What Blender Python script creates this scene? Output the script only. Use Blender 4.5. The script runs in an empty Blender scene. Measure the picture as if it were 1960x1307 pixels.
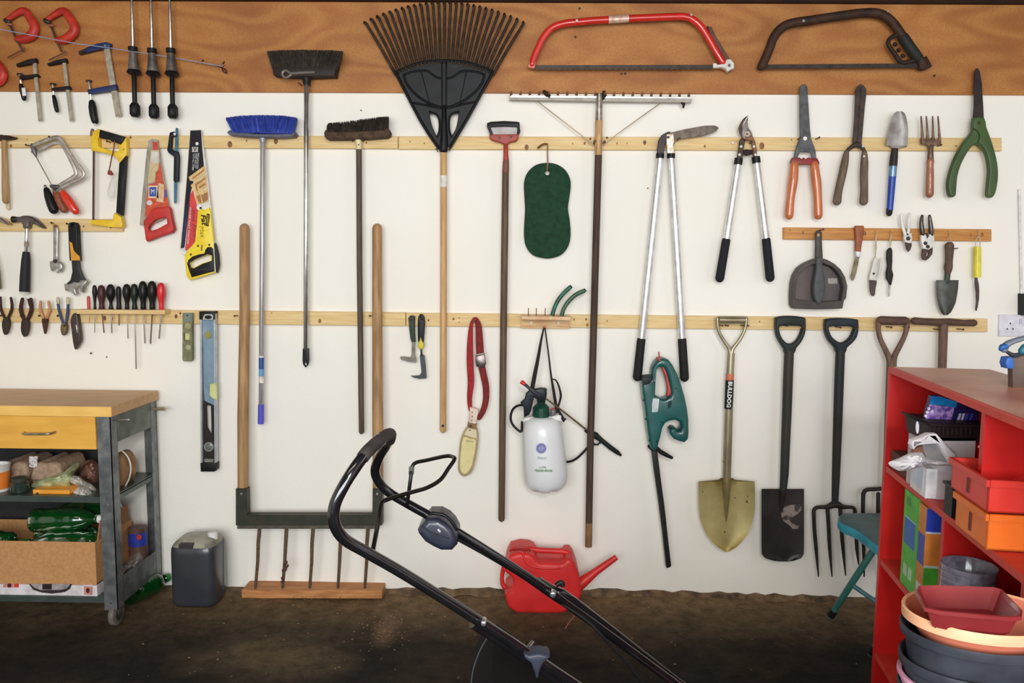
import bpy, math, random
from mathutils import Vector, Matrix
from mathutils.geometry import tessellate_polygon
random.seed(7)
C = bpy.context.scene.collection
# ---------------------------------------------------------------- camera
FPX = 1524.0; CD = 3.3; CH = 1.404
RC = Matrix.Rotation(math.radians(1.1), 3, 'Z') @ Matrix.Rotation(math.radians(90-5.6), 3, 'X') @ Matrix.Rotation(math.radians(.5), 3, 'Z')
CAM = Vector((0, -CD, CH))
cd = bpy.data.cameras.new('camera'); cam = bpy.data.objects.new('camera', cd); C.objects.link(cam)
cam.matrix_world = Matrix.Translation(CAM) @ RC.to_4x4()
cd.sensor_width = 36; cd.lens = FPX/1960*36; cd.clip_start = .02
bpy.context.scene.camera = cam
# ---------------------------------------------------------------- light
vs = bpy.context.scene.view_settings
vs.view_transform = 'Standard'; vs.look = 'None'; vs.gamma = 1; vs.use_curve_mapping = False
vs.exposure = 0.0
w = bpy.data.worlds.new('world'); bpy.context.scene.world = w; w.use_nodes = True
w.node_tree.nodes['Background'].inputs[0].default_value = (.82, .9, 1, 1)
w.node_tree.nodes['Background'].inputs[1].default_value = .55
def area(name, loc, target, sx, sy, power, col):
    l = bpy.data.lights.new(name, 'AREA'); l.shape = 'RECTANGLE'; l.size = sx; l.size_y = sy; l.energy = power; l.color = col
    o = bpy.data.objects.new(name, l); C.objects.link(o); o.location = loc
    o.rotation_euler = (Vector(target)-Vector(loc)).to_track_quat('-Z', 'Y').to_euler(); return o
area('ceiling_tube_light', (-.9, -3.0, 2.66), (-.5, 0, .9), 1.5, .3, 12, (1, .88, .72))
area('open_door_daylight', (-.2, -5.3, 1.55), (0, 0, .6), 3.6, 1.3, 178, (.93, .955, .96))
area('door_head_daylight', (.28, -4.6, 2.3), (.3, 0, .9), .5, .25, 38, (1, .985, .96))
area('side_window_daylight', (2.1, -2.5, 1.75), (1.3, 0, 1.0), .6, .8, 5, (.7, .76, 1))
# ---------------------------------------------------------------- pixel helpers
def ray(px, py):
    return RC @ Vector(((px-980)/FPX, -(py-653.5)/FPX, -1))
def W(px, py, d=0.0):                      # point on the plane d metres in front of the wall
    r = ray(px, py); return CAM + r*((CD-d)/r.y)
def PZ(px, py, z=0.0):                     # point on the horizontal plane at height z
    r = ray(px, py); return CAM + r*((z-CH)/r.z)
def S(d): return (CD-d)/FPX*1.003
# ---------------------------------------------------------------- materials
MC = {}
def lin(c):
    o = []
    for v in c:
        v /= 255; o.append(v/12.92 if v <= .04045 else ((v+.055)/1.055)**2.4)
    return (*o, 1)
def M(c, r=.6, me=0, c2=None, sc=30, st=(1, 1, 1), bump=0, lo=.35, hi=.65, alpha=1, trans=0, det=4, coat=0):
    key = (c, r, me, c2, sc, st, bump, lo, hi, alpha, trans, det, coat)
    if key in MC: return MC[key]
    m = bpy.data.materials.new('mat_%d' % len(MC)); m.use_nodes = True; MC[key] = m
    nt = m.node_tree; b = nt.nodes['Principled BSDF']
    b.inputs['Base Color'].default_value = lin(c); b.inputs['Roughness'].default_value = r; b.inputs['Metallic'].default_value = me
    b.inputs['Alpha'].default_value = alpha; b.inputs['Transmission Weight'].default_value = trans; b.inputs['Coat Weight'].default_value = coat
    if me == 0 and coat == 0: b.inputs['Specular IOR Level'].default_value = .5 if max(c) > 90 else .22
    if c2 is None: c2 = tuple(max(0, int(v*.88)) for v in c)
    g = nt.nodes.new('ShaderNodeNewGeometry'); mp = nt.nodes.new('ShaderNodeMapping'); mp.inputs['Scale'].default_value = st
    n = nt.nodes.new('ShaderNodeTexNoise'); n.inputs['Scale'].default_value = sc; n.inputs['Detail'].default_value = det
    rp = nt.nodes.new('ShaderNodeValToRGB'); e = rp.color_ramp.elements
    e[0].position = lo; e[0].color = lin(c); e[1].position = hi; e[1].color = lin(c2)
    L = nt.links.new
    L(g.outputs['Position'], mp.inputs[0]); L(mp.outputs[0], n.inputs[0]); L(n.outputs[0], rp.inputs[0]); L(rp.outputs[0], b.inputs['Base Color'])
    if bump:
        bm = nt.nodes.new('ShaderNodeBump'); bm.inputs['Strength'].default_value = bump; bm.inputs['Distance'].default_value = .002
        L(n.outputs[0], bm.inputs['Height']); L(bm.outputs[0], b.inputs['Normal'])
    return m
# ---------------------------------------------------------------- mesh building
class MB:
    def __init__(s): s.v = []; s.f = []
    def add(s, v, f):
        o = len(s.v); s.v += [Vector(p) for p in v]; s.f += [tuple(i+o for i in q) for q in f]; return s
    def build(s, name, mat, parent=None, smooth=True, ang=38, label=None, cat=None, group=None, kind=None, origin=None):
        org = Vector((0, 0, 0))
        if parent is not None:
            q = parent
            while q is not None: org += q.location; q = q.parent
        me = bpy.data.meshes.new(name)
        loc = Vector((0, 0, 0))
        if parent is None:
            if origin is None:
                lo = [min(p[i] for p in s.v) for i in range(3)]; hi = [max(p[i] for p in s.v) for i in range(3)]
                origin = Vector(((lo[0]+hi[0])/2, (lo[1]+hi[1])/2, lo[2]))
            loc = origin; org = origin
        me.from_pydata([p-org for p in s.v], [], s.f)
        me.materials.append(mat)
        if smooth:
            for p in me.polygons: p.use_smooth = True
            me.set_sharp_from_angle(angle=math.radians(ang))
        me.update()
        o = bpy.data.objects.new(name, me); C.objects.link(o); o.location = loc
        if parent is not None: o.parent = parent
        if label: o['label'] = label
        if cat: o['category'] = cat
        if group: o['group'] = group
        if kind: o['kind'] = kind
        return o
    # prism from a world (x,z) outline between depths d0<d1 (distance from wall), front rim bevelled
    def prism(s, loops, d0, d1, bev=.0008, steps=1, back=True):
        def area2(p): return sum(p[i][0]*p[(i+1) % len(p)][1]-p[(i+1) % len(p)][0]*p[i][1] for i in range(len(p)))
        L = []
        for k, p in enumerate(loops):
            p = [Vector(q) for q in p]
            if (area2(p) > 0) != (k == 0): p.reverse()
            L.append(p)
        def inset(p, a):
            out = []
            n = len(p)
            for i in range(n):
                e1 = (p[i]-p[i-1]); e2 = (p[(i+1) % n]-p[i])
                e1 = e1.normalized() if e1.length > 1e-9 else Vector((1, 0)); e2 = e2.normalized() if e2.length > 1e-9 else e1
                nn = Vector((-e1.y, e1.x))+Vector((-e2.y, e2.x)); l = nn.length
                nn = nn/l if l > .05 else Vector((-e1.y, e1.x))
                k = 1/max(.6, (nn.dot(Vector((-e1.y, e1.x)))))
                out.append(p[i]+nn*a*k)
            return out
        rings = [(0, d0)]
        th = d1-d0; bz = min(bev, th*.95)
        for i in range(steps+1):
            t = i/steps*math.pi/2
            rings.append((bev*(1-math.cos(t)), d1-bz+bz*math.sin(t)))
        V = []; idx = []
        for (a, d) in rings:
            row = []
            for p in L:
                q = inset(p, a) if a > 0 else p
                row.append((len(V), len(q))); V += [(c.x, -d, c.y) for c in q]
            idx.append(row)
        F = []
        for r in range(len(rings)-1):
            for (a, n), (b, _) in zip(idx[r], idx[r+1]):
                for i in range(n):
                    j = (i+1) % n; F.append((a+i, a+j, b+j, b+i))
        last = [[Vector((V[a+i][0], V[a+i][2], 0)) for i in range(n)] for (a, n) in idx[-1]]
        T = tessellate_polygon(last); base = idx[-1][0][0]
        for t in T:
            a, b, c = [Vector((V[base+i][0], V[base+i][2])) for i in t]
            F.append(tuple(base+i for i in (t if (b-a).cross(c-a) > 0 else (t[0], t[2], t[1]))))
        if back:
            base = 0
            for t in T:
                a, b, c = [Vector((V[base+i][0], V[base+i][2])) for i in t]
                F.append(tuple(base+i for i in (t if (b-a).cross(c-a) < 0 else (t[0], t[2], t[1]))))
        return s.add(V, F)
    def plate(s, pts, d0, d1, holes=(), bev=.0008, steps=1, sm=0, hsm=None):
        hsm = sm if hsm is None else hsm
        dm = (d0+d1)/2
        def cv(p, k):
            if k: p = cr(p, k, True)
            return [(W(x, y, dm).x, W(x, y, dm).z) for x, y in p]
        return s.prism([cv(pts, sm)]+[cv(h, hsm) for h in holes], d0, d1, bev, steps)
    def tubew(s, P, R, seg=10, rnd=True, ratio=1, closed=False):
        P = [Vector(p) for p in P]; n = len(P)
        if not hasattr(R, '__len__'): R = [R]*n
        tan = []
        for i in range(n):
            a = P[i-1] if (i or closed) else P[i]; b = P[(i+1) % n] if (i < n-1 or closed) else P[i]
            t = b-a; tan.append(t.normalized() if t.length > 1e-9 else Vector((0, 0, 1)))
        fixed = all(abs(t.y) < .8 for t in tan)
        fr = []
        if fixed:
            for t in tan:
                b = Vector((0, -1, 0)); nn = t.cross(b).normalized(); fr.append((nn, nn.cross(t).normalized()))
        else:
            t0 = tan[0]; nn = t0.cross(Vector((0, 0, 1)) if abs(t0.z) < .9 else Vector((1, 0, 0))).normalized()
            for t in tan:
                nn = (nn-t*nn.dot(t)).normalized(); fr.append((nn, t.cross(nn)))
        st = [(P[i], R[i], fr[i]) for i in range(n)]
        if rnd and not closed:
            r0, r1 = R[0], R[-1]
            pre = [(P[0]-tan[0]*r0*.85, r0*.35, fr[0]), (P[0]-tan[0]*r0*.5, r0*.8, fr[0])]
            post = [(P[-1]+tan[-1]*r1*.5, r1*.8, fr[-1]), (P[-1]+tan[-1]*r1*.85, r1*.35, fr[-1])]
            st = pre+st+post
        V = []; F = []
        for (p, r, (a, b)) in st:
            for k in range(seg):
                t = 2*math.pi*k/seg; V.append(p+a*math.cos(t)*r+b*math.sin(t)*r*ratio)
        m = len(st)
        for i in range(m if closed else m-1):
            i2 = (i+1) % m
            for k in range(seg):
                k2 = (k+1) % seg; F.append((i*seg+k, i*seg+k2, i2*seg+k2, i2*seg+k))
        if not closed:
            F.append(tuple(range(seg-1, -1, -1))); F.append(tuple((m-1)*seg+k for k in range(seg)))
        return s.add(V, F)
    def tube(s, pts, r, d=.03, sm=0, seg=10, rnd=True, ratio=1, closed=False):
        P = [(p[0], p[1], p[2] if len(p) > 2 else d) for p in pts]
        R = list(r) if hasattr(r, '__len__') else [r]*len(P)
        if sm:
            Q = cr([(*p, q) for p, q in zip(P, R)], sm, closed); P = [q[:3] for q in Q]; R = [q[3] for q in Q]
        return s.tubew([W(*p) for p in P], [q*S(p[2]) for p, q in zip(P, R)], seg, rnd, ratio, closed)
    def box8(s, c):                         # 8 corners: bottom 4 ccw, top 4 ccw
        return s.add(c, [(3, 2, 1, 0), (4, 5, 6, 7), (0, 1, 5, 4), (1, 2, 6, 5), (2, 3, 7, 6), (3, 0, 4, 7)])
    def box(s, x0, x1, y0, y1, z0, z1):
        return s.box8([(x0, y0, z0), (x1, y0, z0), (x1, y1, z0), (x0, y1, z0), (x0, y0, z1), (x1, y0, z1), (x1, y1, z1), (x0, y1, z1)])
    def pbox(s, x0, y0, x1, y1, d0, d1, bev=.0012):
        return s.plate([(x0, y0), (x1, y0), (x1, y1), (x0, y1)], d0, d1, bev=bev)
    def loft(s, rings, seg=20, cap=True, f=None):    # rings: (cx,cy,cz,rx,ry,exp)
        V = []; F = []
        for (cx, cy, cz, rx, ry, e) in rings:
            for k in range(seg):
                t = 2*math.pi*(k+.5)/seg; c, q = math.cos(t), math.sin(t)
                v = Vector((cx+rx*math.copysign(abs(c)**(2/e), c), cy+ry*math.copysign(abs(q)**(2/e), q), cz))
                V.append(f(v) if f else v)
        m = len(rings)
        for i in range(m-1):
            for k in range(seg):
                k2 = (k+1) % seg; F.append((i*seg+k, i*seg+k2, (i+1)*seg+k2, (i+1)*seg+k))
        if cap: F.append(tuple(range(seg-1, -1, -1))); F.append(tuple((m-1)*seg+k for k in range(seg)))
        return s.add(V, F)
    def blade(s, rows, d, bow, t=.0025, n=8, slope=0, full=None):   # sheet metal: rows of (py, xl, xr); dished by bow
        V = []; F = []; m = len(rows)
        for side in (0, 1):
            for k, (py, a, b) in enumerate(rows):
                for i in range(n+1):
                    u = i/n; uu = u if full is None else (a+(b-a)*u-full[0])/(full[1]-full[0]); dd = d+slope*k/(m-1)+bow*(1-(2*uu-1)**2)+side*t
                    V.append(W(a+(b-a)*u, py, dd))
        N = n+1; B = m*N
        for k in range(m-1):
            for i in range(n):
                q = (k*N+i, k*N+i+1, (k+1)*N+i+1, (k+1)*N+i)
                F.append(q); F.append(tuple(B+j for j in reversed(q)))
        rim = [i for i in range(n+1)]+[k*N+n for k in range(1, m)]+[(m-1)*N+i for i in range(n-1, -1, -1)]+[k*N for k in range(m-2, 0, -1)]
        for i in range(len(rim)):
            a, b = rim[i], rim[(i+1) % len(rim)]; F.append((b, a, B+a, B+b))
        return s.add(V, F)
def cr(p, n, closed):
    N = len(p); out = []
    for i in range(N if closed else N-1):
        g = (lambda k: p[k % N]) if closed else (lambda k: p[min(max(k, 0), N-1)])
        a, b, c, e = g(i-1), g(i), g(i+1), g(i+2)
        for j in range(n):
            t = j/n
            out.append(tuple(.5*(2*B+(-A+Cc)*t+(2*A-5*B+4*Cc-E)*t*t+(-A+3*B-3*Cc+E)*t**3) for A, B, Cc, E in zip(a, b, c, e)))
    if not closed: out.append(tuple(p[-1]))
    return out
def thing(name, label, cat, px, py=None, d=.03, group=None):
    o = bpy.data.objects.new(name, None); C.objects.link(o); o.empty_display_size = .05
    o.location = px if py is None else W(px, py, d); o['label'] = label; o['category'] = cat
    if group: o['group'] = group
    return o
def pl(par, name, mat, pts, d0, d1, **k):
    kw = {q: k.pop(q) for q in ('holes', 'bev', 'steps', 'sm', 'hsm') if q in k}
    return MB().plate(pts, d0, d1, **kw).build(name, mat, par, **k)
def tb(par, name, mat, pts, r, **k):
    kw = {q: k.pop(q) for q in ('d', 'sm', 'seg', 'rnd', 'ratio', 'closed') if q in k}
    return MB().tube(pts, r, **kw).build(name, mat, par, **k)
def ell(cx, cy, rx, ry=None, n=14):
    ry = ry or rx; return [(cx+rx*math.cos(2*math.pi*i/n), cy+ry*math.sin(2*math.pi*i/n)) for i in range(n)]
def rc(x0, y0, x1, y1): return [(x0, y0), (x1, y0), (x1, y1), (x0, y1)]
def disc(par, name, mat, x, y, r, d0, d1, **k): return pl(par, name, mat, ell(x, y, r), d0, d1, **k)
def text(par, name, st, x, y, h, d, mat, ang=0, sq=1, wid=None, shear=0, bold=0):
    cu = bpy.data.curves.new('t', 'FONT'); cu.body = st; cu.size = 1; cu.align_x = 'CENTER'; cu.align_y = 'CENTER'
    cu.extrude = .02; cu.offset = bold; cu.shear = shear; cu.resolution_u = 2
    o = bpy.data.objects.new('t', cu); me = bpy.data.meshes.new_from_object(o)
    bpy.data.objects.remove(o)
    w_ = max(v.co.x for v in me.vertices)-min(v.co.x for v in me.vertices); s_ = h*S(d)*1.35; sx = s_*sq
    if wid: sx = wid*S(d)/w_
    a = math.radians(ang); ca, sa = math.cos(a), math.sin(a); P = W(x, y, d); V = []
    for v in me.vertices:
        X, Z = v.co.x*sx, v.co.y*s_
        V.append(P+Vector((X*ca-Z*sa, -v.co.z*.02-.0003, X*sa+Z*ca)))
    F = [tuple(p.vertices) for p in me.polygons]; bpy.data.meshes.remove(me)
    return MB().add(V, F).build(name, mat, par, smooth=False)
def bristles(par, mat, base, tip, d0, d1, n, name='bristles', r=.0011, jit=3, spread=.012, core=True, kind=None, dt=0):
    # base=((x0,y0),(x1,y1)) px line; tip=list of points of the tip line
    mb = MB(); rr = random.Random(n)
    def on(line, u):
        k = u*(len(line)-1); i = min(int(k), len(line)-2); t = k-i
        return [line[i][j]*(1-t)+line[i+1][j]*t for j in (0, 1)]
    for i in range(n):
        u = rr.random(); v = rr.random(); b = on(base, u); t = on(tip, u)
        D = d0+(d1-d0)*v; D2 = D+(v-.5)*2*spread+dt
        t = (t[0]+rr.uniform(-1, 1)*1.5, t[1]+rr.uniform(-.5, 1)*jit)
        A = W(b[0], b[1], D); B = W(t[0], t[1], max(.004, D2))
        V = [A+Vector((-r, 0, 0)), A+Vector((r*.6, -r, 0)), A+Vector((r*.6, r, 0)), B+Vector((-r*.7, 0, 0)), B+Vector((r*.5, -r*.7, 0)), B+Vector((r*.5, r*.7, 0))]
        mb.add(V, [(0, 1, 4, 3), (1, 2, 5, 4), (2, 0, 3, 5), (3, 4, 5)])
    if core:
        k = .82
        up = [[b*(1-k)+t*k for b, t in zip(on(base, q), on(tip, q))] for q in (0.01, .25, .5, .75, .99)]
        mb.plate([tuple(base[-1]), tuple(base[0])]+[tuple(p) for p in up], d0+.003+dt*.3, d1-.003+dt*.3)
    return mb.build(name, mat, par, smooth=False, kind='stuff')
# palette
BLK = M((26, 25, 27), .45); RUB = M((32, 32, 38), .7); DKM = M((58, 54, 50), .5, .3, (38, 33, 30), 60)
STL = M((190, 188, 184), .28, .9, (150, 145, 138), 40); ALU = M((225, 225, 225), .3, .75, (200, 200, 200), 20)
RST = M((92, 62, 44), .7, .3, (60, 44, 36), 90, bump=.2); WHT = M((235, 233, 230), .5); SCW = M((200, 195, 185), .35, .8)
RED = M((200, 30, 32), .4, 0, (175, 25, 28), 40); YEL = M((238, 205, 30), .42); BLU = M((30, 70, 170), .4)
# ================================================================ the room
def mat_wall():
    m = M((240, 237, 229), .75, 0, (235, 231, 220), 1.6, (1, 1, 1), 0, .3, .75)
    nt = m.node_tree; b = nt.nodes['Principled BSDF']; L = nt.links.new
    g = nt.nodes.new('ShaderNodeNewGeometry'); n = nt.nodes.new('ShaderNodeTexNoise'); n.inputs['Scale'].default_value = 55; n.inputs['Detail'].default_value = 5
    n2 = nt.nodes.new('ShaderNodeTexNoise'); n2.inputs['Scale'].default_value = 5
    ad = nt.nodes.new('ShaderNodeMath'); ad.operation = 'MULTIPLY_ADD'; ad.inputs[1].default_value = 3
    bm = nt.nodes.new('ShaderNodeBump'); bm.inputs['Strength'].default_value = .25; bm.inputs['Distance'].default_value = .003
    L(g.outputs[0], n.inputs[0]); L(g.outputs[0], n2.inputs[0]); L(n2.outputs[0], ad.inputs[0]); L(n.outputs[0], ad.inputs[2]); L(ad.outputs[0], bm.inputs['Height']); L(bm.outputs[0], b.inputs['Normal'])
    return m
def mat_floor():
    m = M((48, 40, 30), .85, 0, (27, 23, 19), 2.2, (1, 1.6, 1), 0, .36, .6, det=6)
    nt = m.node_tree; b = nt.nodes['Principled BSDF']; L = nt.links.new
    g = nt.nodes.new('ShaderNodeNewGeometry'); base = b.inputs['Base Color'].links[0].from_socket
    # pale dusty strip along the wall foot, one pale patch and a few light scuffs
    sp = nt.nodes.new('ShaderNodeSeparateXYZ'); L(g.outputs[0], sp.inputs[0])
    nz = nt.nodes.new('ShaderNodeTexNoise'); nz.inputs['Scale'].default_value = 5; nz.inputs['Detail'].default_value = 6; L(g.outputs[0], nz.inputs[0])
    a = nt.nodes.new('ShaderNodeMath'); a.operation = 'MULTIPLY_ADD'; a.inputs[1].default_value = .22; L(nz.outputs[0], a.inputs[0]); L(sp.outputs[1], a.inputs[2])
    r = nt.nodes.new('ShaderNodeMapRange'); r.inputs[1].default_value = -.36; r.inputs[2].default_value = .04; r.inputs[3].default_value = 0; r.inputs[4].default_value = .95; L(a.outputs[0], r.inputs[0])
    mx = nt.nodes.new('ShaderNodeMixRGB'); mx.inputs[2].default_value = lin((112, 92, 66)); L(r.outputs[0], mx.inputs[0]); L(base, mx.inputs[1])
    def patch(src, x, y, sx, sy, col, amt):
        mp = nt.nodes.new('ShaderNodeMapping'); mp.vector_type = 'POINT'; mp.inputs['Location'].default_value = (-x/sx, -y/sy, 0); mp.inputs['Scale'].default_value = (1/sx, 1/sy, 0)
        L(g.outputs[0], mp.inputs[0]); q = nt.nodes.new('ShaderNodeVectorMath'); q.operation = 'LENGTH'; L(mp.outputs[0], q.inputs[0])
        k = nt.nodes.new('ShaderNodeMath'); k.operation = 'MULTIPLY_ADD'; k.inputs[1].default_value = .9; L(nz.outputs[0], k.inputs[0]); L(q.outputs['Value'], k.inputs[2])
        u = nt.nodes.new('ShaderNodeMapRange'); u.inputs[1].default_value = .75; u.inputs[2].default_value = 1.5; u.inputs[3].default_value = amt; u.inputs[4].default_value = 0; L(k.outputs[0], u.inputs[0])
        o = nt.nodes.new('ShaderNodeMixRGB'); o.inputs[2].default_value = lin(col); L(u.outputs[0], o.inputs[0]); L(src, o.inputs[1]); return o.outputs[0]
    o = patch(mx.outputs[0], PZ(520, 1250).x, PZ(520, 1250).y, .38, .2, (92, 78, 58), .75)
    o = patch(o, PZ(740, 1200).x, PZ(740, 1200).y, .06, .2, (120, 96, 76), .55)
    o = patch(o, PZ(1700, 1150).x, PZ(1700, 1150).y, .9, .1, (96, 76, 56), .5)
    f1 = nt.nodes.new('ShaderNodeTexNoise'); f1.inputs['Scale'].default_value = 16; f1.inputs['Detail'].default_value = 9; f1.inputs['Roughness'].default_value = .75; L(g.outputs[0], f1.inputs[0])
    f2 = nt.nodes.new('ShaderNodeMapRange'); f2.inputs[1].default_value = .33; f2.inputs[2].default_value = .68; f2.inputs[3].default_value = .5; f2.inputs[4].default_value = 1.6; L(f1.outputs[0], f2.inputs[0])
    hv = nt.nodes.new('ShaderNodeHueSaturation'); L(f2.outputs[0], hv.inputs['Value']); L(o, hv.inputs['Color']); o = hv.outputs[0]
    L(o, b.inputs['Base Color'])
    n = nt.nodes.new('ShaderNodeTexNoise'); n.inputs['Scale'].default_value = 60; n.inputs['Detail'].default_value = 6; L(g.outputs[0], n.inputs[0])
    bm = nt.nodes.new('ShaderNodeBump'); bm.inputs['Strength'].default_value = .5; bm.inputs['Distance'].default_value = .004; L(n.outputs[0], bm.inputs['Height']); L(bm.outputs[0], b.inputs['Normal'])
    return m
def mat_ply():
    m = M((176, 114, 52), .62, 0, (148, 88, 38), 3, (1, 1, 2.2), 0, .3, .7, det=5)
    nt = m.node_tree; b = nt.nodes['Principled BSDF']; L = nt.links.new
    g = nt.nodes.new('ShaderNodeNewGeometry'); base = b.inputs['Base Color'].links[0].from_socket
    mp = nt.nodes.new('ShaderNodeMapping'); mp.inputs['Rotation'].default_value = (0, -.35, 0); mp.inputs['Scale'].default_value = (.9, 1, 2.6); L(g.outputs[0], mp.inputs[0])
    wv = nt.nodes.new('ShaderNodeTexNoise'); wv.inputs['Scale'].default_value = 1.6; wv.inputs['Detail'].default_value = 1.2; L(mp.outputs[0], wv.inputs[0])
    k = nt.nodes.new('ShaderNodeMath'); k.operation = 'MULTIPLY'; k.inputs[1].default_value = 60; L(wv.outputs[0], k.inputs[0])
    s = nt.nodes.new('ShaderNodeMath'); s.operation = 'SINE'; L(k.outputs[0], s.inputs[0])
    r = nt.nodes.new('ShaderNodeMapRange'); r.inputs[1].default_value = -1; r.inputs[2].default_value = 1; r.inputs[3].default_value = 0; r.inputs[4].default_value = .42; L(s.outputs[0], r.inputs[0])
    mx = nt.nodes.new('ShaderNodeMixRGB'); mx.inputs[2].default_value = lin((196, 140, 72)); L(r.outputs[0], mx.inputs[0]); L(base, mx.inputs[1])
    f = nt.nodes.new('ShaderNodeTexNoise'); f.inputs['Scale'].default_value = 130; f.inputs['Detail'].default_value = 3; L(g.outputs[0], f.inputs[0])
    fr = nt.nodes.new('ShaderNodeMapRange'); fr.inputs[1].default_value = .35; fr.inputs[2].default_value = .65; fr.inputs[3].default_value = 0; fr.inputs[4].default_value = .3; L(f.outputs[0], fr.inputs[0])
    m2 = nt.nodes.new('ShaderNodeMixRGB'); m2.inputs[2].default_value = lin((120, 68, 36)); L(fr.outputs[0], m2.inputs[0]); L(mx.outputs[0], m2.inputs[1])
    L(m2.outputs[0], b.inputs['Base Color']); return m
WALLM = mat_wall()
def struct(mb, name, m, par=None, label=None):
    return mb.build(name, m, par, smooth=False, kind=None if par else 'structure', label=label)
XL, XR, YB = -3.3, 2.6, -6.5
struct(MB().box(XL, XR, 0, .15, 0, 2.75), 'wall_back', WALLM)
struct(MB().box(XL-.15, XL, YB, .15, 0, 2.75), 'wall_left', WALLM)
struct(MB().box(XR, XR+.15, YB, .15, 0, 2.75), 'wall_right', WALLM)
struct(MB().box(XL-.15, XR+.15, YB, .15, 2.75, 2.85), 'ceiling', M((92, 66, 46), .8, 0, (70, 50, 36), 4))
# floor with a gently broken edge where it meets the wall
fl = MB(); V = []; nx, ny = 60, 40
for j in range(ny+1):
    for i in range(nx+1):
        x = XL+(XR-XL)*i/nx; y = YB+(0-YB)*(j/ny)**.6
        V.append((x, y, (.006*math.sin(x*3.1+y*2)+.004*math.sin(x*9.7+1)*math.cos(y*5)-.008)*(1 if y > -2.5 else .5)))
o_ = [(j*(nx+1)+i, j*(nx+1)+i+1, (j+1)*(nx+1)+i+1, (j+1)*(nx+1)+i) for j in range(ny) for i in range(nx)]
fl.add(V, o_); n0 = len(fl.v); fl.add([(XL, YB, -.1), (XR, YB, -.1), (XR, 0, -.1), (XL, 0, -.1)], [(3, 2, 1, 0)])
fl.build('floor', mat_floor(), smooth=True, kind='structure')
# ragged cement fillet at the foot of the wall
FM = M((122, 98, 72), .9, 0, (70, 56, 42), 25, bump=.5)
V = []; F = []; N = 150
for i in range(N+1):
    x = XL+(XR-XL)*i/N; a = random.uniform(.004, .016)+.008*math.sin(x*2.2+1); b = random.uniform(.012, .04)
    V += [(x, -.0005, -.02), (x, -b, -.012), (x, -b*.55, a*.45), (x, -.0005, max(.002, a))]
    if i: k = 4*i; F += [(k-4+q, k+q, k+q+1, k-3+q) for q in range(3)]
MB().add(V, F).build('baseboard_back', FM, kind='structure')
# grit and leaf crumbs lying on the floor
mb = MB(); rr = random.Random(3)
for k in range(420):
    if k < 200: p = PZ(rr.uniform(330, 1680), rr.uniform(1136, 1165))
    elif k < 320: p = PZ(rr.gauss(745, 26), rr.gauss(1205, 22))
    else: p = PZ(rr.uniform(220, 1660), rr.uniform(1165, 1300))
    r = rr.uniform(.001, .0035); a = rr.uniform(0, 6.28)
    if p.y > -.012: continue
    mb.add([(p.x+r*math.cos(a+q*1.57)*(1+(q % 2)), p.y+r*math.sin(a+q*1.57)*(1+(q % 2)), .003) for q in range(4)]+[(p.x, p.y, .003+r*.9)], [(0, 1, 4), (1, 2, 4), (2, 3, 4), (3, 0, 4), (3, 2, 1, 0)])
mb.build('floor_grit', M((150, 122, 92), .9, 0, (84, 66, 48), 300, lo=.4, hi=.6), bpy.data.objects['floor'], smooth=False, kind='stuff')
# plywood panel above, with the dark timber beam over it
pw = struct(MB().add(*(lambda a: (a.v, a.f))(MB().plate([(-420, 173.5), (2420, 184), (2420, -160), (-420, -160)], .0005, .014, bev=.001))), 'trim_1', mat_ply(), label='brown varnished plywood panel along the top of the white wall')
beam = struct(MB().plate([(-420, -2), (2420, 10), (2420, -160), (-420, -160)], .015, .034, bev=.003), 'trim_2', M((46, 24, 13), .7, 0, (30, 16, 10), 12, (1, 1, 8)), label='dark brown timber beam above the plywood')
# battens
PINE = M((226, 200, 146), .6, 0, (208, 172, 112), 9, (1, 1, 14), 0, .3, .75); KN = M((150, 100, 50), .6, 0, (110, 66, 30), 60); OAKB = M((202, 144, 72), .55, 0, (170, 108, 48), 9, (1, 1, 12), 0, .3, .7)
NAIL = M((70, 48, 34), .5, .6)
BT = []
def batten(name, y0, y1, h, x0, x1, mat, knots, label):
    g = lambda x: y0+(y1-y0)*(x-0)/1900
    o = struct(MB().plate([(x0, g(x0)), (x1, g(x1)), (x1, g(x1)+h), (x0, g(x0)+h)], .0005, .02, bev=.002), name, mat, label=label)
    for x, dy, r in knots: pl(o, 'knot', KN, ell(x, g(x)+dy, r, r*1.4), .0195, .0203, bev=.0001)
    BT.append((x0, x1, g, h, o)); return o
batten('trim_3', 259, 264.5, 24, -400, 762.3, PINE, [(21, 20, 2.2), (440, 16, 4.5), (528, 10, 4), (472, 9, 1.5), (250, 3, 2), (701, 12, 1.5), (590, 18, 1.2), (52, 8, 1)], 'upper pine batten, left length, carrying brooms and saws')
batten('trim_4', 259, 264.5, 25, 763.5, 1915, PINE, [(1008, 20, 4), (1234, 10, 3.2), (1458, 16, 5), (1349, 17, 2), (1119, 12, 2), (1181, 12, 1.5), (1200, 12, 1.2), (1096, 13, 1.2), (812, 13, 1.2), (785, 10, 1.2), (1515, 4, 1.2), (1830, 15, 1.6)], 'upper pine batten, right length, carrying shears and loppers')
batten('trim_5', 418.5, 425, 24, -400, 236, PINE, [(160, 14, 1.5), (212, 16, 1.6)], 'short pine batten carrying the hammers and wrenches')
batten('trim_6', 590, 609, 26, -400, 776.8, PINE, [(612, 18, 3), (353, 10, 3), (337, 12, 3), (520, 4, 1), (200, 17, 3.2), (214, 18, 2.4), (345, 6, 2)], 'long lower pine batten, left length, with the screwdriver rack')
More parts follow.
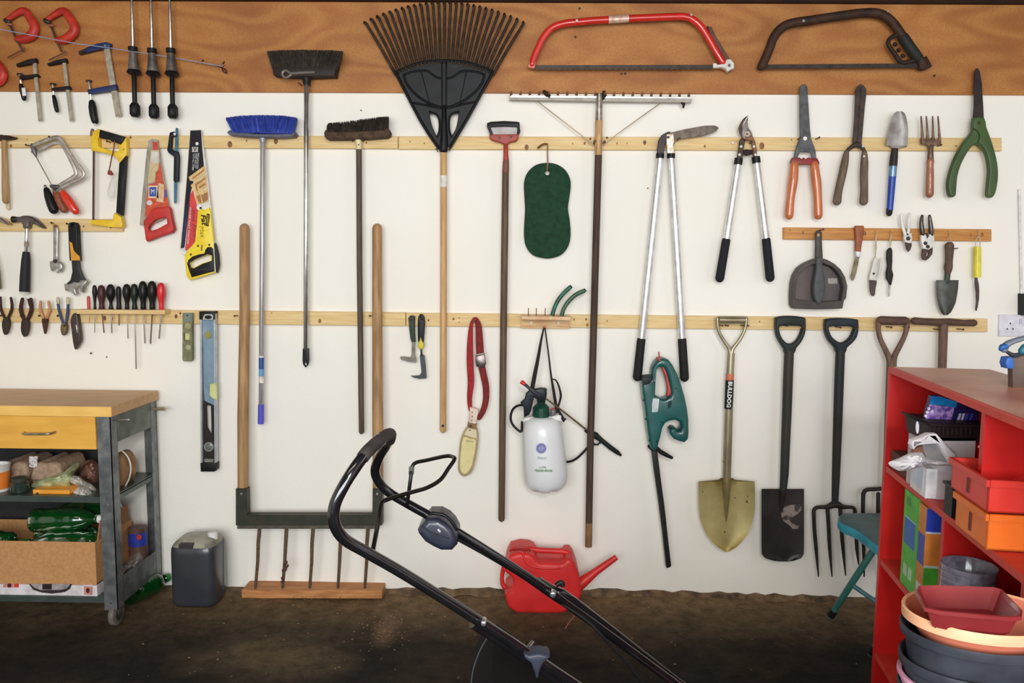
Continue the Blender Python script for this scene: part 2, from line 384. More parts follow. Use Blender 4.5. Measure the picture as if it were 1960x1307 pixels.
batten('trim_7', 590.5, 610, 25, 778, 1888, PINE, [(768+52, 14, 1.8), (868, 11, 2), (879, 9, 1), (879, 17, 1), (1099, 10, 1.3), (1122, 9, 2), (1124, 20, 2.4), (1162, 12, 1.2), (1454, 10, 1.2), (1389, 18, 1.5)], 'long lower pine batten, right length, carrying spades and forks')
batten('trim_8', 421, 439, 23, 1499, 1895.5, OAKB, [(1512, 5, 1.2), (1537, 10, 2), (1858, 12, 2), (1880, 10, 2.6), (1655, 10, 3)], 'short varnished batten carrying the hand tools')
def nail(px, py, d=.05, r=1.3, mat=None, par=None, name='nail'):
    if par is None:
        par = pw
        for (x0, x1, g, h, o) in BT:
            if x0 <= px <= x1 and g(px)-2 <= py <= g(px)+h+2: par = o
    a = W(px, py, .008); b = W(px, py, d); R = r*S(d)
    V = MB().tubew([a, (a.x, b.y, a.z+.002)], R*.75, 8, False).tubew([(a.x, b.y+.001, a.z+.002), (a.x, b.y-.001, a.z+.002)], R*1.5, 8, False)
    V.build(name, mat or NAIL, par)
def cup_hook(px, py, par=None):
    mat = M((226, 205, 160), .3, .8)
    for (x0, x1, g, h, o) in BT:
        if x0 <= px <= x1 and g(px)-4 <= py <= g(px)+h+4: par = o
    P = [W(px, py-6, .012), W(px, py-6, .03), W(px, py-1, .041), W(px, py+3, .038), W(px, py+3, .03), W(px, py, .027)]
    MB().tubew([Vector(q) for q in cr([tuple(p) for p in P], 3, False)], .0015, 7).build('hook', mat, par)
for x, y in [(21, 279), (390, 118), (1109, 18.5), (1189, 143), (1786, 147), (1101, 73)]: nail(x, y, .018, 1.4, None, pw if y < 175 else None)
for x, y in [(691, 211), (174, 676), (204, 683), (1240, 360)]:
    par = bpy.data.objects['wall_back']; MB().tubew([W(x, y, -.002), W(x, y, .006)], .0045 if x == 174 else .003, 7).build('wall_plug', M((110, 78, 48), .8), par)
# wall socket and conduit
s = thing('wall_socket', 'white double wall socket at the right end of the lower batten', 'socket', 1948, 643, .0)
pl(s, 'face_plate', M((232, 230, 240), .35), [(1912, 602), (1990, 603), (1990, 645), (1911, 643)], .0005, .012, bev=.002)
for k in (0, 38):
    for x, y, a in ((1934, 619, 1), (1928, 629.5, 1), (1939, 629.5, 1)): pl(s, 'pin_hole', M((40, 34, 60), .6), ell(x+k, y, 1.5, 1.7, 8), .0122, .0126, bev=.0001)
    pl(s, 'rocker_switch', M((205, 200, 225), .4), rc(1951+k, 610, 1956+k, 620), .012, .0155)
tb(None, 'cable_conduit', M((240, 238, 238), .6), [(1951, 362), (1956, 600)], 2.2, d=.012, seg=12, rnd=False, label='thin white vertical cable conduit above the wall socket', cat='conduit')
pl(None, 'control_box', M((44, 48, 46), .6), rc(1955, 562, 2010, 603), .0005, .05, bev=.006, steps=3, label='dark box at the right edge above the socket', cat='box')
# ================================================================ top left: clamps
CRED = M((196, 52, 34), .5, 0, (160, 34, 24), 30)
def gclamp(label, fr, scr, bar):
    t = thing('g_clamp', label, 'clamp', scr[0][0], scr[0][1], .03, 'red G clamps on the plywood')
    tb(t, 'frame', CRED, fr, [4.5, 6, 7, 7.5, 8.5, 9, 8, 6.5], d=.035, sm=3, ratio=.8)
    tb(t, 'anvil', DKM, [(fr[0][0]-3, fr[0][1]+1), (fr[0][0]+3, fr[0][1]+4)], 4.5, d=.036)
    tb(t, 'screw', M((92, 62, 48), .5, .5), scr, 2.2, d=.04, seg=8)
    tb(t, 'swivel_pad', M((190, 120, 90), .4, .5), [(scr[0][0]-3, scr[0][1]), (scr[0][0]+3, scr[0][1]+1)], 2.4, d=.04)
    tb(t, 'tommy_bar', M((110, 66, 44), .5, .4), bar, 1.3, d=.046, seg=8)
gclamp('red G clamp on the plywood, second from the right of the row', [(14, 38), (34, 24), (47, 21), (55, 31), (66, 50), (62, 66), (48, 74), (33, 75)], [(18, 46), (33, 78), (43, 96)], [(15, 110), (47, 93)])
gclamp('rightmost red G clamp, above the black bar clamp', [(90, 38), (108, 26), (121, 21), (131, 31), (143, 53), (137, 67), (122, 76), (110, 77)], [(97, 48), (107, 74), (117, 97)], [(94, 115), (126, 99)])
gclamp('red G clamp cut off by the left edge of the photo', [(-52, 128), (-32, 119), (-18, 115), (-6, 121), (5, 138), (2, 152), (-12, 161), (-28, 163)], [(-45, 136), (-35, 164), (-28, 184)], [(-50, 198), (-22, 184)])
def barclamp(label, col, jaw, bar, sl, scr, hd, bw, hw, hole=False):
    t = thing('bar_clamp', label, 'clamp', bar[0][0], bar[0][1], .03, 'bar clamps on the left of the wall')
    pl(t, 'fixed_jaw', col, jaw, .022, .04, bev=.003, steps=2)
    dx = bar[1][0]-bar[0][0]
    pl(t, 'bar', M((188, 182, 168), .45, .5, (160, 150, 130), 50), [(bar[0][0]-bw/2, bar[0][1]), (bar[0][0]+bw/2, bar[0][1]), (bar[1][0]+bw/2, bar[1][1]), (bar[1][0]-bw/2, bar[1][1]+1)], .027, .034)
    pl(t, 'sliding_jaw', col, sl, .022, .041, bev=.003, steps=2)
    tb(t, 'screw', SCW, scr, 2, d=.033, seg=8)
    tb(t, 'pressure_pad', DKM, [(scr[0][0]-4, scr[0][1]), (scr[0][0]+4, scr[0][1])], 2.2, d=.033)
    return t, tb(t, 'handle', BLK, hd, [hw*.8, hw, hw, hw*.9], d=.034, seg=12)
DB = M((34, 26, 28), .6); NB = M((24, 42, 92), .5, 0, (18, 30, 70), 40)
t, h = barclamp('black bar clamp with a white label on its handle, leftmost of the three', DB, [(33, 123), (56, 114), (70, 112), (71, 120), (60, 123), (34, 128)], [(66, 119), (77, 231)], [(38, 146), (72, 142), (76, 147), (40, 153)], [(38, 142), (41, 164)], [(40, 163), (42, 172), (45, 182), (46, 189)], 6.5, 4.6)
pl(h, 'label_band', WHT, [(41, 168), (48, 168), (50, 183), (43, 184)], .0405, .0438, bev=.0012)
t, h = barclamp('black bar clamp without label, in the middle of the three', DB, [(92, 122), (112, 115), (127, 112), (129, 120), (118, 121), (93, 126)], [(123, 119), (137, 231)], [(100, 169), (133, 165), (136, 171), (101, 175)], [(101, 161), (103, 184)], [(103, 184), (105, 193), (107, 204), (109, 212)], 6.5, 4)
t, h = barclamp('larger blue bar clamp with a black handle, right of the two black ones', NB, [(167, 92), (188, 84), (206, 81), (213, 84), (212, 93), (195, 95), (180, 98), (166, 102)], [(204, 90), (227, 222)], [(169, 172), (223, 162), (225, 173), (195, 177), (171, 181)], [(170, 155), (175, 196)], [(176, 196), (177, 205), (179, 220), (182, 232)], 11, 7)
pl(bpy.data.objects['bar_clamp.002'], 'jaw_tip', DKM, [(151, 99), (166, 93), (167, 101), (153, 105)], .022, .04, bev=.003)
disc(bpy.data.objects['bar_clamp.002'], 'rivet', SCW, 201, 87, 2, .04, .0425)
tb(h, 'end_button', WHT, [(180, 233), (182, 236)], 2.6, d=.036)
# three long rods with sockets
GCN = M((150, 145, 142), .4, .6, (90, 84, 80), 18, (1, 1, 1))
for k, (x, y, lb) in enumerate([(256, 0, 'leftmost of the three'), (292.5, 3, 'middle one of the three'), (328.5, 3, 'rightmost of the three')]):
    t = thing('drain_rod', 'long steel rod with black ribbed cone and square knob, '+lb, 'rod', x, 225, .03, 'three long steel rods at the top left')
    tb(t, 'shaft', STL, [(x-4, -110), (x-4, 0), (x-1.5, 90+y)], [1.6, 2, 3.4], d=.062, seg=10)
    tb(t, 'collar', BLK, [(x-1.8, 90+y), (x-1.5, 98+y)], 8.5, d=.06, rnd=False, seg=14)
    tb(t, 'cone', GCN, [(x-1.5, 99+y), (x-1, 110+y), (x, 126+y), (x+.5, 136+y)], [6.5, 7.5, 9.5, 11], d=.06, rnd=False, seg=16)
    tb(t, 'cone_rim', BLK, [(x+.4, 134+y), (x+.5, 139+y), (x+.6, 143+y)], [11, 13.4, 9], d=.06, rnd=False, seg=16)
    tb(t, 'stem', BLK, [(x+.6, 143+y), (x+2, 199+y)], 4.4, d=.058, seg=10)
    tb(t, 'knob', BLK, [(x+2, 197+y), (x+2.2, 203+y), (x+2.4, 219+y), (x+2.4, 224+y)], [6, 9.8, 9.8, 6], d=.055, seg=8, rnd=False)
# string with its nail
tb(None, 'string_line', M((150, 160, 190), .7), [(-60, 44, .2), (0, 56, .17), (150, 84, .1), (212, 92, .08), (330, 110, .045), (425, 127, .03)], .8, d=.03, seg=6, label='thin pale blue string running from the top left to a nail in the plywood', cat='string')
s = thing('string_knot', 'small dark tangle of old string on a nail in the plywood', 'string', 428, 130, .02)
tb(s, 'loop', M((70, 38, 28), .9), [(410, 124), (418, 127), (426, 130), (432, 134), (434, 140), (428, 137), (424, 128), (429, 118)], 1.1, d=.022, sm=2, seg=6)
tb(s, 'nail', STL, [(426, 125, .015), (426, 125, .035)], 1.4, seg=8)
# ================================================================ left: hammers and saws
ASH = M((178, 144, 100), .6, 0, (150, 112, 70), 12, (14, 14, 1)); 
t = thing('ball_hammer', 'old hammer with a dark head and pale wooden handle at the upper left edge', 'hammer', 11, 260, .03)
pl(t, 'head', M((60, 42, 30), .6, .3), [(-22, 257), (0, 258), (20, 260), (31, 263), (28, 266), (16, 268), (-5, 269), (-22, 268)], .028, .052, bev=.006, steps=3)
tb(t, 'handle', ASH, [(7.5, 266), (9, 310), (10, 360), (11, 384)], [4.5, 5.5, 6.3, 6.5], d=.04, ratio=.8)
t = thing('file_stick', 'pale wooden stick hanging behind the old hammer at the left edge', 'stick', 16, 300, .03)
tb(t, 'shaft', M((214, 196, 156), .6), [(11, 268), (14, 340), (15.5, 398)], [2.5, 3, 4.2], d=.024, ratio=.6)
nail(10, 262, .03); nail(62, 281, .05); nail(107, 266, .055); nail(215, 274, .05)
def coping(label, col, fr, col2, hd, d, hw):
    t = thing('coping_saw', label, 'saw', fr[0][0], fr[0][1], d, 'coping saws')
    tb(t, 'frame', M((196, 190, 182), .4, .6, (160, 150, 138), 40), fr, 3.6, d=d, sm=3, ratio=.7)
    tb(t, 'handle', col, hd, [hw*.6, hw, hw*1.02, hw*.85], d=d, seg=12)
    tb(t, 'ferrule', SCW, [(hd[0][0]-2, hd[0][1]-4), hd[0]], [hw*.45, hw*.62], d=d)
    return t
t = coping('coping saw with the brown handle, inner frame, on the upper batten', M((150, 84, 56), .55, 0, (120, 62, 40), 40), [(62, 290), (80, 284), (104, 273), (119, 277), (132, 300), (145, 328), (141, 338), (120, 351), (103, 361)], None, [(106, 368), (112, 380), (118, 392), (123, 401)], .034, 8.5)
t2 = coping('coping saw with the red handle, outer frame, on the upper batten', M((226, 62, 40), .3, 0, (205, 45, 30), 30, coat=.4), [(61, 280), (78, 272), (106, 263), (117, 268), (140, 304), (159, 329), (155, 341), (136, 350), (115, 361)], None, [(119, 366), (128, 380), (137, 393), (145, 404)], .052, 8.5)
tb(t2, 'blade', M((120, 92, 60), .5, .5), [(66, 292), (69, 300), (85, 329), (101, 358)], .9, d=.05, seg=5)
tb(t2, 'blade_clamp', M((120, 112, 112), .4, .6), [(62, 278), (66, 290), (69, 299)], [4, 4.5, 2], d=.05)
tb(t2, 'blade_clamp', M((96, 92, 98), .4, .6), [(98, 356), (104, 358), (112, 358)], [3, 5, 3.5], d=.05)
t = thing('black_handled_file', 'short file with a thick black handle beside the coping saws', 'file', 88, 355, .03)
tb(t, 'handle', BLK, [(89, 363), (93, 376), (99, 392), (103, 402)], [5.5, 7.5, 8.6, 8.4], d=.05, seg=12)
tb(t, 'tang', STL, [(86.5, 356), (89, 363)], 3, d=.05)
# yellow hacksaw
HY = M((236, 200, 40), .42, 0, (222, 180, 30), 30)
t = thing('hacksaw', 'large yellow and black hacksaw on the upper batten', 'saw', 210, 260, .03)
pl(t, 'handle_frame', HY, [(177, 289), (176.5, 266), (178.5, 253), (184, 251), (189, 247), (196, 249), (241, 262), (244, 264), (245, 296), (238, 306), (231, 313), (226, 303), (217, 298), (206, 294), (190, 291)], .028, .05, holes=[[(190, 264), (200, 266), (228, 276), (231, 281), (229, 291), (212, 288), (191, 281)]], bev=.003, steps=2, sm=0)
pl(t, 'grip', BLK, [(191.5, 248), (241, 262), (237, 270), (231, 277), (222, 273), (216, 272), (210, 268), (198, 266), (190, 263)], .045, .056, bev=.004, steps=2)
pl(t, 'spine', BLK, [(243, 298), (239.5, 350), (235.5, 413), (224, 407), (227, 360), (230, 313)], .03, .05, bev=.003, steps=2)
pl(t, 'front_bracket', HY, [(176, 421), (200, 421), (218, 422), (219, 414), (221, 407.5), (234, 415), (237, 430), (235, 436), (214, 435), (176, 429.5)], .028, .052, bev=.003, steps=2)
tb(t, 'tension_nut', M((140, 112, 88), .6, .3), [(177, 249), (176, 258)], [3.2, 3.6], d=.045)
tb(t, 'blade', M((84, 60, 50), .5, .5), [(179.8, 288), (178.8, 421)], 2.3, d=.042, ratio=.25, rnd=False)
disc(t, 'rivet', M((205, 170, 30), .5), 236, 286, 2.5, .05, .052)
t = thing('hanging_hook', 'small white wire loop on a rusty hook inside the yellow hacksaw', 'hook', 217, 280, .06)
tb(t, 'hook_wire', M((130, 62, 44), .7), [(219, 270), (218, 284), (214, 300), (209, 326)], 1.2, d=.066, seg=7)
pl(t, 'tag', M((140, 52, 40), .7), [(207, 326), (212, 326), (217, 333), (215, 336), (206, 334)], .06, .066)
tb(t, 'loop', M((232, 230, 222), .35), [(216, 336), (211, 350), (206, 368), (209, 376), (216, 374), (219, 355), (226, 339)], 1.2, d=.06, sm=3, seg=7)
# red handled handsaw
BLD = M((178, 170, 156), .4, .55, (140, 132, 118), 14, (3, 1, 1))
t = thing('hand_saw', 'short handsaw with a red handle and worn orange sticker on the blade', 'saw', 294, 270, .03)
pl(t, 'blade', BLD, [(285, 268), (291, 266), (303, 268), (308, 308), (316, 352), (325, 400), (312, 420), (284, 432), (273, 431.5), (267.5, 430), (274, 360), (281, 290)], .026, .029, bev=.0003)
OS = M((206, 88, 52), .6, 0, (180, 64, 38), 60); CR = M((226, 196, 160), .6, 0, (200, 160, 120), 60)
pl(t, 'sticker', OS, [(284, 353), (297, 350), (298, 331), (303, 325), (306, 309), (309, 322), (312, 344), (315, 353), (324, 396), (297, 400), (277, 416), (280, 382)], .029, .0296, bev=.0001)
pl(t, 'sticker', M((208, 190, 142), .6, 0, (190, 170, 130), 60), [(289, 288), (304, 288), (305, 310), (302, 325), (297, 331), (296, 348), (283, 350)], .029, .0296, bev=.0001)
pl(t, 'sticker', M((216, 212, 200), .6), [(290, 290), (304, 291), (303, 313), (289, 311)], .0296, .03, bev=.0001)
pl(t, 'sticker', M((206, 70, 50), .6), [(292, 271), (302, 272), (303, 287), (293, 287)], .029, .0298, bev=.0001)
pl(t, 'sticker', M((232, 206, 176), .6), rc(284, 355, 303, 379), .0296, .03, bev=.0001); pl(t, 'sticker', M((54, 82, 160), .6), rc(286, 358, 299, 376), .03, .0304, bev=.0001)
pl(t, 'sticker', CR, [(303, 350), (314, 353), (313, 388), (299, 385)], .0296, .03, bev=.0001); pl(t, 'sticker', M((70, 92, 160), .6), rc(315, 363, 319, 378), .0296, .03, bev=.0001)
pl(t, 'sticker', M((220, 215, 205), .6), ell(286, 388, 5.5, 5), .0296, .03, bev=.0001)
text(t, 'lettering', 'M', 292.5, 367, 9, .0304, WHT, sq=.8)
pl(t, 'handle', M((196, 44, 36), .5, 0, (172, 34, 28), 30), [(294, 399), (308, 397), (323.5, 395), (327, 399), (331, 420), (335, 438), (331, 445), (307, 453), (284, 462.5), (281, 459), (276.5, 424)], .022, .045, holes=[[(300, 421), (318, 416), (321, 418), (322, 428), (304, 438), (288, 443), (285.5, 437), (290, 430)]], bev=.004, steps=3)
# junior hacksaw
t = thing('mini_hacksaw', 'slim black mini hacksaw holder with a blue blade', 'saw', 333, 250, .03)
pl(t, 'blade', M((70, 120, 140), .45, .3, (50, 95, 120), 30), [(336, 246), (338, 244), (341, 246), (340.5, 300), (338, 386), (336, 389.5), (333, 388), (333, 340)], .03, .033, bev=.0004)
pl(t, 'holder', M((28, 32, 42), .4), [(326, 254), (334, 252), (339, 257), (337, 262), (330, 262), (328.5, 284), (333, 288), (341, 290), (343.5, 300), (342, 347), (336, 349), (333, 346), (334, 300), (324, 293), (321, 288)], .028, .044, bev=.003, steps=2)
disc(t, 'screw', WHT, 334.5, 256.5, 2.6, .044, .046)
# big saw
t = thing('panel_saw', 'long yellow and black panel saw in its printed card sleeve', 'saw', 376, 250, .03)
pl(t, 'blade', M((225, 220, 210), .4, .4), [(364, 249), (385, 248), (387, 262), (391, 289), (399, 352), (405, 405), (410, 461), (376, 485), (357, 488), (347, 480), (344, 476), (351, 410), (357, 340)], .026, .029, bev=.0003)
K = M((34, 30, 34), .5, 0, (26, 24, 30), 20)
pl(t, 'card_sleeve', K, [(364.5, 250), (384.5, 249), (385.5, 262), (387.5, 289), (390.5, 320), (372, 340), (364, 372), (361, 400), (357, 440), (353, 474), (346, 475), (352, 410), (358, 340)], .029, .0305, bev=.0003)
pl(t, 'card_sleeve', M((52, 54, 84), .5, 0, (34, 34, 52), 20), [(361, 385), (363, 390), (357, 440), (352, 472), (347.5, 472), (352, 410)], .0305, .031, bev=.0002, label='blue-black lower strip of the sleeve')
RP = M((216, 56, 56), .5)
pl(t, 'card_sleeve', RP, [(364, 372), (369, 364), (375, 385), (380, 404), (378, 440), (375, 463), (358, 479), (354.5, 479)], .0295, .031, bev=.0003, label='red panel of the sleeve')
for i, pp in enumerate(([(361, 339), (391, 317), (394, 331), (372, 347), (364, 346)], [(365, 354), (375, 347), (394, 333), (397, 357), (377, 370), (371, 368)], [(371, 373), (397, 360), (399, 385), (382, 391), (376, 389)])):
    pl(t, 'picture', M((222, 190, 130), .6, 0, (200, 160, 100), 50), pp, .0308, .0316, bev=.0002)
BRN = M((168, 118, 66), .6)
for q in ([(367, 341), (390, 324), (391, 327), (369, 343)], [(373, 352), (392, 340), (393, 343), (377, 354), (379, 365), (376, 366)], [(380, 358), (393, 350), (394, 353), (382, 361)], [(376, 376), (383, 372), (386, 389), (381, 388)], [(385, 374), (397, 367), (398, 382), (389, 388)]): pl(t, 'picture', BRN, q, .0316, .032, bev=.0001)
pl(t, 'picture', M((190, 186, 180), .5), rc(367.5, 281, 379, 291), .0305, .031, bev=.0001); text(t, 'lettering', 'V', 373, 286, 8.5, .0312, M((60, 56, 60), .5))
disc(t, 'hanging_hole', WHT, 377, 275, 3.2, .0305, .031)
for k, (x, a, b) in enumerate([(379.5, 293, 323), (375.5, 294, 322), (371, 294, 326)]): text(t, 'lettering', ['TRIPLE GROUND TEETH', 'SHARP AND FAST', 'CUTS ALL TIMBER'][k], (x)-(b-a)*.03, (a+b)/2, 3.1, .0312, WHT, ang=-95, wid=b-a)
YS = M((238, 214, 48), .42, 0, (228, 200, 36), 30)
pl(t, 'handle', YS, [(380, 404), (386, 400), (392, 402), (401.5, 397), (404, 410), (409.5, 461), (411, 480), (413, 521), (395, 527), (366, 536), (358, 528), (354.5, 488), (363, 477), (374.5, 463), (378, 430)], .0295, .046, holes=[[(363, 503), (374, 496), (397, 487), (405, 489), (405, 499), (388, 504), (371, 513), (366, 512)]], bev=.0025, steps=2)
pl(t, 'grip', BLK, [(397, 473), (404, 472.5), (408, 476), (410, 500), (412.5, 519), (396, 523), (367, 531), (362, 518), (358, 504), (361, 497), (368, 491), (380, 487), (391, 485), (393, 478)], .044, .049, holes=[[(362.5, 503), (374, 495.5), (397, 486.5), (405.5, 489), (405.5, 499), (388, 504.6), (371, 513.6), (365.5, 512.6)]], bev=.003, steps=2)
pl(t, 'hand_guard', BLK, [(410, 462), (414, 470), (418, 487), (419.5, 507), (416, 522), (413, 520), (412, 500), (411, 480)], .026, .05, bev=.004, steps=2)
pl(t, 'guard_trim', M((236, 228, 190), .5), [(409.5, 462), (411, 463), (413, 490), (415, 521), (412.5, 521), (411, 490)], .03, .0505, bev=.001)
pl(t, 'heel_cover', WHT, [(347, 478), (352, 480), (357.5, 479), (356, 486), (353, 489), (347, 484)], .0295, .032)
disc(t, 'hanging_hole', WHT, 382, 397, 6, .031, .0335); disc(t, 'bolt', DKM, 384, 398, 2.4, .0335, .0345)
for x, y in ((379, 470.5), (400.5, 468.5), (365, 487)): disc(t, 'bolt', M((90, 66, 30), .5), x, y, 2.1, .046, .047)
pl(t, 'slot', M((150, 120, 20), .5), [(385, 468.5), (388, 469), (387, 480), (384, 480)], .046, .0464, bev=.0001)
text(t, 'lettering', 'Fat', 389.5, 420, 9.5, .0463, M((40, 30, 20), .5), ang=-86, wid=21, bold=.03, shear=.2)
text(t, 'lettering', 'Max', 386.5, 443, 9, .0463, M((140, 112, 20), .5), ang=-84, wid=22, shear=.2)
pl(t, 'emblem', M((70, 46, 20), .5), [(396, 409), (400, 409), (401.5, 412), (400, 430), (398.5, 433), (394.5, 432.5), (393.5, 430), (395, 411.5)], .046, .0466, bev=.0002, sm=2)
text(t, 'lettering', 'STANLEY', 397.4, 421, 4.2, .0468, YS, ang=-86, wid=19)
text(t, 'lettering', 'Fine Finish', 371.5, 430, 7, .0314, M((120, 24, 52), .5), ang=-87, wid=58, shear=.3)
text(t, 'lettering', 'SHARP FAST PRECISE', 362, 432, 3.6, .0314, WHT, ang=-96, wid=70)
# hammers and wrenches
t = thing('claw_hammer', 'claw hammer with chrome shaft and black rubber grip on the short left batten', 'hammer', 53, 432, .03)
pl(t, 'head', M((120, 110, 108), .35, .7, (90, 80, 76), 30), [(34, 416), (40, 415), (46, 413), (57, 413), (68, 418), (78, 427), (86, 436), (82, 436.5), (70, 430), (61, 426.5), (58, 430), (56.5, 437), (47, 437), (46, 430), (40, 424.5), (34, 424.5)], .028, .052, bev=.006, steps=3, sm=2)
tb(t, 'hammer_face', DKM, [(24, 420), (29, 420), (36, 420)], [6.5, 6, 4.6], d=.042, rnd=False)
tb(t, 'shaft', M((215, 215, 215), .2, .9), [(51.8, 430), (50.2, 482)], 3.4, d=.042)
tb(t, 'shaft_collar', M((150, 138, 120), .5), [(51, 462), (50.6, 472)], 4, d=.042, rnd=False)
tb(t, 'grip', M((38, 40, 42), .6), [(50.2, 482), (49.5, 500), (48, 530), (47, 558)], [6, 8, 9, 9.4], d=.042, seg=14, rnd=False)
tb(t, 'grip_end', M((210, 206, 198), .5), [(47, 558), (46.8, 562)], [8.6, 7.6], d=.042, rnd=False)
t = thing('claw_hammer', 'claw hammer mostly outside the left edge, only its bright claw showing', 'hammer', -12, 432, .03)
pl(t, 'head', M((170, 150, 136), .3, .8), [(-46, 413), (-14, 411), (-4, 414), (6, 418), (14, 424), (22, 430), (18, 431), (8, 427), (-2, 423), (-10, 426), (-13, 434), (-22, 434), (-26, 424), (-46, 424)], .03, .052, bev=.005, steps=3)
tb(t, 'shaft', STL, [(-17, 430), (-14, 488)], 3.4, d=.042)
tb(t, 'grip', M((96, 106, 60), .6), [(-14, 488), (-9, 520), (-7, 553)], [6, 8, 8.6], d=.042, rnd=False)
t = thing('adjustable_wrench', 'small bare steel adjustable wrench between hammer and big wrench', 'wrench', 106, 432, .03)
pl(t, 'handle', STL, [(101, 431), (104, 429), (109.5, 431), (111.5, 440), (110.5, 490), (112, 500), (101.5, 500), (103, 490), (102.5, 440)], .028, .036, bev=.002, steps=2)
pl(t, 'jaw', STL, [(101.5, 499), (112, 499), (118, 503), (120.5, 510), (118, 519), (111, 523), (109, 521.5), (113, 516), (111, 511), (106, 511), (102, 519), (99, 518), (97, 509), (96.5, 500.5)], .026, .04, bev=.002, steps=2)
disc(t, 'knurl', DKM, 105.5, 500, 3.6, .038, .043); disc(t, 'hanging_eye', M((150, 90, 50), .5, .4), 106, 433, 3.2, .0355, .0368)
t = thing('adjustable_wrench', 'large adjustable wrench with a black and orange grip', 'wrench', 141, 430, .03)
pl(t, 'grip', BLK, [(132.6, 432), (135, 426.5), (141, 425), (147, 426.5), (150, 432), (151.5, 460), (153.5, 499), (135.5, 499), (134, 470)], .026, .05, holes=[ell(140.5, 430.5, 2.6, 2.6, 8)], bev=.005, steps=3)
pl(t, 'grip_inlay', M((226, 158, 46), .5), [(133.2, 462), (138, 465), (141, 479), (146, 485), (152.4, 491), (153.2, 498.5), (136, 498.5)], .0495, .0515, bev=.001)
pl(t, 'shaft', M((44, 42, 44), .4, .3), [(138.5, 499), (151.5, 499), (154, 516), (161, 532), (168, 539), (160, 541), (144, 544), (126, 545), (136, 536), (140, 520)], .03, .044, bev=.002, steps=2)
pl(t, 'jaw', STL, [(125, 543), (137, 543), (144.7, 539), (152, 541), (157, 536), (165, 535.5), (168.5, 539), (162, 547), (160.5, 560), (156.5, 558), (154, 549), (151, 547), (146, 551), (146, 556), (149, 563), (146, 565.5), (138, 558), (127, 556)], .028, .048, bev=.002, steps=2)
nail(106, 428, .036); nail(140.5, 430, .056); nail(53, 424, .03)
# pliers
def pliers(label, a, b, head, ca, cb, hm, r=3.6, extra=None, sl=None):
    t = thing('pliers', label, 'pliers', head[0][0], head[0][1], .03, 'pliers hanging on the lower left batten')
    for h, c in ((a, ca), (b, cb)):
        hd = tb(t, 'handle', c, h, [r*.8, r, r*.8], d=.036, sm=3, seg=9)
        if sl: tb(hd, 'sleeve', sl, [h[0], (h[0][0]*.55+h[1][0]*.45, h[0][1]*.55+h[1][1]*.45)], r*1.08, d=.036, seg=9)
    pl(t, 'jaws', hm, head, .028, .044, bev=.002, steps=2, sm=2)
    disc(t, 'pivot', DKM, (a[-1][0]+b[-1][0])/2, a[-1][1]+3, 2.4, .044, .0455)
    nail((a[0][0]+b[0][0])/2, 604, .046, 1.4)
HB = M((70, 42, 38), .6, 0, (50, 30, 28), 50)
pliers('dark brown pliers nearest the left edge of the photo', [(1, 569), (2, 592), (10, 611)], [(21, 570), (23, 590), (14, 611)], [(9, 608), (16, 608), (19, 618), (17, 630), (13, 640), (9, 639), (6, 628), (5.5, 618)], HB, HB, M((58, 48, 34), .6, .3), 2.8)
pliers('black-brown pliers with the longest thick handles', [(43, 572), (40, 593), (47, 615)], [(59, 572), (60, 594), (51, 615)], [(44, 612), (54, 612), (56, 622), (54, 636), (50, 644), (46, 643), (42, 634), (42, 622)], HB, HB, M((58, 46, 40), .6, .3), 3.8)
tb(bpy.data.objects['pliers.001'], 'spring_arm', HB, [(54, 573), (57, 585)], 1.8, d=.036)
OP = M((200, 150, 110), .6, 0, (176, 120, 84), 50)
pliers('slim needle nose pliers with worn tan handles', [(78, 577), (77, 594), (85, 612)], [(93, 577), (95, 594), (87, 612)], [(82, 610), (91, 610), (90, 622), (87.5, 637), (86, 637), (83, 622)], OP, OP, M((80, 46, 30), .6, .3), 3)
BH = M((58, 74, 120), .6, 0, (44, 56, 90), 50)
pliers('side cutters with blue handles and cream tape', [(111, 571), (112.5, 591), (121, 620)], [(130, 571), (130, 593), (126, 620)], [(119, 619), (127.5, 619), (129, 630), (126, 639), (123, 642), (119.5, 639), (117.5, 630)], BH, BH, M((120, 100, 70), .6, .3), 2.8, sl=M((205, 200, 160), .6))
t = thing('utility_knife', 'dark curved utility knife under the left end of the screwdriver rack', 'knife', 145, 602, .03)
pl(t, 'body', M((74, 60, 56), .35, .2, (54, 42, 40), 30), [(140, 603), (144, 599), (148.5, 600), (151, 607), (153.5, 626), (156, 650), (152, 660), (147, 668.5), (144, 666), (141, 652), (138.5, 630), (136.5, 613)], .026, .046, bev=.005, steps=3, sm=2)
tb(t, 'slider', M((190, 180, 170), .3, .5), [(146, 622), (148, 636)], 1.3, d=.046)
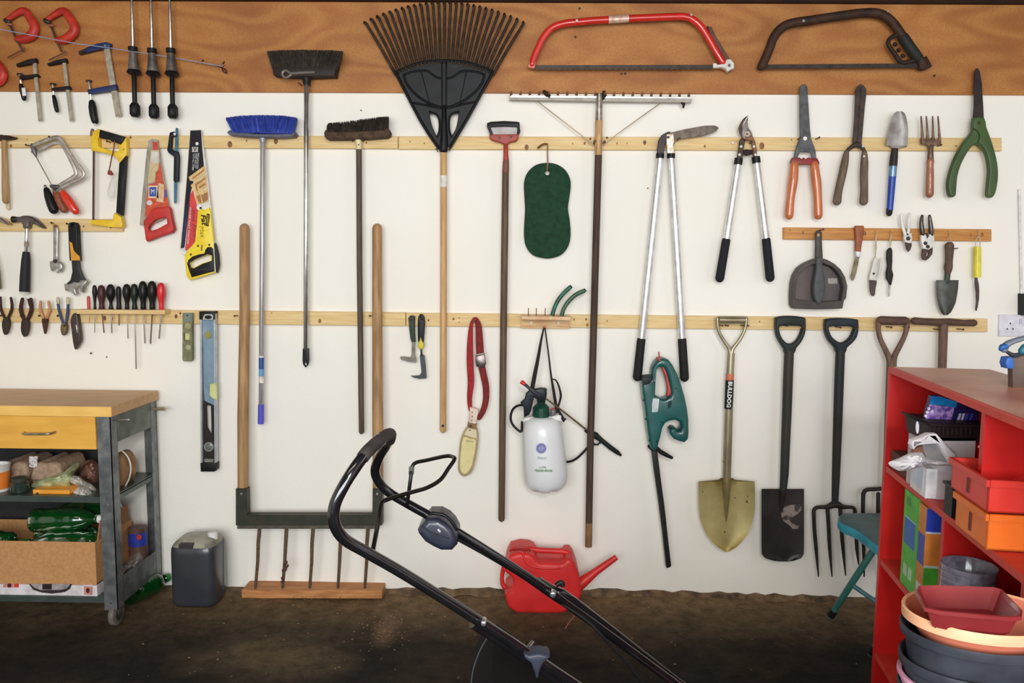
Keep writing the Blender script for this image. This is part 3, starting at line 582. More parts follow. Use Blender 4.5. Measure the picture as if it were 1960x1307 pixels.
# screwdriver rack
rk = thing('screwdriver_rack', 'pale wooden ledge holding ten screwdrivers on the lower left batten', 'rack', 237, 600, .03)
MB().plate([(152, 591.5), (321, 592.5), (321, 601), (153, 600)], .0205, .075, bev=.002).build('ledge', PINE, rk)
SD = [('small red', 169.2, 567, 3, [.9, 1, 1, 1, .9], (200, 70, 64), 171, 616, .8), ('slim black', 181, 546, 4.6, [.75, 1, .75, .5, .6], (40, 32, 32), 181, 636, 1), ('maroon', 194, 546.5, 7.4, [.8, 1, .95, .65, .75], (74, 44, 46), 199, 636, 1.4), ('narrow waisted black', 211.7, 545, 8.2, [.8, 1, .9, .35, .55], (30, 28, 28), 214, 636.5, 1.6), ('straight cylindrical black', 227, 549, 4.8, [.9, .95, .9, .85, 1], (30, 26, 26), 228, 622, 1.3), ('matt black ribbed', 242.5, 544.5, 7.8, [.8, 1, .85, .5, .55], (32, 28, 26), 245, 647, 1.2), ('greenish black long-bladed', 257, 544, 7, [.8, 1, .95, .55, .75], (36, 42, 36), 260.5, 705, 1.4), ('big glossy black', 273.5, 539, 8.4, [.8, 1, .95, .6, .6], (26, 28, 26), 277.5, 656, 1.7), ('broad dark brown-black', 291, 539, 9, [.8, 1, .95, .6, .6], (32, 28, 26), 288, 657, 1.5), ('bright red round-headed', 308.3, 542, 7.9, [.8, 1, .9, .62, .6], (222, 40, 46), 304.5, 647, 1.8)]
for i, (nm, x, y, r, pr, c, sx, sy, sr) in enumerate(SD):
    t = thing('screwdriver', nm+' handled screwdriver standing in the rack', 'screwdriver', x, 591, .045, 'screwdrivers in the rack')
    L_ = 590.5-y; rd = [r*q for q in pr]
    tb(t, 'handle', M(c, .35), [(x, y+r*.55), (x+.2, y+L_*.3), (x+.4, y+L_*.5), (x+.6, y+L_*.75), (x+.8, 590.5)], rd, d=.048, sm=2, seg=12)
    tb(t, 'blade', SCW if i not in (4, 8, 2) else M((130, 110, 90), .5, .5), [(x+.8, 592), (sx, sy)], [sr, sr*.9], d=.048, seg=7)
# levels
t = thing('torpedo_level', 'short dull olive green spirit level on the lower batten', 'level', 360, 600, .03)
OL = M((134, 134, 100), .5, .2, (108, 106, 76), 40)
pl(t, 'body', OL, [(351, 599), (369, 599), (369.5, 687), (367, 691), (353, 691), (350.5, 688)], .024, .042, holes=[rc(354.5, 637, 364.5, 651)], bev=.0015)
pl(t, 'top_block', M((120, 130, 118), .5), rc(351, 599, 369, 616), .0415, .0435)
pl(t, 'vial', M((214, 214, 150), .2), rc(354.7, 637.2, 364.3, 650.8), .028, .04, bev=.003)
disc(t, 'vial', M((160, 158, 110), .2), 359.5, 624, 6, .042, .0428); disc(t, 'vial', M((176, 176, 140), .2), 360, 664.5, 4.8, .042, .0428); disc(t, 'screw', DKM, 358.5, 604, 1.6, .0435, .0445)
t = thing('spirit_level', 'long spirit level with a blue metal face and black ends', 'level', 399, 600, .03)
pl(t, 'body', M((70, 74, 78), .4, .3, (40, 40, 42), 40), [(385, 597), (413, 597), (414.5, 760), (415, 899), (387, 899), (385.5, 760)], .022, .036, holes=[[(395, 774), (404.5, 776), (406, 829), (402, 828), (396.5, 818)]], bev=.001)
for a, b in ((384.5, 388), (410.5, 414)): pl(t, 'rail', M((196, 200, 205), .35, .6), [(a, 600), (b, 600), (b+1.6, 896), (a+1.6, 896)], .03, .052, bev=.001)
pl(t, 'face', M((150, 172, 190), .3, .5, (124, 148, 168), 14), [(388.5, 612), (409.5, 612), (411, 776), (392, 767), (390, 740)], .036, .042)
pl(t, 'face', M((46, 40, 38), .45), [(390, 767), (411, 777), (412, 830), (411, 895), (391, 895)], .036, .041, holes=[[(395, 774), (404.5, 776), (406, 829), (402, 828), (396.5, 818)]], label='black lower half with a hand slot')
pl(t, 'end_cap', BLK, rc(384, 595.5, 414, 611), .022, .056, bev=.003, steps=2); pl(t, 'end_cap', BLK, [(386, 884), (416.5, 884), (416.5, 897), (413, 901), (386.5, 901)], .022, .054, bev=.003, steps=2)
pl(t, 'hanging_eye', M((206, 206, 200), .3, .6), [(388, 612), (389, 604), (393, 601), (405, 601), (408, 604), (408, 612)], .0565, .058, holes=[ell(398.5, 607, 7, 3.6)]); 
disc(t, 'vial', M((150, 150, 90), .2), 398, 641, 7.5, .042, .045); pl(t, 'vial', M((206, 214, 150), .15), [(402, 735), (415, 732), (416, 765), (408, 763), (402, 757)], .042, .056, bev=.003)
v = disc(t, 'vial', M((168, 170, 166), .3, .4), 399.7, 855, 9.4, .041, .044); disc(v, 'lens', M((112, 116, 116), .2), 399.7, 855, 7.2, .044, .0446); pl(t, 'vial', M((150, 146, 140), .3, .3), [(391.5, 878), (409, 878), (409, 890), (400, 895), (391.5, 890)], .041, .044)
nail(398.5, 603, .06)
# ================================================================ broadfork
BFW = M((182, 144, 98), .6, 0, (134, 98, 62), 6, (10, 10, 1), 0, .3, .7); DGR = M((38, 46, 36), .55, .2, (58, 54, 40), 26)
t = thing('broadfork', 'wide garden broadfork with two wooden handles and dark green frame standing on a plank', 'fork', 594, 1123, .1)
for hx in ((468, 467, 465, 465), (722, 722, 723, 723.5)):
    tb(t, 'handle', BFW, [(hx[0], 436, .045), (hx[0], 600, .062), (hx[2], 800, .08), (hx[3], 945, .092)], [9.4, 9.6, 10.6, 10.2], seg=14, ratio=.9)
pl(t, 'frame', DGR, [(454.5, 933), (475, 933), (476, 983), (714.5, 983), (715, 933), (733, 933), (732.5, 1002.5), (454.5, 1002.5)], .078, .12, bev=.002)
for x, y in ((462, 945), (722, 945)): disc(t, 'bolt', SCW, x, y, 2.4, .12, .123)
pl(t, 'tine_bar', M((96, 92, 80), .6, .3, (70, 66, 56), 40), rc(456, 1001, 724, 1010), .084, .112)
TN = M((104, 84, 62), .85, 0, (74, 56, 40), 120, bump=.5)
for i, (a, b) in enumerate([(497.6, 489), (549, 541), (600, 593), (653, 647), (705, 698.5)]):
    tb(t, 'tine', TN, [(a, 1004, .1), ((a*2+b)/3+(i % 2)-.5, 1040, .102), ((a+b)/2, 1075, .1), (b, 1124, .085)], [4, 3.7, 3.4, 2.9], seg=8)
mb = MB()
for x, y, r in ((547, 1078, 3.4), (545, 1090, 4.4), (542, 1105, 3), (550, 1084, 2.4), (541, 1112, 2.6)):
    c = W(x, y, .11); mb.tubew([c+Vector((-.004, 0, -.004)), c+Vector((.003, -.003, .006))], r*S(.1), 7)
mb.build('mud_clod', M((98, 66, 50), .9, 0, (70, 48, 36), 150), t)
a = PZ(463, 1143, .0); b = PZ(731, 1143.5, .0); k = W(463, 1128, .15)
plank = MB().box8([(a.x, a.y, -.004), (b.x, b.y, -.004), (b.x, b.y+.1, -.004), (a.x, a.y+.1, -.004), (a.x, a.y, .031), (b.x, b.y, .031), (b.x, b.y+.1, .031), (a.x, a.y+.1, .031)])
plank.build('floor_plank', M((196, 136, 80), .65, 0, (160, 104, 58), 10, (1, 8, 8)), smooth=False, label='short wooden plank on the floor under the tines of the broadfork', cat='plank')
for x in (457, 478, 712, 733): nail(x, 604, .055)
# ================================================================ brooms
t = thing('push_broom', 'broom with bright blue bristles and silver handle', 'broom', 503, 262, .06)
bristles(t, M((60, 84, 184), .6, 0, (42, 60, 150), 60), ((447, 254), (561, 257)), [(433, 226), (462, 222), (500, 221), (540, 222), (569, 226)], .03, .075, 1500, spread=.012)
pl(t, 'brush_head', M((92, 90, 108), .5, 0, (70, 68, 84), 40), [(438, 255), (443, 250.5), (447, 254), (500, 258), (561, 257), (565, 252), (568.5, 258), (564, 263), (540, 265), (470, 263), (443, 260)], .03, .075, bev=.004, steps=3)
tb(t, 'socket', M((160, 160, 176), .4, .3), [(503, 263), (503, 272)], 6, d=.05, rnd=False, seg=14)
h = tb(t, 'handle', M((186, 184, 184), .35, .5, (150, 148, 148), 8, (30, 30, 1)), [(503, 270), (502, 480), (499.5, 774)], 4.6, d=.048, seg=14)
for y0, y1, c in ((681, 684, (235, 235, 235)), (684, 706, (40, 82, 150)), (706, 720, (110, 170, 215)), (720, 730, (226, 214, 200)), (730, 732, (240, 240, 235))): tb(h, 'label_band', M(c, .4), [(500.3, y0), (500.2, y1)], 4.9, d=.048, rnd=False, seg=14)
tb(t, 'end_cap', M((84, 80, 200), .45), [(499.6, 774), (499, 811)], 5.6, d=.048, seg=14, rnd=False)
nail(493, 266, .06); nail(513, 266, .06)
t = thing('push_broom', 'broom with dark grey head hung highest, long shiny metal handle', 'broom', 587, 150, .06)
GB = M((74, 66, 58), .8, 0, (52, 46, 42), 60)
bristles(t, GB, ((524, 134), (646, 134)), [(512, 99), (540, 97), (586, 96), (630, 97), (656, 99)], .03, .085, 1700, spread=.014)
pl(t, 'brush_head', M((44, 36, 34), .55), [(525, 131), (646, 131), (643, 147.5), (600, 149), (560, 148), (527, 146)], .03, .085, bev=.003, steps=2)
tb(t, 'hang_clip', M((128, 118, 108), .4, .4), [(601, 138), (575, 139), (557, 140), (548, 135), (541, 138), (542, 146), (549, 148), (557, 143)], 2.6, d=.09, sm=2, seg=8)
tb(t, 'socket', BLK, [(587, 149), (587, 156), (587, 163)], [9, 7.5, 6], d=.055, rnd=False, seg=14)
tb(t, 'handle', M((205, 204, 202), .18, .9), [(587, 162), (586, 400), (585.3, 668)], 4.7, d=.05, seg=14)
pl(t, 'end_cap', BLK, [(580, 667), (591, 667), (591.5, 690), (590, 698), (585.5, 703), (581, 698), (579.5, 690)], .043, .058, holes=[[(585.6, 692), (588, 697), (585.6, 700.5), (583, 697)]], bev=.003, steps=2)
nail(579, 165, .06, par=pw); nail(595, 165, .06, par=pw)
t = thing('push_broom', 'old wooden broom with short ragged dark brown bristles', 'broom', 686, 268, .06)
bristles(t, M((62, 54, 44), .8, 0, (40, 34, 28), 70), ((627, 257), (743, 251)), [(627, 238), (650, 236), (690, 231), (720, 227), (743, 225)], .03, .08, 1100, r=.0014, jit=6, spread=.01)
pl(t, 'brush_head', M((88, 66, 50), .7, 0, (60, 44, 34), 40), [(623, 256), (626, 250), (629, 254), (690, 253), (738, 251), (744, 246), (748, 254), (747, 260), (742, 264), (700, 267), (650, 268), (628, 268), (624, 263)], .028, .082, bev=.005, steps=3)
tb(t, 'socket', M((222, 206, 160), .5), [(686.3, 266), (686.6, 286)], 6.3, d=.05, rnd=False, seg=14); disc(t, 'screw', DKM, 686.4, 277, 1.3, .0635, .0648)
tb(t, 'handle', M((92, 80, 64), .7, 0, (66, 56, 46), 10, (20, 20, 1)), [(687, 284), (688, 500), (690.5, 700), (692, 826)], 5.4, d=.048, seg=14)
nail(677, 272, .06); nail(697, 272, .06)
# ================================================================ leaf rake
t = thing('leaf_rake', 'large black plastic fan leaf rake with a pale wooden handle', 'rake', 849, 288, .05)
RK = M((30, 33, 36), .5, 0, (22, 23, 25), 20); TK = M((40, 32, 27), .75, 0, (66, 50, 38), 40)
pl(t, 'head_plate', RK, [(757, 138), (775, 129), (800, 121), (825, 117), (850, 116), (876, 117), (902, 121), (926, 128), (944, 137), (930, 163), (912, 195), (895, 226), (880, 250), (869, 270), (861, 281), (857, 287), (843, 288), (838, 280), (826, 262), (805, 231), (785, 196), (770, 164)], .034, .04, holes=[cr([(823, 216), (832, 219), (839, 227), (840.5, 242), (838.5, 259), (835, 259), (828, 243), (824, 229)], 2, True), cr([(877, 215.5), (868, 217), (862, 224), (860.5, 240), (862, 257), (865, 259), (872, 247), (876, 231)], 2, True)], bev=.002)
RB = M((20, 21, 24), .45)
for p, r in (([(757, 138), (805, 231), (840, 284)], 3), ([(944, 137), (895, 226), (860, 284)], 3), ([(758, 138), (790, 124), (825, 117), (850, 116), (876, 117), (908, 123), (943, 137)], 2.6),
             ([(773, 143), (778, 160), (795, 180), (818, 196), (845, 206), (855, 206), (880, 197), (905, 180), (922, 160), (927, 143)], 2.4), ([(773, 143), (790, 137), (815, 135), (824, 140), (836, 148), (846, 150)], 2),
             ([(927, 143), (910, 137), (885, 136), (876, 141), (865, 148), (856, 150)], 2), ([(792, 197), (815, 201), (850, 207), (885, 200), (908, 195)], 2), ([(846, 118), (846, 205)], 1.5), ([(854, 118), (854, 205)], 1.5),
             ([(822, 214), (835, 219), (841, 230), (841, 250), (837, 262)], 2), ([(878, 214), (865, 218), (860, 228), (860, 248), (864, 262)], 2), ([(806, 136), (822, 197)], .9), ([(893, 137), (880, 197)], .9)):
    tb(t, 'rib', RB, p, r, d=.041, sm=3, seg=8)
tb(t, 'socket', RB, [(850, 205), (850, 240), (850, 270), (849, 287)], [4, 5.5, 7.5, 8.5], d=.045, seg=14)
for i in range(27):
    u = i/26; a = (757+187*u, 138-22*math.sin(math.pi*u)); b = (701+301*u+1.5*math.sin(math.pi*2*u), 45-38*math.sin(math.pi*u)**.85)
    m_ = ((a[0]+b[0])/2, (a[1]+b[1])/2)
    dx, dy = b[0]-a[0], b[1]-a[1]; l = math.hypot(dx, dy)
    tb(t, 'tine', TK, [(a[0], a[1]+4, .038), (m_[0], m_[1], .046), (b[0], b[1], .052), (b[0]+dx/l*3-2, b[1]+dy/l*3, .036), (b[0]+dx/l*2-3, b[1]+dy/l*2+1, .024)], [2.9, 2.9, 2.7, 2.4, 1.9], seg=7)
h = tb(t, 'handle', M((208, 170, 118), .55, 0, (180, 134, 84), 8, (12, 12, 1), 0, .3, .7), [(849, 284), (849, 500), (848.5, 700), (848, 823)], 6.3, d=.044, seg=14)
tb(h, 'label_band', M((228, 224, 214), .5), [(849, 336), (849, 358)], 6.45, d=.044, rnd=False, seg=14); disc(h, 'hole', DKM, 847.5, 815, 2.7, .0575, .0585)
nail(838, 290, .06, par=BT[1][4]); nail(861, 288, .06, par=BT[1][4])
# ================================================================ hoe
t = thing('scuffle_hoe', 'swivel hoe with black stirrup blade, red neck and long dark wooden handle', 'hoe', 968, 300, .05)
pl(t, 'stirrup_blade', BLK, [(932, 242), (932.5, 236), (940, 233.5), (965, 232), (990, 233.5), (994.5, 235), (995, 246), (996, 252), (993, 258), (990, 262), (940, 262)], .03, .052, holes=[[(939, 244), (942, 243), (967, 242), (989, 243), (991, 246), (989, 258), (944, 258)]], bev=.003, steps=2)
pl(t, 'mirror_plate', M((188, 182, 180), .5), [(938, 243), (990, 242), (991, 258), (943, 259)], .028, .032)
CR2 = M((168, 54, 36), .5, 0, (140, 40, 28), 40)
pl(t, 'neck_plate', CR2, [(936.5, 258), (992.5, 257.5), (992, 265), (987, 271), (975, 273), (972, 277), (965, 277), (958, 273), (945, 270), (938, 266)], .03, .056, bev=.004, steps=3)
tb(t, 'socket', CR2, [(968, 275), (968.2, 295), (968.5, 310)], [4, 4.6, 5.6], d=.048, seg=12); tb(t, 'socket_sleeve', M((128, 60, 48), .6, 0, (110, 76, 60), 40), [(968.5, 308), (967.7, 329)], [5.8, 6.6], d=.048, seg=12)
tb(t, 'handle', M((106, 86, 64), .65, 0, (72, 54, 40), 9, (14, 14, 1), 0, .3, .7), [(967.7, 328), (966, 450), (963, 700), (960, 993)], [6.3, 6.6, 6.6, 6.4], d=.047, seg=14)
nail(957, 268, .06, par=BT[1][4]); nail(979, 267, .06, par=BT[1][4])
# ================================================================ kneeling pad
t = thing('kneeling_pad', 'dark green foam kneeling pad hanging by a hook on the wall', 'pad', 1048, 400, .02)
pl(t, 'foam', M((34, 66, 46), .85, 0, (26, 54, 38), 50, bump=.2), [(1047, 312), (1066, 315), (1082, 326), (1091, 343), (1092, 360), (1089, 382), (1087, 400), (1090, 420), (1092, 448), (1088, 470), (1075, 487), (1056, 494), (1040, 494), (1020, 488), (1007, 472), (1003, 450), (1004, 420), (1005, 400), (1004, 380), (1003, 350), (1010, 330), (1026, 316)], .004, .03, sm=3, hsm=0, holes=[ell(1047.5, 331, 4.6, 4.8, 12)], bev=.006, steps=3)
tb(t, 'cord', M((150, 120, 70), .8), [(1047, 328, .033), (1048.5, 312, .034), (1048, 296, .03), (1048, 279, .034)], 1.3, d=.03, seg=7)
tb(BT[1][4], 'hook', M((140, 90, 40), .5, .5), [(1048, 275, .02), (1047.5, 276, .038), (1043, 275, .046), (1036, 278, .046), (1030, 283, .046)], [1.2, 1.5, 1.6, 1.8, 2], d=.04, sm=3, seg=8)
# ================================================================ landscape rake
t = thing('hay_rake', 'very wide aluminium hay rake with a long weathered handle', 'rake', 1145, 230, .05)
pl(t, 'head_bar', M((178, 172, 162), .55, 0, (150, 144, 134), 30), [(974.5, 187), (1324, 190), (1322, 197), (1150, 195), (975, 192)], .03, .05)
pl(t, 'head_bar_lip', M((238, 238, 236), .3, .4), [(979, 183.5), (1324, 187), (1324, 190.5), (975, 188)], .026, .056)
for i in range(20):
    x = 978.5+17.9*i; y = 184+3*i/19
    tb(t, 'tooth', M((150, 106, 70), .6, .2, (120, 80, 50), 60), [(x, y+3, .045), (x-.3, y-4, .052), (x+.5, y-8, .075)], [2.3, 2.5, 2.1], seg=8)
tb(t, 'dried_grass', M((58, 42, 32), .9), [(1041, 175, .05), (1047, 180, .06), (1052, 185, .05)], [3, 5, 3.5], seg=7); tb(t, 'dried_grass', M((58, 42, 32), .9), [(1305, 197, .05), (1309, 199, .06), (1308, 206, .05)], [2, 3.4, 1.6], seg=7); tb(t, 'dried_grass', M((52, 40, 30), .9), [(1156, 176, .05), (1157, 182, .055), (1153, 189, .05)], [3.2, 4.8, 3.5], seg=7)
WR = M((170, 150, 120), .5, .5)
tb(t, 'brace', WR, [(1026, 192, .04), (1136, 277, .052)], .9, seg=6); tb(t, 'brace', WR, [(1263, 198, .04), (1153, 277, .052)], .9, seg=6)
tb(t, 'ferrule', M((190, 186, 180), .3, .7, (110, 90, 76), 40), [(1147, 179), (1147, 205), (1146.5, 233)], [5, 6, 6.8], d=.058, seg=12, rnd=False)
h = tb(t, 'handle', M((84, 68, 56), .7, 0, (58, 46, 38), 7, (14, 14, 1), 0, .3, .7), [(1145.5, 296, .06), (1142, 420, .062), (1136, 640, .066), (1130, 850, .07), (1126.5, 1045, .072)], 6.7, seg=14, rnd=False)
tb(h, 'bare_wood_section', M((206, 168, 112), .55, 0, (150, 106, 70), 12, (10, 10, 1)), [(1146.3, 231), (1145.4, 297)], 6.9, d=.06, seg=14, rnd=False)
tb(h, 'bare_wood_section', M((140, 104, 66), .6, 0, (110, 78, 50), 14), [(1127.5, 1000, .072), (1126.5, 1046, .072)], 6.8, seg=14, rnd=False)
nail(1136, 276, .07, 2); nail(1154, 277, .07, 2); nail(1129, 268, .03); nail(1161, 266, .03)
# ================================================================ nail rack with two hoses
t = thing('peg_shelf', 'small wooden shelf with three upright nails and hose pegs on the lower batten', 'shelf', 1044, 620, .03)
pl(t, 'back_plate', M((212, 180, 130), .6, 0, (190, 140, 90), 12, (1, 1, 8)), [(997, 612), (1092, 613), (1091, 629), (997, 628)], .0203, .028)
MB().plate([(998, 603.5), (1091.5, 605), (1092, 612.5), (998, 610.5)], .028, .1, bev=.002).build('shelf_board', M((226, 200, 158), .6, 0, (190, 120, 74), 20), t)
for x in (1011.5, 1026.5, 1043): tb(t, 'upright_nail', M((120, 70, 50), .5, .5), [(x, 605, .075), (x+(x > 1040)*1, 590, .075)], .9, seg=7)
for x in (1017, 1069): disc(t, 'screw', WHT, x, 617.5, 2, .028, .0295)
for q, (lb, P) in enumerate((('left green rubber hose piece standing in the peg shelf', [(1057, 604), (1061, 590), (1068, 575), (1079, 561), (1092, 549)]), ('right green hose piece, more bent over, standing in the peg shelf', [(1075, 605), (1079, 591), (1088, 577), (1102, 564), (1119, 556)]))):
    t2 = thing('hose_piece', lb, 'hose', P[0][0], P[0][1], .08, 'green hose pieces')
    tb(t2, 'tube', M((28, 104, 78) if q == 0 else (66, 100, 66), .4, 0, (22, 70, 52), 30), P, 4.1, d=.08, sm=4, seg=12, rnd=False)
    tb(t2, 'dark_end', BLK, [P[-1], (P[-1][0]+2, P[-1][1]-1.6)], 3.4, d=.08, rnd=False)
# ================================================================ sprayer
t = thing('pressure_sprayer', 'white garden pressure sprayer with green cap hanging by a black strap', 'sprayer', 1042, 930, .08)
SPW = M((228, 229, 232), .35, 0, (220, 222, 224), 6, coat=.2)
prof = [(797, 1038, 20), (800, 1038, 27), (806, 1038.5, 33), (815, 1038.5, 37), (828, 1039, 39.5), (842, 1040, 40.3), (865, 1041.5, 41), (885, 1043, 41.8), (900, 1044.5, 42.3), (914, 1045.3, 41.5), (924, 1045, 39), (932, 1044, 34), (937, 1043, 27), (939, 1042.5, 16)]
def vloft(pr, d, depth, seg=28, lob=None):
    V = []; F = []
    for k, (py, cx, hw) in enumerate(pr):
        c = W(cx, py, d); r = hw*S(d)
        for i in range(seg):
            a = 2*math.pi*i/seg; v = c+Vector((r*math.cos(a), r*depth*math.sin(a), 0))
            if lob: v.z += lob(k, a, r)
            V.append(v)
    m = len(pr)
    for i in range(m-1):
        for k in range(seg):
            k2 = (k+1) % seg; F.append((i*seg+k, (i+1)*seg+k, (i+1)*seg+k2, i*seg+k2))
    F.append(tuple(range(seg))); F.append(tuple((m-1)*seg+k for k in reversed(range(seg))))
    return MB().add(V, F)
bt = vloft(prof, .1, .95, 30, lambda k, a, r: (.016*max(0, math.cos(a*5+math.pi/2+math.pi)) if k > 10 else 0)*((k-10)/3)).build('bottle', SPW, t)
pl(t, 'shoulder_collar', WHT, [(1002, 800), (1008, 797), (1020, 796), (1055, 796), (1068, 792), (1074, 795), (1074, 806), (1066, 803), (1010, 803), (1002, 806)], .08, .12, bev=.003)
vloft([(773, 1036, 10), (778, 1036, 15), (780, 1035.5, 16), (795, 1035.5, 17), (799, 1036, 17)], .1, 1, 14).build('screw_cap', M((24, 74, 58), .35, 0, (18, 56, 44), 30), t, ang=20)
vloft([(742, 1038, 7), (744, 1038, 9), (756, 1037, 10), (765, 1036, 9), (774, 1036, 7.5)], .1, 1, 14).build('pump_neck', M((40, 58, 58), .3), t)
pl(t, 'pump_handle', M((26, 34, 40), .35), [(1015, 745), (1024, 744), (1036, 742), (1044, 744), (1045.5, 758), (1043, 766), (1034, 769), (1027, 763), (1022, 760), (1017, 784), (1013, 793), (1003, 798), (1002, 779), (996, 770), (1004, 763), (1007, 752)], .12, .145, bev=.005, steps=3)
tb(t, 'valve', M((110, 110, 112), .4), [(1058, 793), (1059, 786)], 5.5, d=.1, seg=10); tb(t, 'valve_cap', M((206, 40, 48), .4), [(1054, 784), (1061, 782)], 2.2, d=.1)
ln = tb(t, 'lance_grip', M((56, 58, 66), .35), [(1005, 736), (1012, 742), (1022, 750), (1033, 757)], [3.2, 3, 4.4, 4], d=.16, seg=12)
tb(ln, 'red_nozzle', M((206, 34, 40), .35), [(997, 730), (1004, 735)], 4, d=.16, rnd=False, seg=12)
tb(t, 'lance_tube', M((150, 128, 96), .35, .7), [(1044, 762, .13), (1075, 785, .09), (1122, 822, .04)], 1.9, seg=10)
g = tb(t, 'spray_gun', M((26, 34, 32), .45), [(1121, 824), (1132, 830), (1142, 835), (1152, 843), (1168, 856), (1182, 866), (1188, 871)], [3, 6, 6, 4.6, 4.8, 4.4, 2.4], d=.034, seg=12)
tb(g, 'trigger', M((26, 34, 32), .45), [(1138, 829), (1142, 830), (1141, 836)], 3.4, d=.036); tb(g, 'trigger', M((26, 34, 32), .45), [(1132, 850), (1144, 851), (1150, 846)], 1.8, d=.036)
HS_ = M((24, 24, 26), .5)
tb(t, 'hose', HS_, [(1004, 775), (992, 776), (982, 783), (977.5, 797), (980, 810), (988, 820), (997, 826), (999, 818), (999, 808)], [2.4]*9, d=.1, sm=4, seg=9)
tb(t, 'hose', HS_, [(1080, 884, .1), (1092, 883, .08), (1104, 877, .06), (1116, 866, .045), (1126, 855, .036), (1136, 848, .036)], 2.3, sm=3, seg=9)
STP = M((40, 36, 34), .8)
tb(t, 'strap', STP, [(1041, 627, .05), (1036, 650, .06), (1030, 685, .07), (1024, 715, .08), (1018, 748, .09), (1013, 780, .09)], [1.4, 2.2, 3.2, 4, 4.2, 4], sm=3, ratio=.3, seg=8)
tb(t, 'strap', STP, [(1043, 627, .05), (1049, 670, .06), (1055, 720, .075), (1060, 750, .085), (1066, 788, .1)], [1.3, 1.5, 1.9, 2.8, 3.2], sm=3, ratio=.3, seg=8)
tb(t, 'strap_tail', STP, [(1057, 726, .08), (1063, 727, .09), (1069, 737, .09), (1073.5, 756, .09), (1071, 770, .09), (1068, 782, .1), (1077, 800, .1), (1079, 806, .1)], [1.3, 1.5, 1.8, 2.2, 2, 2.4, 3, 2], sm=3, ratio=.35, seg=8)
tb(t, 'strap_hook', STP, [(1078, 804), (1082, 802)], 2.2, d=.1)
def onb(x, y, d=.1, R=.0858): return d
SB_ = M((88, 96, 180), .5); dF = .1+.0865
for k in range(18):
    a = 2*math.pi*k/18; pl(t, 'emblem', SB_, [(1036+math.cos(a+q)*r, 858+math.sin(a+q)*r) for q, r in ((-.12, 3.6), (-.11, 9.8), (.11, 9.8), (.12, 3.6))], dF, dF+.0006, bev=.0001)
disc(t, 'emblem', M((150, 158, 205), .5), 1036, 858, 5.6, dF, dF+.0007)
text(t, 'lettering', 'Aqua', 1037, 876, 6, dF+.001, M((160, 190, 190), .5), wid=18)
text(t, 'lettering', '5 LITRE', 1039, 894.5, 4, dF+.001, M((110, 160, 110), .5), wid=13)
text(t, 'lettering', 'PRESSURE SPRAYER', 1040.5, 901, 4.6, dF+.001, M((76, 140, 70), .5), wid=34, bold=.01)
nail(1041.5, 624, .06, 1.6, M((190, 84, 50), .5), BT[4][4])
# ================================================================ belt with pruning saw sheath
t = thing('sheath_belt', 'red webbing belt loop with a metal buckle hanging from the lower batten', 'belt', 908, 612, .03)
BR = M((166, 34, 40), .85, 0, (130, 26, 32), 60)
tb(t, 'webbing', BR, [(909, 611, .045), (903, 617, .045), (900.5, 640, .045), (899.5, 670, .045), (900, 700, .045), (901.5, 730, .045), (899, 760, .045), (900, 780, .045), (905, 792, .045)], [2.4, 3, 5, 6.2, 6.6, 6.4, 5, 4.2, 4], sm=4, ratio=.25, seg=8)
tb(t, 'webbing', M((128, 34, 32), .85, 0, (104, 26, 26), 60), [(906, 611, .04), (911, 611, .04), (916, 625, .04), (918, 660, .04), (920, 690, .04), (925, 715, .04), (930, 740, .04), (930, 765, .04), (925, 785, .04), (917, 800, .04)], [2.6, 4, 6, 7.4, 7, 6.6, 6.4, 6, 5.6, 4.6], sm=4, ratio=.25, seg=8)
b = pl(t, 'buckle', M((124, 112, 110), .3, .7, (96, 84, 84), 40), [(911, 681), (925, 678), (928, 680), (930.5, 695), (928, 702), (920, 704.5), (912, 701), (910, 690)], .045, .056, bev=.003, steps=2)
tb(b, 'bar', SCW, [(911, 679.5), (927, 676.5)], 1.8, d=.055, seg=8)
t = thing('pruning_saw_sheath', 'cream sheath holding a pruning saw on the end of the red belt', 'sheath', 897, 860, .04)
OLB = M((176, 156, 106), .65); 
pl(t, 'sheath_body', OLB, [(894.5, 816), (904, 818), (913, 819), (915, 828), (915.5, 840), (912, 868), (907, 892), (902, 903), (894, 910), (886, 910.5), (879, 903), (877, 893), (878.5, 868), (881, 845), (886, 829)], .026, .042, bev=.004, steps=2, sm=2)
pl(t, 'sheath_panel', M((222, 210, 156), .6, 0, (212, 200, 140), 30), [(887, 836), (900, 840), (911, 843), (908, 868), (903, 890), (898, 900), (892, 906), (886, 906), (881, 898), (881, 880), (883, 858)], .042, .0445, sm=2)
pl(t, 'sheath_panel', M((224, 208, 176), .6), [(896, 819), (911, 823), (913, 835), (912, 839), (900, 836), (888, 832)], .042, .0445)
pl(t, 'collar', M((140, 104, 66), .6), [(896, 807), (913, 811), (911, 820), (894.5, 816)], .036, .052, bev=.002)
pl(t, 'saw_handle', M((226, 206, 190), .55, 0, (210, 184, 166), 30), [(899.5, 778), (915.5, 783), (916, 787), (911, 811), (897, 808), (899, 790)], .034, .056, bev=.004, steps=3)
for x, y in ((904, 789), (904, 797), (903, 804)): disc(t, 'rivet', M((130, 70, 50), .5), x, y, 1.3, .056, .057)
disc(t, 'rivet', M((90, 50, 30), .5), 901.5, 815.5, 2.4, .05, .0535); disc(t, 'rivet', DKM, 899.5, 823.5, 1.4, .0445, .046)
text(t, 'lettering', 'SAW', 899.5, 844.5, 4.5, .0448, M((110, 98, 60), .5), ang=-8, wid=15)
nail(908, 614, .06, 1.8)
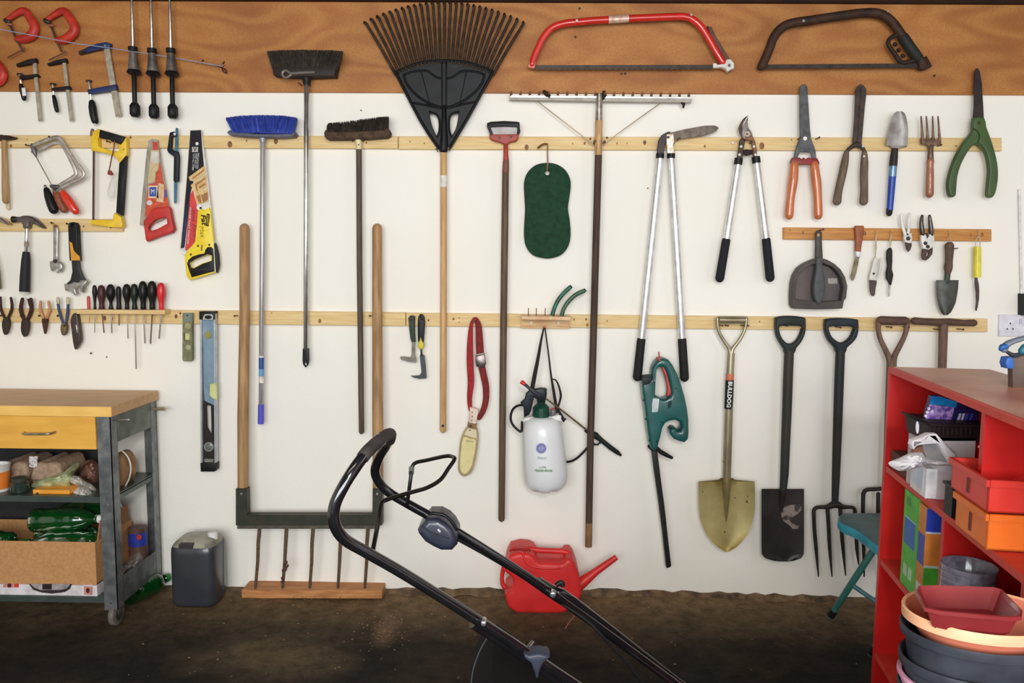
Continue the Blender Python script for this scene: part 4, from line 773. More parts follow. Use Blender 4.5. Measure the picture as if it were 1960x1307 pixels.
# patio knives
t = thing('paving_knife', 'green handled L shaped paving knife with grey blade', 'knife', 790, 606, .03)
pl(t, 'handle', M((54, 70, 56), .6, 0, (44, 52, 42), 50), [(782, 608), (785, 604), (790, 603.5), (794, 607), (794, 630), (795, 650), (795.5, 654), (788, 654), (786, 648), (784, 632)], .026, .044, holes=[ell(788.5, 609, 2.2, 2.2, 8)], bev=.003, steps=2)
pl(t, 'blade', M((124, 118, 108), .5, .5, (96, 90, 80), 30), [(788.5, 653), (794.5, 653), (794.5, 680), (797, 687), (796.5, 694), (781, 692), (768, 688), (766, 683), (770, 682), (786, 684), (788, 678)], .03, .034)
t = thing('paving_knife', 'black and yellow handled L shaped paving knife with pointed black blade', 'knife', 807, 603, .03)
pl(t, 'handle', BLK, [(800, 615), (801, 606), (804, 601), (808, 601), (812, 606), (813.5, 616), (812.5, 635), (811, 655), (801, 655), (800, 640)], .026, .048, holes=[[(806, 606), (809, 611), (803.5, 611)]], bev=.004, steps=2)
pl(t, 'handle_tip', M((214, 196, 44), .45), [(806, 643), (808, 650), (812, 658), (811, 664), (808, 668), (804, 668), (801, 664), (800.5, 658), (804, 650)], .024, .05, bev=.004, steps=2, sm=2)
tb(t, 'shank', M((58, 60, 62), .4, .5), [(806.5, 667), (807, 680)], 2, d=.036)
pl(t, 'blade', M((54, 58, 62), .4, .5), [(803.5, 680), (808, 678), (812.5, 680), (815, 700), (816.5, 724), (803, 725), (792, 722.5), (785.5, 719), (796, 719), (804, 717.5), (807, 712), (805, 695)], .032, .036)
nail(788.5, 609, .05); nail(806.5, 610, .052); nail(795, 606, .04)
# ================================================================ bow saws on the plywood
def bowsaw(name, label, mat, fr, r, b0, b1, nails, d=.06):
    t = thing(name, label, 'saw', fr[0][0], fr[0][1], .05, 'bow saws on the plywood')
    tb(t, 'frame', mat, fr, r, d=d, sm=5, seg=14)
    # toothed blade
    (x0, y0), (x1, y1) = b0, b1; n = 64; top = [(x0, y0), (x1, y1)]; bot = []
    for i in range(n, -1, -1):
        u = i/n; bot.append((x0+(x1-x0)*u, y0+(y1-y0)*u+(9.5 if i % 2 else 7.6)))
    pl(t, 'blade', M((66, 54, 46), .5, .5, (46, 38, 34), 40), top+bot, d-.001, d+.001, bev=.0001)
    for x, y in nails: nail(x, y, d+.02, 1.6, SCW, pw)
    return t
RSAW = M((206, 44, 34), .35, 0, (188, 36, 28), 20, coat=.4)
t = bowsaw('bow_saw', 'large red tubular bow saw hanging on the plywood', RSAW, [(1018, 124), (1024, 106), (1031, 90), (1040, 72), (1056, 54), (1081, 45), (1110, 42), (1144, 39), (1215, 35), (1290, 32), (1308, 32), (1325, 37), (1343, 53), (1359, 78), (1372, 101), (1384, 120)], 6.6, (1022, 125), (1366, 124), [(1102, 51), (1316, 40)])
tb(t, 'label_band', M((226, 196, 180), .4, .2, (190, 150, 130), 60), [(1165, 38), (1185, 36.8), (1203, 35.8)], 6.9, d=.06, rnd=False, seg=14)
pl(t, 'blade_end', M((214, 128, 104), .4, .2), [(1013, 118), (1026, 119), (1023, 132), (1010, 130)], .05, .069, bev=.002)
pl(t, 'tension_lever', M((92, 58, 40), .5, 0, (70, 46, 34), 30), [(1353, 50), (1362, 53), (1368, 68), (1395, 112), (1400, 118), (1390, 121), (1376, 104), (1362, 78)], .052, .066, bev=.003)
pl(t, 'lever_clamp', M((236, 232, 226), .3, .2), [(1364, 122), (1370, 122), (1372, 125), (1385, 123), (1390, 115), (1397, 114), (1404, 122), (1404, 132), (1398, 134), (1392, 138), (1388, 133), (1380, 130), (1364, 131)], .048, .07, holes=[ell(1395, 126, 2.6, 3, 8)], bev=.002)
DS = M((66, 44, 32), .6, 0, (44, 34, 28), 30)
t = bowsaw('bow_saw', 'dark brown bow saw with a knuckle guard grip, right on the plywood', DS, [(1458, 127), (1466, 110), (1473, 93), (1482, 70), (1498, 52), (1519, 43.5), (1550, 39), (1590, 33), (1640, 26), (1670, 24.5), (1690, 29), (1708, 43), (1722, 62), (1738, 86), (1755, 108), (1768, 126)], 8.2, (1464, 123.5), (1762, 121), [(1526, 51.5), (1684, 33.5)])
pl(t, 'blade_end', DS, [(1451, 126), (1472, 126), (1464, 131), (1456, 134), (1450, 131)], .05, .071, bev=.002)
tb(t, 'grip_cover', M((42, 44, 40), .6), [(1728, 71), (1742, 91), (1757, 112)], 9.6, d=.06, seg=14)
tb(t, 'knuckle_guard', M((48, 34, 28), .6), [(1722, 66), (1713, 68), (1703, 74), (1700, 82), (1704, 92), (1713, 104), (1722, 117), (1731, 120), (1742, 117), (1754, 116)], [4, 3.6, 3.6, 3.8, 3.8, 4, 4, 4, 4, 4], d=.06, sm=3, seg=10)
for x, y in ((1712, 84), (1719, 95), (1727, 106)): tb(t, 'finger_bump', M((48, 34, 28), .6), [(x, y), (x+2, y+2)], 3.4, d=.06)
pl(t, 'end_bracket', M((58, 34, 28), .55), [(1756, 116), (1771, 108), (1782, 127), (1778, 131), (1766, 135), (1758, 132)], .05, .074, bev=.003, steps=2)
nail(1196, 143, .02, 1.4, None, pw)
# ================================================================ long lawn shears and loppers
def tubes(t, L, mat, r0, r1, d=.05):
    for a, b in L: tb(t, 'handle_tube', mat, [a, b], [r0, r1], d=d, seg=16, rnd=False)
ALT = M((232, 232, 234), .28, .75)
t = thing('lawn_edging_shears', 'long lawn shears with aluminium tubes and a blade bent to the right', 'shears', 1275, 300, .05)
pl(t, 'blade', M((112, 100, 88), .5, .5, (84, 74, 64), 40), [(1284, 254), (1310, 247.5), (1349, 240.5), (1367, 240), (1374, 243), (1375.5, 246), (1370, 251), (1362, 255), (1347, 260), (1320, 264), (1296, 267), (1290, 276), (1284, 274)], .046, .05)
pl(t, 'blade_arm', M((50, 44, 42), .45, .4), [(1284, 252), (1277, 252.5), (1266, 259), (1260.5, 268), (1258.5, 280), (1257, 296), (1270, 296), (1273.5, 274), (1279, 264)], .048, .056, bev=.002)
pl(t, 'pivot_link', M((220, 210, 200), .35, .6, (170, 140, 110), 60), [(1276, 257), (1289, 256), (1291, 270), (1288, 278), (1292, 294), (1277, 294), (1275, 278)], .056, .063, bev=.002)
for x, y in ((1282, 262), (1284, 274), (1284, 286)): disc(t, 'bolt', STL, x, y, 2.6, .063, .067)
for x in (1263.5, 1284.5): tb(t, 'collar', BLK, [(x, 294), (x-.3, 303)], 7.6, d=.052, rnd=False, seg=16)
tubes(t, [((1263.4, 302), (1227.5, 652)), ((1284.6, 302), (1305.5, 652))], ALT, 6.6, 7.2)
for a, b in (((1227.5, 650), (1219.8, 722)), ((1305.5, 650), (1310.3, 723))): tb(t, 'grip', M((36, 34, 34), .7), [a, b], [8.2, 8.6], d=.05, seg=16)
nail(1274, 268, .07, 1.6); nail(1295, 270, .07, 1.6)
t = thing('loppers', 'hooked blade loppers with aluminium tubes and black foam grips', 'loppers', 1430, 290, .05)
pl(t, 'hook_blade', M((86, 66, 54), .45, .5, (60, 48, 42), 40), [(1432.5, 221), (1424, 226), (1418, 234), (1414, 243), (1414, 250), (1417, 258), (1422, 266), (1430, 268), (1434, 262), (1428, 256), (1422, 249), (1421, 242), (1424, 232)], .048, .053, sm=2)
pl(t, 'cutting_blade', M((150, 146, 142), .35, .7, (90, 80, 72), 30), [(1432, 224), (1431, 234), (1433, 246), (1438, 252), (1440, 260), (1434, 266), (1424, 266), (1420, 258), (1421, 248), (1425, 236)], .053, .057, sm=2)
RU = M((128, 88, 60), .5, .4, (90, 62, 46), 50)
pl(t, 'arm', RU, [(1434, 256), (1440, 260), (1445, 270), (1448, 284), (1449, 300), (1441, 300), (1440, 282), (1436, 270), (1424, 268), (1426, 262)], .05, .058, bev=.002)
pl(t, 'arm', M((70, 50, 42), .5, .4), [(1419, 264), (1426, 270), (1423, 285), (1421, 304), (1410, 304), (1414, 282), (1415, 270)], .05, .058, bev=.002)
pl(t, 'bumper', M((50, 38, 34), .7), [(1420, 288), (1426, 286), (1440, 287), (1440, 295), (1430, 298), (1420, 295)], .044, .06, bev=.003)
for x, y, r in ((1430, 256.5, 5.6), (1418.5, 280.5, 2.6), (1415.5, 296, 2.6), (1443, 280.5, 2.4), (1446, 296, 2.6)): disc(t, 'bolt', WHT if r < 5 else M((206, 196, 180), .3, .7), x, y, r, .058, .063, bev=.001)
disc(t, 'bolt', M((120, 90, 60), .4, .6), 1430, 256.5, 2.6, .063, .066)
for a, b in (((1414, 303), (1412.5, 315)), ((1446.5, 300), (1448, 312))): tb(t, 'collar', BLK, [a, b], 7.8, d=.052, rnd=False, seg=16)
tubes(t, [((1412.6, 314), (1389.6, 462)), ((1448, 311), (1466.6, 462))], ALT, 6.2, 6.8)
for a, b in (((1389.8, 460), (1377.5, 533)), ((1466.4, 459), (1474, 532))): tb(t, 'grip', M((34, 34, 42), .75), [a, b], [8, 8.4], d=.05, seg=16)
nail(1400, 276, .03, 1.6, WHT); nail(1432, 276, .06)
# ================================================================ hedge shears
OW = M((204, 118, 66), .35, 0, (176, 92, 48), 14, (10, 10, 1), coat=.5)
t = thing('hedge_shears', 'hedge shears with orange varnished wooden handles and a red bracket', 'shears', 1541, 285, .05)
pl(t, 'blade', M((92, 94, 94), .4, .5, (66, 66, 66), 30), [(1530, 172), (1531.5, 165), (1536, 161.5), (1541, 161.5), (1545, 166), (1546.5, 190), (1549, 228), (1551, 262), (1556, 275), (1561, 289), (1562, 303), (1553.5, 303), (1551, 292), (1531, 291), (1526, 303), (1518.5, 303), (1522, 288), (1525, 279), (1531, 264), (1530, 220)], .046, .051, bev=.001)
pl(t, 'blade', M((66, 58, 54), .45, .5), [(1531, 200), (1531.5, 262), (1524, 281), (1530, 291), (1552, 262), (1548, 230), (1544, 200), (1538, 170)], .042, .046)
disc(t, 'pivot', WHT, 1541, 265, 3.8, .051, .055)
pl(t, 'bracket', M((140, 38, 42), .45), [(1516, 302), (1530, 302), (1533, 305), (1538, 302), (1542, 306), (1546, 302), (1553, 303), (1563, 303), (1567, 311), (1567, 315), (1553, 315), (1532, 315), (1513.5, 315), (1513.5, 309)], .042, .062, bev=.003, steps=2)
for P in ([(1520.3, 314), (1519, 334), (1517, 352), (1513, 380), (1510.8, 403), (1510.4, 413)], [(1558.5, 314), (1560.5, 334), (1563, 352), (1565, 380), (1566, 403), (1566, 413)]): tb(t, 'handle', OW, P, [7.6, 8.6, 8.8, 7.6, 8.2, 8], d=.052, sm=3, seg=16)
nail(1524, 268, .06); nail(1559, 268, .06)
t = thing('hedge_shears', 'old rusty brown hedge shears with weathered wooden handles', 'shears', 1644, 275, .05)
DB2 = M((74, 60, 50), .6, .3, (52, 42, 36), 50)
pl(t, 'blade', DB2, [(1637.5, 172), (1641, 165), (1646, 161), (1652, 163), (1657.5, 169), (1658, 180), (1655, 206), (1652, 240), (1649, 276), (1640, 279), (1631.5, 276), (1633.5, 248), (1635.5, 218), (1636.5, 190)], .046, .051)
tb(t, 'blade_edge', DB2, [(1648, 168), (1645, 220), (1641, 274)], 1, d=.052, seg=6)
for P in ([(1640, 276), (1632, 280), (1624, 286), (1620, 293)], [(1641, 276), (1648, 281), (1653, 287), (1655, 294)]): tb(t, 'arm', DB2, P, [5, 4, 3.6, 3.6], d=.05, sm=3, seg=10)
OG = M((116, 100, 82), .75, 0, (86, 70, 56), 14, (10, 10, 1))
for P in ([(1620, 292), (1617, 310), (1612, 335), (1605, 365), (1602, 386)], [(1654.5, 292), (1654.5, 310), (1653.5, 335), (1654, 365), (1653, 386)]): tb(t, 'handle', OG, P, [4.8, 6.8, 7.2, 7, 7.8], d=.05, sm=3, seg=14)
disc(t, 'ferrule_pin', WHT, 1653.8, 299, 2, .065, .068); nail(1641, 284, .062, 1.8, SCW); nail(1633, 270, .03)
# trowel, fork, green shears
t = thing('hand_trowel', 'grey bladed trowel with black and blue handle hung blade upwards', 'trowel', 1708, 290, .05)
MB().blade([(213, 1717, 1727), (216, 1712, 1731), (222, 1709, 1734), (235, 1705, 1737), (250, 1701, 1738.3), (268, 1697.5, 1738), (279, 1695.5, 1737.5)], .056, -.014, .002).build('blade', M((176, 174, 172), .5, .3, (140, 134, 128), 24), t)
pl(t, 'neck', M((150, 140, 130), .5, .4), [(1700, 277), (1735, 277), (1733, 281), (1722, 284), (1716, 290), (1708, 290), (1706, 282)], .036, .044, bev=.002)
tb(t, 'socket', M((52, 46, 44), .5), [(1712.8, 284), (1711, 300), (1709.4, 318)], [5.4, 7, 7.2], d=.046, seg=14, rnd=False)
tb(t, 'handle', BLU, [(1708.2, 335), (1703, 402)], [6.6, 5.8], d=.046, seg=14, rnd=False)
tb(t, 'handle_sleeve', M((130, 156, 178), .3, .4, (90, 130, 170), 60), [(1709.6, 317), (1708, 338)], 6.9, d=.046, seg=14, rnd=False)
pl(t, 'end_cap', BLK, [(1697.5, 399), (1708, 400), (1707, 409), (1704, 413.5), (1699.5, 413.5), (1697, 409)], .04, .054, holes=[rc(1700.5, 405, 1703, 409.5)], bev=.002)
nail(1700, 282, .04); nail(1726, 283, .04)
t = thing('hand_fork', 'small four tined hand fork with a short wooden handle, tines up', 'fork', 1782, 290, .05)
RF = M((128, 100, 82), .5, .5, (96, 72, 58), 50)
for a, b in ((1763, 1765.5), (1773, 1775.5), (1785, 1786), (1795.3, 1798.5)): tb(t, 'tine', RF, [(a, 223), ((a+b)/2, 245), (b, 268)], [1.3, 2, 2.6], d=.05, seg=9)
pl(t, 'head', RF, [(1762.5, 265), (1768, 265), (1771, 269), (1774, 264), (1777.5, 264), (1780, 268), (1785, 262), (1788.5, 264), (1791, 268), (1796, 265), (1800.5, 266), (1801, 274), (1799, 277), (1790, 277), (1787, 280), (1786, 284), (1776.5, 284), (1776, 279), (1773, 277), (1764, 276)], .043, .054, bev=.003, steps=2)
tb(t, 'shaft', RF, [(1781.6, 280), (1781, 292), (1780.8, 308)], [4.6, 5, 5.8], d=.05, seg=12)
tb(t, 'handle', M((164, 104, 74), .4, 0, (134, 80, 54), 14, (10, 10, 1), coat=.3), [(1780.6, 308), (1780, 319), (1780, 330), (1779.6, 348), (1779, 372)], [6.8, 6, 6.6, 7, 7.4], d=.05, sm=3, seg=14)
nail(1772, 280, .05); nail(1791, 281, .05)
t = thing('lawn_shears', 'one piece green handled shears with long dark blades, far right', 'shears', 1874, 270, .05)
pl(t, 'blade', M((58, 46, 42), .5, .4, (42, 36, 34), 30), [(1865, 138), (1868, 131.5), (1871, 130.5), (1875, 137), (1879, 160), (1881, 195), (1883, 232), (1880, 250), (1868, 250), (1861, 240), (1864, 205), (1864, 165)], .046, .052, bev=.001)
GRN = M((66, 94, 42), .5, 0, (50, 70, 34), 10, (1, 1, 1), 0, .3, .7)
pl(t, 'handle', GRN, [(1862, 226), (1882, 226), (1886, 243), (1892, 259), (1899, 280), (1905, 302), (1908.5, 325), (1908, 346), (1904.5, 366), (1900.5, 375), (1896, 378.5), (1890.5, 377.5), (1887.5, 372), (1889.5, 350), (1891.5, 328), (1889, 306), (1884, 291), (1876, 279), (1869, 275.5), (1862, 277), (1852, 289), (1843, 304), (1836, 320), (1831, 338), (1829, 358), (1828, 372), (1825, 376.5), (1820, 377.5), (1816, 375), (1813, 363), (1813, 348), (1817, 330), (1824, 309), (1833, 290), (1847, 268), (1860, 251)], .048, .07, bev=.007, steps=4, sm=2)
disc(t, 'pivot', M((72, 70, 44), .5), 1875, 235, 3.6, .07, .073)
tb(t, 'overlap_edge', M((52, 72, 36), .5), [(1863, 246), (1872, 252), (1875, 262), (1872, 273)], 1.2, d=.0705, sm=3, seg=6)
nail(1868, 280, .06)
# ================================================================ short batten tools
t = thing('dustpan', 'charcoal dustpan with a long handle, brush clipped inside it', 'dustpan', 1566, 445, .03)
PN = M((84, 78, 74), .55, 0, (66, 60, 58), 12)
OUT = [(1558, 495), (1548, 499), (1536, 505), (1526, 513), (1518, 526), (1514, 542), (1512.5, 565), (1513, 584), (1517, 590), (1560, 591.5), (1609, 590), (1612, 575), (1616, 570), (1618.5, 547), (1614, 530), (1606, 516), (1594, 505), (1582, 498), (1574, 495)]
INN = [(1559, 504), (1548, 508), (1537, 514), (1528, 522), (1522, 535), (1519, 555), (1519, 572), (1560, 577), (1607, 575), (1611, 550), (1607, 533), (1600, 521), (1590, 511), (1574, 504)]
pl(t, 'rim', PN, OUT, .022, .062, holes=[INN], bev=.002); pl(t, 'pan_back', M((92, 78, 76), .5, 0, (72, 64, 64), 14), OUT, .018, .023)
pl(t, 'lip', M((104, 98, 90), .55), [(1514, 572), (1560, 577), (1611, 574), (1609, 589), (1560, 591), (1516, 589)], .023, .034)
pl(t, 'price_label', M((176, 172, 164), .5, 0, (120, 116, 110), 200), [(1584, 532.5), (1602, 532.5), (1602.5, 543), (1585, 543)], .0232, .025, bev=.0002)
tb(t, 'handle', M((80, 80, 74), .5, 0, (66, 64, 58), 20), [(1566.5, 446), (1566.5, 470), (1567, 493)], [6.2, 6.8, 7.8], d=.05, seg=14, ratio=.7)
disc(t, 'hanging_hole', M((190, 150, 100), .5), 1566.5, 450, 3, .0632, .0645)
b = thing('dustpan_brush', 'grey hand brush with lime bristles clipped into the charcoal dustpan', 'brush', 1566, 550, .05)
pl(b, 'handle', M((82, 86, 88), .5), [(1561, 494), (1572, 494), (1573, 512), (1576, 530), (1578, 550), (1575, 568), (1570, 580), (1564, 582), (1558, 572), (1555.5, 550), (1558, 530), (1561, 513)], .05, .075, bev=.008, steps=3, sm=2)
bristles(b, M((150, 196, 60), .6, 0, (120, 170, 60), 80), ((1532, 582), (1601, 583)), [(1530, 587), (1566, 588), (1602, 587)], .036, .056, 500, name='bristles', jit=1, spread=.006)
nail(1566.5, 441, .06)
t = thing('folding_saw', 'curved pruning saw with an orange-brown wooden handle', 'saw', 1645, 440, .03)
pl(t, 'handle', M((160, 88, 48), .5, 0, (136, 70, 36), 30), [(1637.5, 432), (1652, 432), (1653, 436), (1650.5, 455), (1648, 470), (1646.5, 482), (1637, 481), (1637.5, 465), (1637, 448), (1635.5, 436)], .026, .044, bev=.004, steps=3)
pl(t, 'ferrule', STL, [(1637, 480), (1646, 481), (1644.5, 493), (1636.5, 492)], .028, .042, bev=.002)
pl(t, 'blade', M((136, 122, 98), .5, .4, (104, 90, 70), 40), [(1636.5, 493), (1644.5, 493), (1642, 508), (1639, 522), (1635, 534), (1633, 537.5), (1630, 536), (1628, 529), (1631, 518), (1634, 506)], .033, .036)
for x in (1654, 1676.5, 1705, 1817, 1873.5): cup_hook(x, 448 if x > 1660 else 446)
CD_ = M((196, 182, 150), .8)
t = thing('garden_snips', 'white handled snips hanging open on a cord, dark short blades', 'snips', 1672, 500, .03)
tb(t, 'hanging_cord', CD_, [(1676.5, 450, .042), (1675.5, 470, .04), (1675.2, 492, .038)], 1, seg=6); tb(t, 'hanging_cord', CD_, [(1676.5, 450, .042), (1677.5, 472, .04), (1675.2, 492, .038)], .8, seg=6)
WH2 = M((222, 220, 208), .4)
pl(t, 'handle', WH2, [(1672, 496), (1675, 491), (1678, 494), (1679.5, 502), (1677, 516), (1676, 530), (1677, 537), (1664, 536), (1664, 528), (1668, 512)], .03, .042, bev=.003, steps=2)
tb(t, 'handle', WH2, [(1686, 495), (1686, 506), (1683, 522), (1678, 534)], 1.9, d=.037, sm=3)
pl(t, 'blade', M((84, 68, 62), .5, .4), [(1664, 535), (1677, 536), (1678, 540), (1675.5, 552), (1674.5, 563), (1672, 567), (1668, 565.5), (1665, 556)], .031, .038, bev=.001)
disc(t, 'pivot', DKM, 1672.5, 523.5, 2.2, .042, .044)
t = thing('folding_knife', 'closed slim black folding knife hanging on a cord beside the snips', 'knife', 1703, 500, .03)
tb(t, 'hanging_cord', CD_, [(1705, 450, .042), (1703, 462, .04), (1703.8, 475, .038)], 1, seg=6); tb(t, 'hanging_cord', CD_, [(1705, 450, .042), (1706, 462, .04), (1703.8, 475, .038)], .8, seg=6)
pl(t, 'body', M((40, 36, 32), .5), [(1702, 474.5), (1705, 474), (1707, 480), (1707, 500), (1706, 515), (1709, 526), (1707, 536), (1705, 545), (1703, 546), (1701, 540), (1697, 533), (1696.5, 522), (1699, 508), (1697.5, 495), (1698, 480)], .028, .044, bev=.004, steps=3)
pl(t, 'blade', STL, [(1700.5, 543), (1704.5, 544), (1704, 560), (1702.5, 567.5), (1700, 567)], .034, .037)
t = thing('secateurs', 'white secateurs with thin white handles pointing up', 'secateurs', 1737, 450, .03)
for P in ([(1726, 409), (1725.5, 422), (1729, 438), (1733, 450)], [(1740.5, 408), (1739.5, 422), (1739, 438), (1738, 450)]): tb(t, 'handle', M((238, 235, 228), .35), P, [1.8, 2.4, 2.8, 3.2], d=.044, sm=3, seg=10)
pl(t, 'body', M((226, 222, 214), .4), [(1731, 446), (1743.5, 446), (1745, 458), (1742, 466), (1732, 464), (1729, 455)], .034, .05, bev=.003, steps=2)
disc(t, 'pivot', M((70, 50, 40), .5, .3), 1738.5, 456.5, 4, .05, .054); disc(t, 'pivot', DKM, 1737.3, 448.5, 1.8, .05, .0525)
pl(t, 'blade', M((74, 58, 48), .5, .4), [(1732, 463), (1744, 462), (1744.5, 470), (1742, 478), (1738.5, 482), (1735, 477)], .038, .046, bev=.001)
t = thing('secateurs', 'secateurs with dark brown handles pointing up and white body', 'secateurs', 1773, 450, .03)
for P in ([(1765, 413), (1763.5, 425), (1764.5, 438), (1766, 449)], [(1779, 413), (1780.5, 425), (1782, 438), (1783, 449)]): tb(t, 'handle', M((56, 42, 38), .35, coat=.4), P, [2.6, 3.8, 4.4, 4], d=.046, sm=3, seg=12)
pl(t, 'body', M((232, 228, 222), .4), [(1762, 450), (1768, 446), (1774, 455), (1780, 446), (1786.5, 448), (1787, 462), (1784, 473), (1776, 478), (1766, 476), (1762.5, 464)], .036, .052, bev=.003, steps=2)
disc(t, 'bolt', DKM, 1771.5, 465.5, 3.6, .052, .055); disc(t, 'bolt', DKM, 1776, 472, 3.6, .052, .055); tb(t, 'spring', DKM, [(1773, 448), (1775, 451), (1774, 455)], 2.4, d=.048)
pl(t, 'blade', M((84, 64, 54), .5, .4, (60, 48, 42), 50), [(1785, 473), (1784, 486), (1778, 494), (1772, 498.5), (1765.5, 497), (1763.5, 489), (1765, 477), (1770, 477)], .04, .047, holes=[[(1777, 481), (1776, 489), (1772, 492), (1773, 485)]], bev=.001)
nail(1728, 449, .04); nail(1774, 452, .04)
t = thing('hand_trowel', 'narrow dark trowel with brown wooden handle hanging blade down', 'trowel', 1814, 520, .04)
tb(t, 'hanging_cord', CD_, [(1811, 467, .044), (1817, 451, .044), (1823, 467, .044)], .9, seg=6)
tb(t, 'handle', M((104, 80, 64), .7, 0, (80, 60, 48), 30), [(1817, 470), (1817, 482), (1816, 500), (1815, 512), (1814.5, 520)], [8.2, 7.6, 6.8, 7.6, 6], d=.045, sm=3, seg=14)
tb(t, 'twig', M((96, 62, 46), .8), [(1822, 474, .05), (1828, 476, .05), (1833, 475, .05)], 1.1, seg=6)
tb(t, 'neck', M((66, 78, 66), .6, .3), [(1814, 519), (1812, 540)], [5.4, 5], d=.042, seg=12)
MB().blade([(536, 1791.5, 1835), (550, 1792, 1834), (565, 1792.5, 1832), (580, 1795, 1829), (590, 1798, 1824.5), (598, 1801.5, 1820), (603, 1806, 1814)], .036, .012, .002).build('blade', M((88, 92, 88), .5, .4, (62, 62, 56), 22), t)
t = thing('weeding_knife', 'curved weeding knife with a bright yellow handle at the right', 'knife', 1871, 530, .03)
tb(t, 'hanging_cord', CD_, [(1867.5, 473, .04), (1867, 462, .042), (1873.5, 451, .044), (1876, 464, .042), (1875, 473, .04)], .9, sm=2, seg=6)
tb(t, 'handle', M((226, 214, 60), .4), [(1870.5, 472), (1870.5, 500), (1870, 531)], [6.4, 6.6, 6.6], d=.04, rnd=False, seg=16)
pl(t, 'blade', M((92, 78, 74), .5, .5, (70, 60, 56), 40), [(1866, 531), (1870, 531), (1873, 543), (1874, 556), (1873.5, 572), (1871, 588), (1868.5, 595.5), (1867, 592), (1868.5, 578), (1868, 560), (1866, 545)], .036, .042, bev=.001)
# ================================================================ spades and forks
SG = M((172, 164, 138), .35, .6, (140, 130, 100), 14, (1, 1, .4))
t = thing('round_shovel', 'pointed round shovel in dull gold metal with open D handle', 'shovel', 1391, 915, .05)
tb(t, 'grip', SG, [(1376, 612), (1400, 612.5), (1426, 612.5)], 7.4, d=.06, rnd=False, seg=14)
for P in ([(1373.5, 609), (1373.5, 622), (1377, 637), (1387, 654), (1396, 668), (1398.5, 684)], [(1428.5, 609), (1427.5, 622), (1423, 637), (1413, 654), (1402.5, 668), (1399, 684)]): tb(t, 'handle_arm', SG, P, [3.2, 3.2, 3.2, 3.4, 4, 5], d=.06, sm=3, seg=10)
tb(t, 'shaft', SG, [(1399.4, 676), (1397, 720), (1394.5, 800), (1392.5, 860), (1391, 915)], [7, 7.4, 8, 8.2, 8], d=.06, seg=16, rnd=False)
tb(t, 'joint_ring', SG, [(1391.6, 882), (1391.5, 885)], 8.6, d=.06, rnd=False, seg=16)
tb(t, 'tag_band', M((206, 124, 92), .5, 0, (190, 96, 70), 80), [(1397, 715), (1396.6, 727)], 7.9, d=.06, rnd=False, seg=16)
tb(t, 'tag_band', M((34, 34, 32), .5), [(1396.6, 727), (1394.4, 782)], 8.2, d=.06, rnd=False, seg=16)
text(t, 'lettering', 'BULLDOG', 1396, 755, 8, .0785, WHT, ang=-92, wid=50, bold=.03)
GOLD = M((214, 200, 140), .36, .55, (160, 144, 88), 7, (1, 1, 1), .1, .3, .75)
R_ = [(915, 1379, 1403), (918, 1376, 1407), (921.5, 1336.5, 1444.5), (930, 1337, 1444.7), (950, 1337, 1445), (975, 1338, 1444.5), (995, 1341, 1441), (1012, 1347, 1436), (1025, 1354, 1429.5), (1037, 1363, 1420), (1047, 1374, 1410), (1056, 1388, 1395)]
MB().blade(R_, .06, -.03, .0025, n=14).build('blade', GOLD, t)
tb(t, 'socket_ridge', M((150, 136, 90), .45, .5), [(1391, 912, .06), (1391, 930, .056), (1390.5, 960, .046), (1390, 985, .04), (1390, 997, .034)], [8, 7.4, 5.4, 3, 1], seg=12)
for x, y, r in ((1430.5, 960, 2.6), (1431, 950, 1.4), (1407, 952.5, 1.2), (1387, 1018, 1.8), (1412, 1012, 1.4), (1373, 1027, 1.2), (1345, 941, 1.3)):
    uu = (x-1337)/108; dd = .0628-.03*(1-(2*uu-1)**2); disc(t, 'rust_spot', M((96, 70, 40), .8), x, y, r, dd-.001, dd+.0006, bev=.0001)
for x in (1376, 1386, 1416, 1424): nail(x, 622, .07)
DG = M((42, 50, 46), .45, 0, (34, 40, 38), 14); DGB = M((40, 48, 56), .45, 0, (32, 38, 42), 14)
t = thing('digging_spade', 'digging spade with dark green plastic D handle and square dark blade', 'spade', 1508, 935, .05)
pl(t, 'grip', DG, [(1484, 612), (1486, 607), (1500, 604.5), (1525, 605), (1539, 608), (1541, 613), (1541, 631), (1538, 643), (1532, 655), (1523, 666), (1519, 676), (1502, 676), (1500, 668), (1490, 653), (1485, 641), (1483.5, 630)], .046, .072, holes=[[(1491.5, 624), (1513, 623), (1534, 624.5), (1533.5, 631), (1530, 641), (1523, 652), (1512, 658), (1502, 654), (1495, 645), (1491.5, 635)]], bev=.007, steps=4, sm=2)
tb(t, 'shaft', M((42, 50, 46), .5, 0, (60, 54, 48), 5), [(1510.5, 670), (1508, 730), (1506, 790), (1503.5, 850), (1501.5, 905), (1499, 938)], [9, 9.2, 9, 8.6, 8.2, 6.8], d=.058, seg=16, rnd=False)
SPB = M((64, 58, 54), .4, .45, (48, 44, 44), 9)
MB().blade([(935.5, 1457.5, 1539), (960, 1457.5, 1539), (1000, 1457.5, 1539), (1040, 1457.5, 1539), (1060, 1458, 1538.5), (1068, 1464, 1534), (1073, 1480, 1520), (1074.5, 1492, 1508)], .058, -.02, .0025, n=12).build('blade', SPB, t)
MB().blade([(966, 1514, 1530), (970, 1502, 1534), (976, 1498, 1534), (983, 1495, 1527), (990, 1496, 1516), (997, 1500, 1512), (1001, 1505, 1516), (1006, 1512, 1530), (1012, 1517, 1527)], .0583+.0006, -.02, .0028, n=8, full=(1457.5, 1539)).build('worn_patch', M((140, 128, 120), .5, .3, (64, 58, 54), 30, lo=.5, hi=.6), t)
tb(t, 'socket_ridge', SPB, [(1499, 932, .058), (1498.5, 945, .052), (1496, 965, .044), (1494, 980, .038)], [6.6, 6, 4.4, 1.5], seg=10)
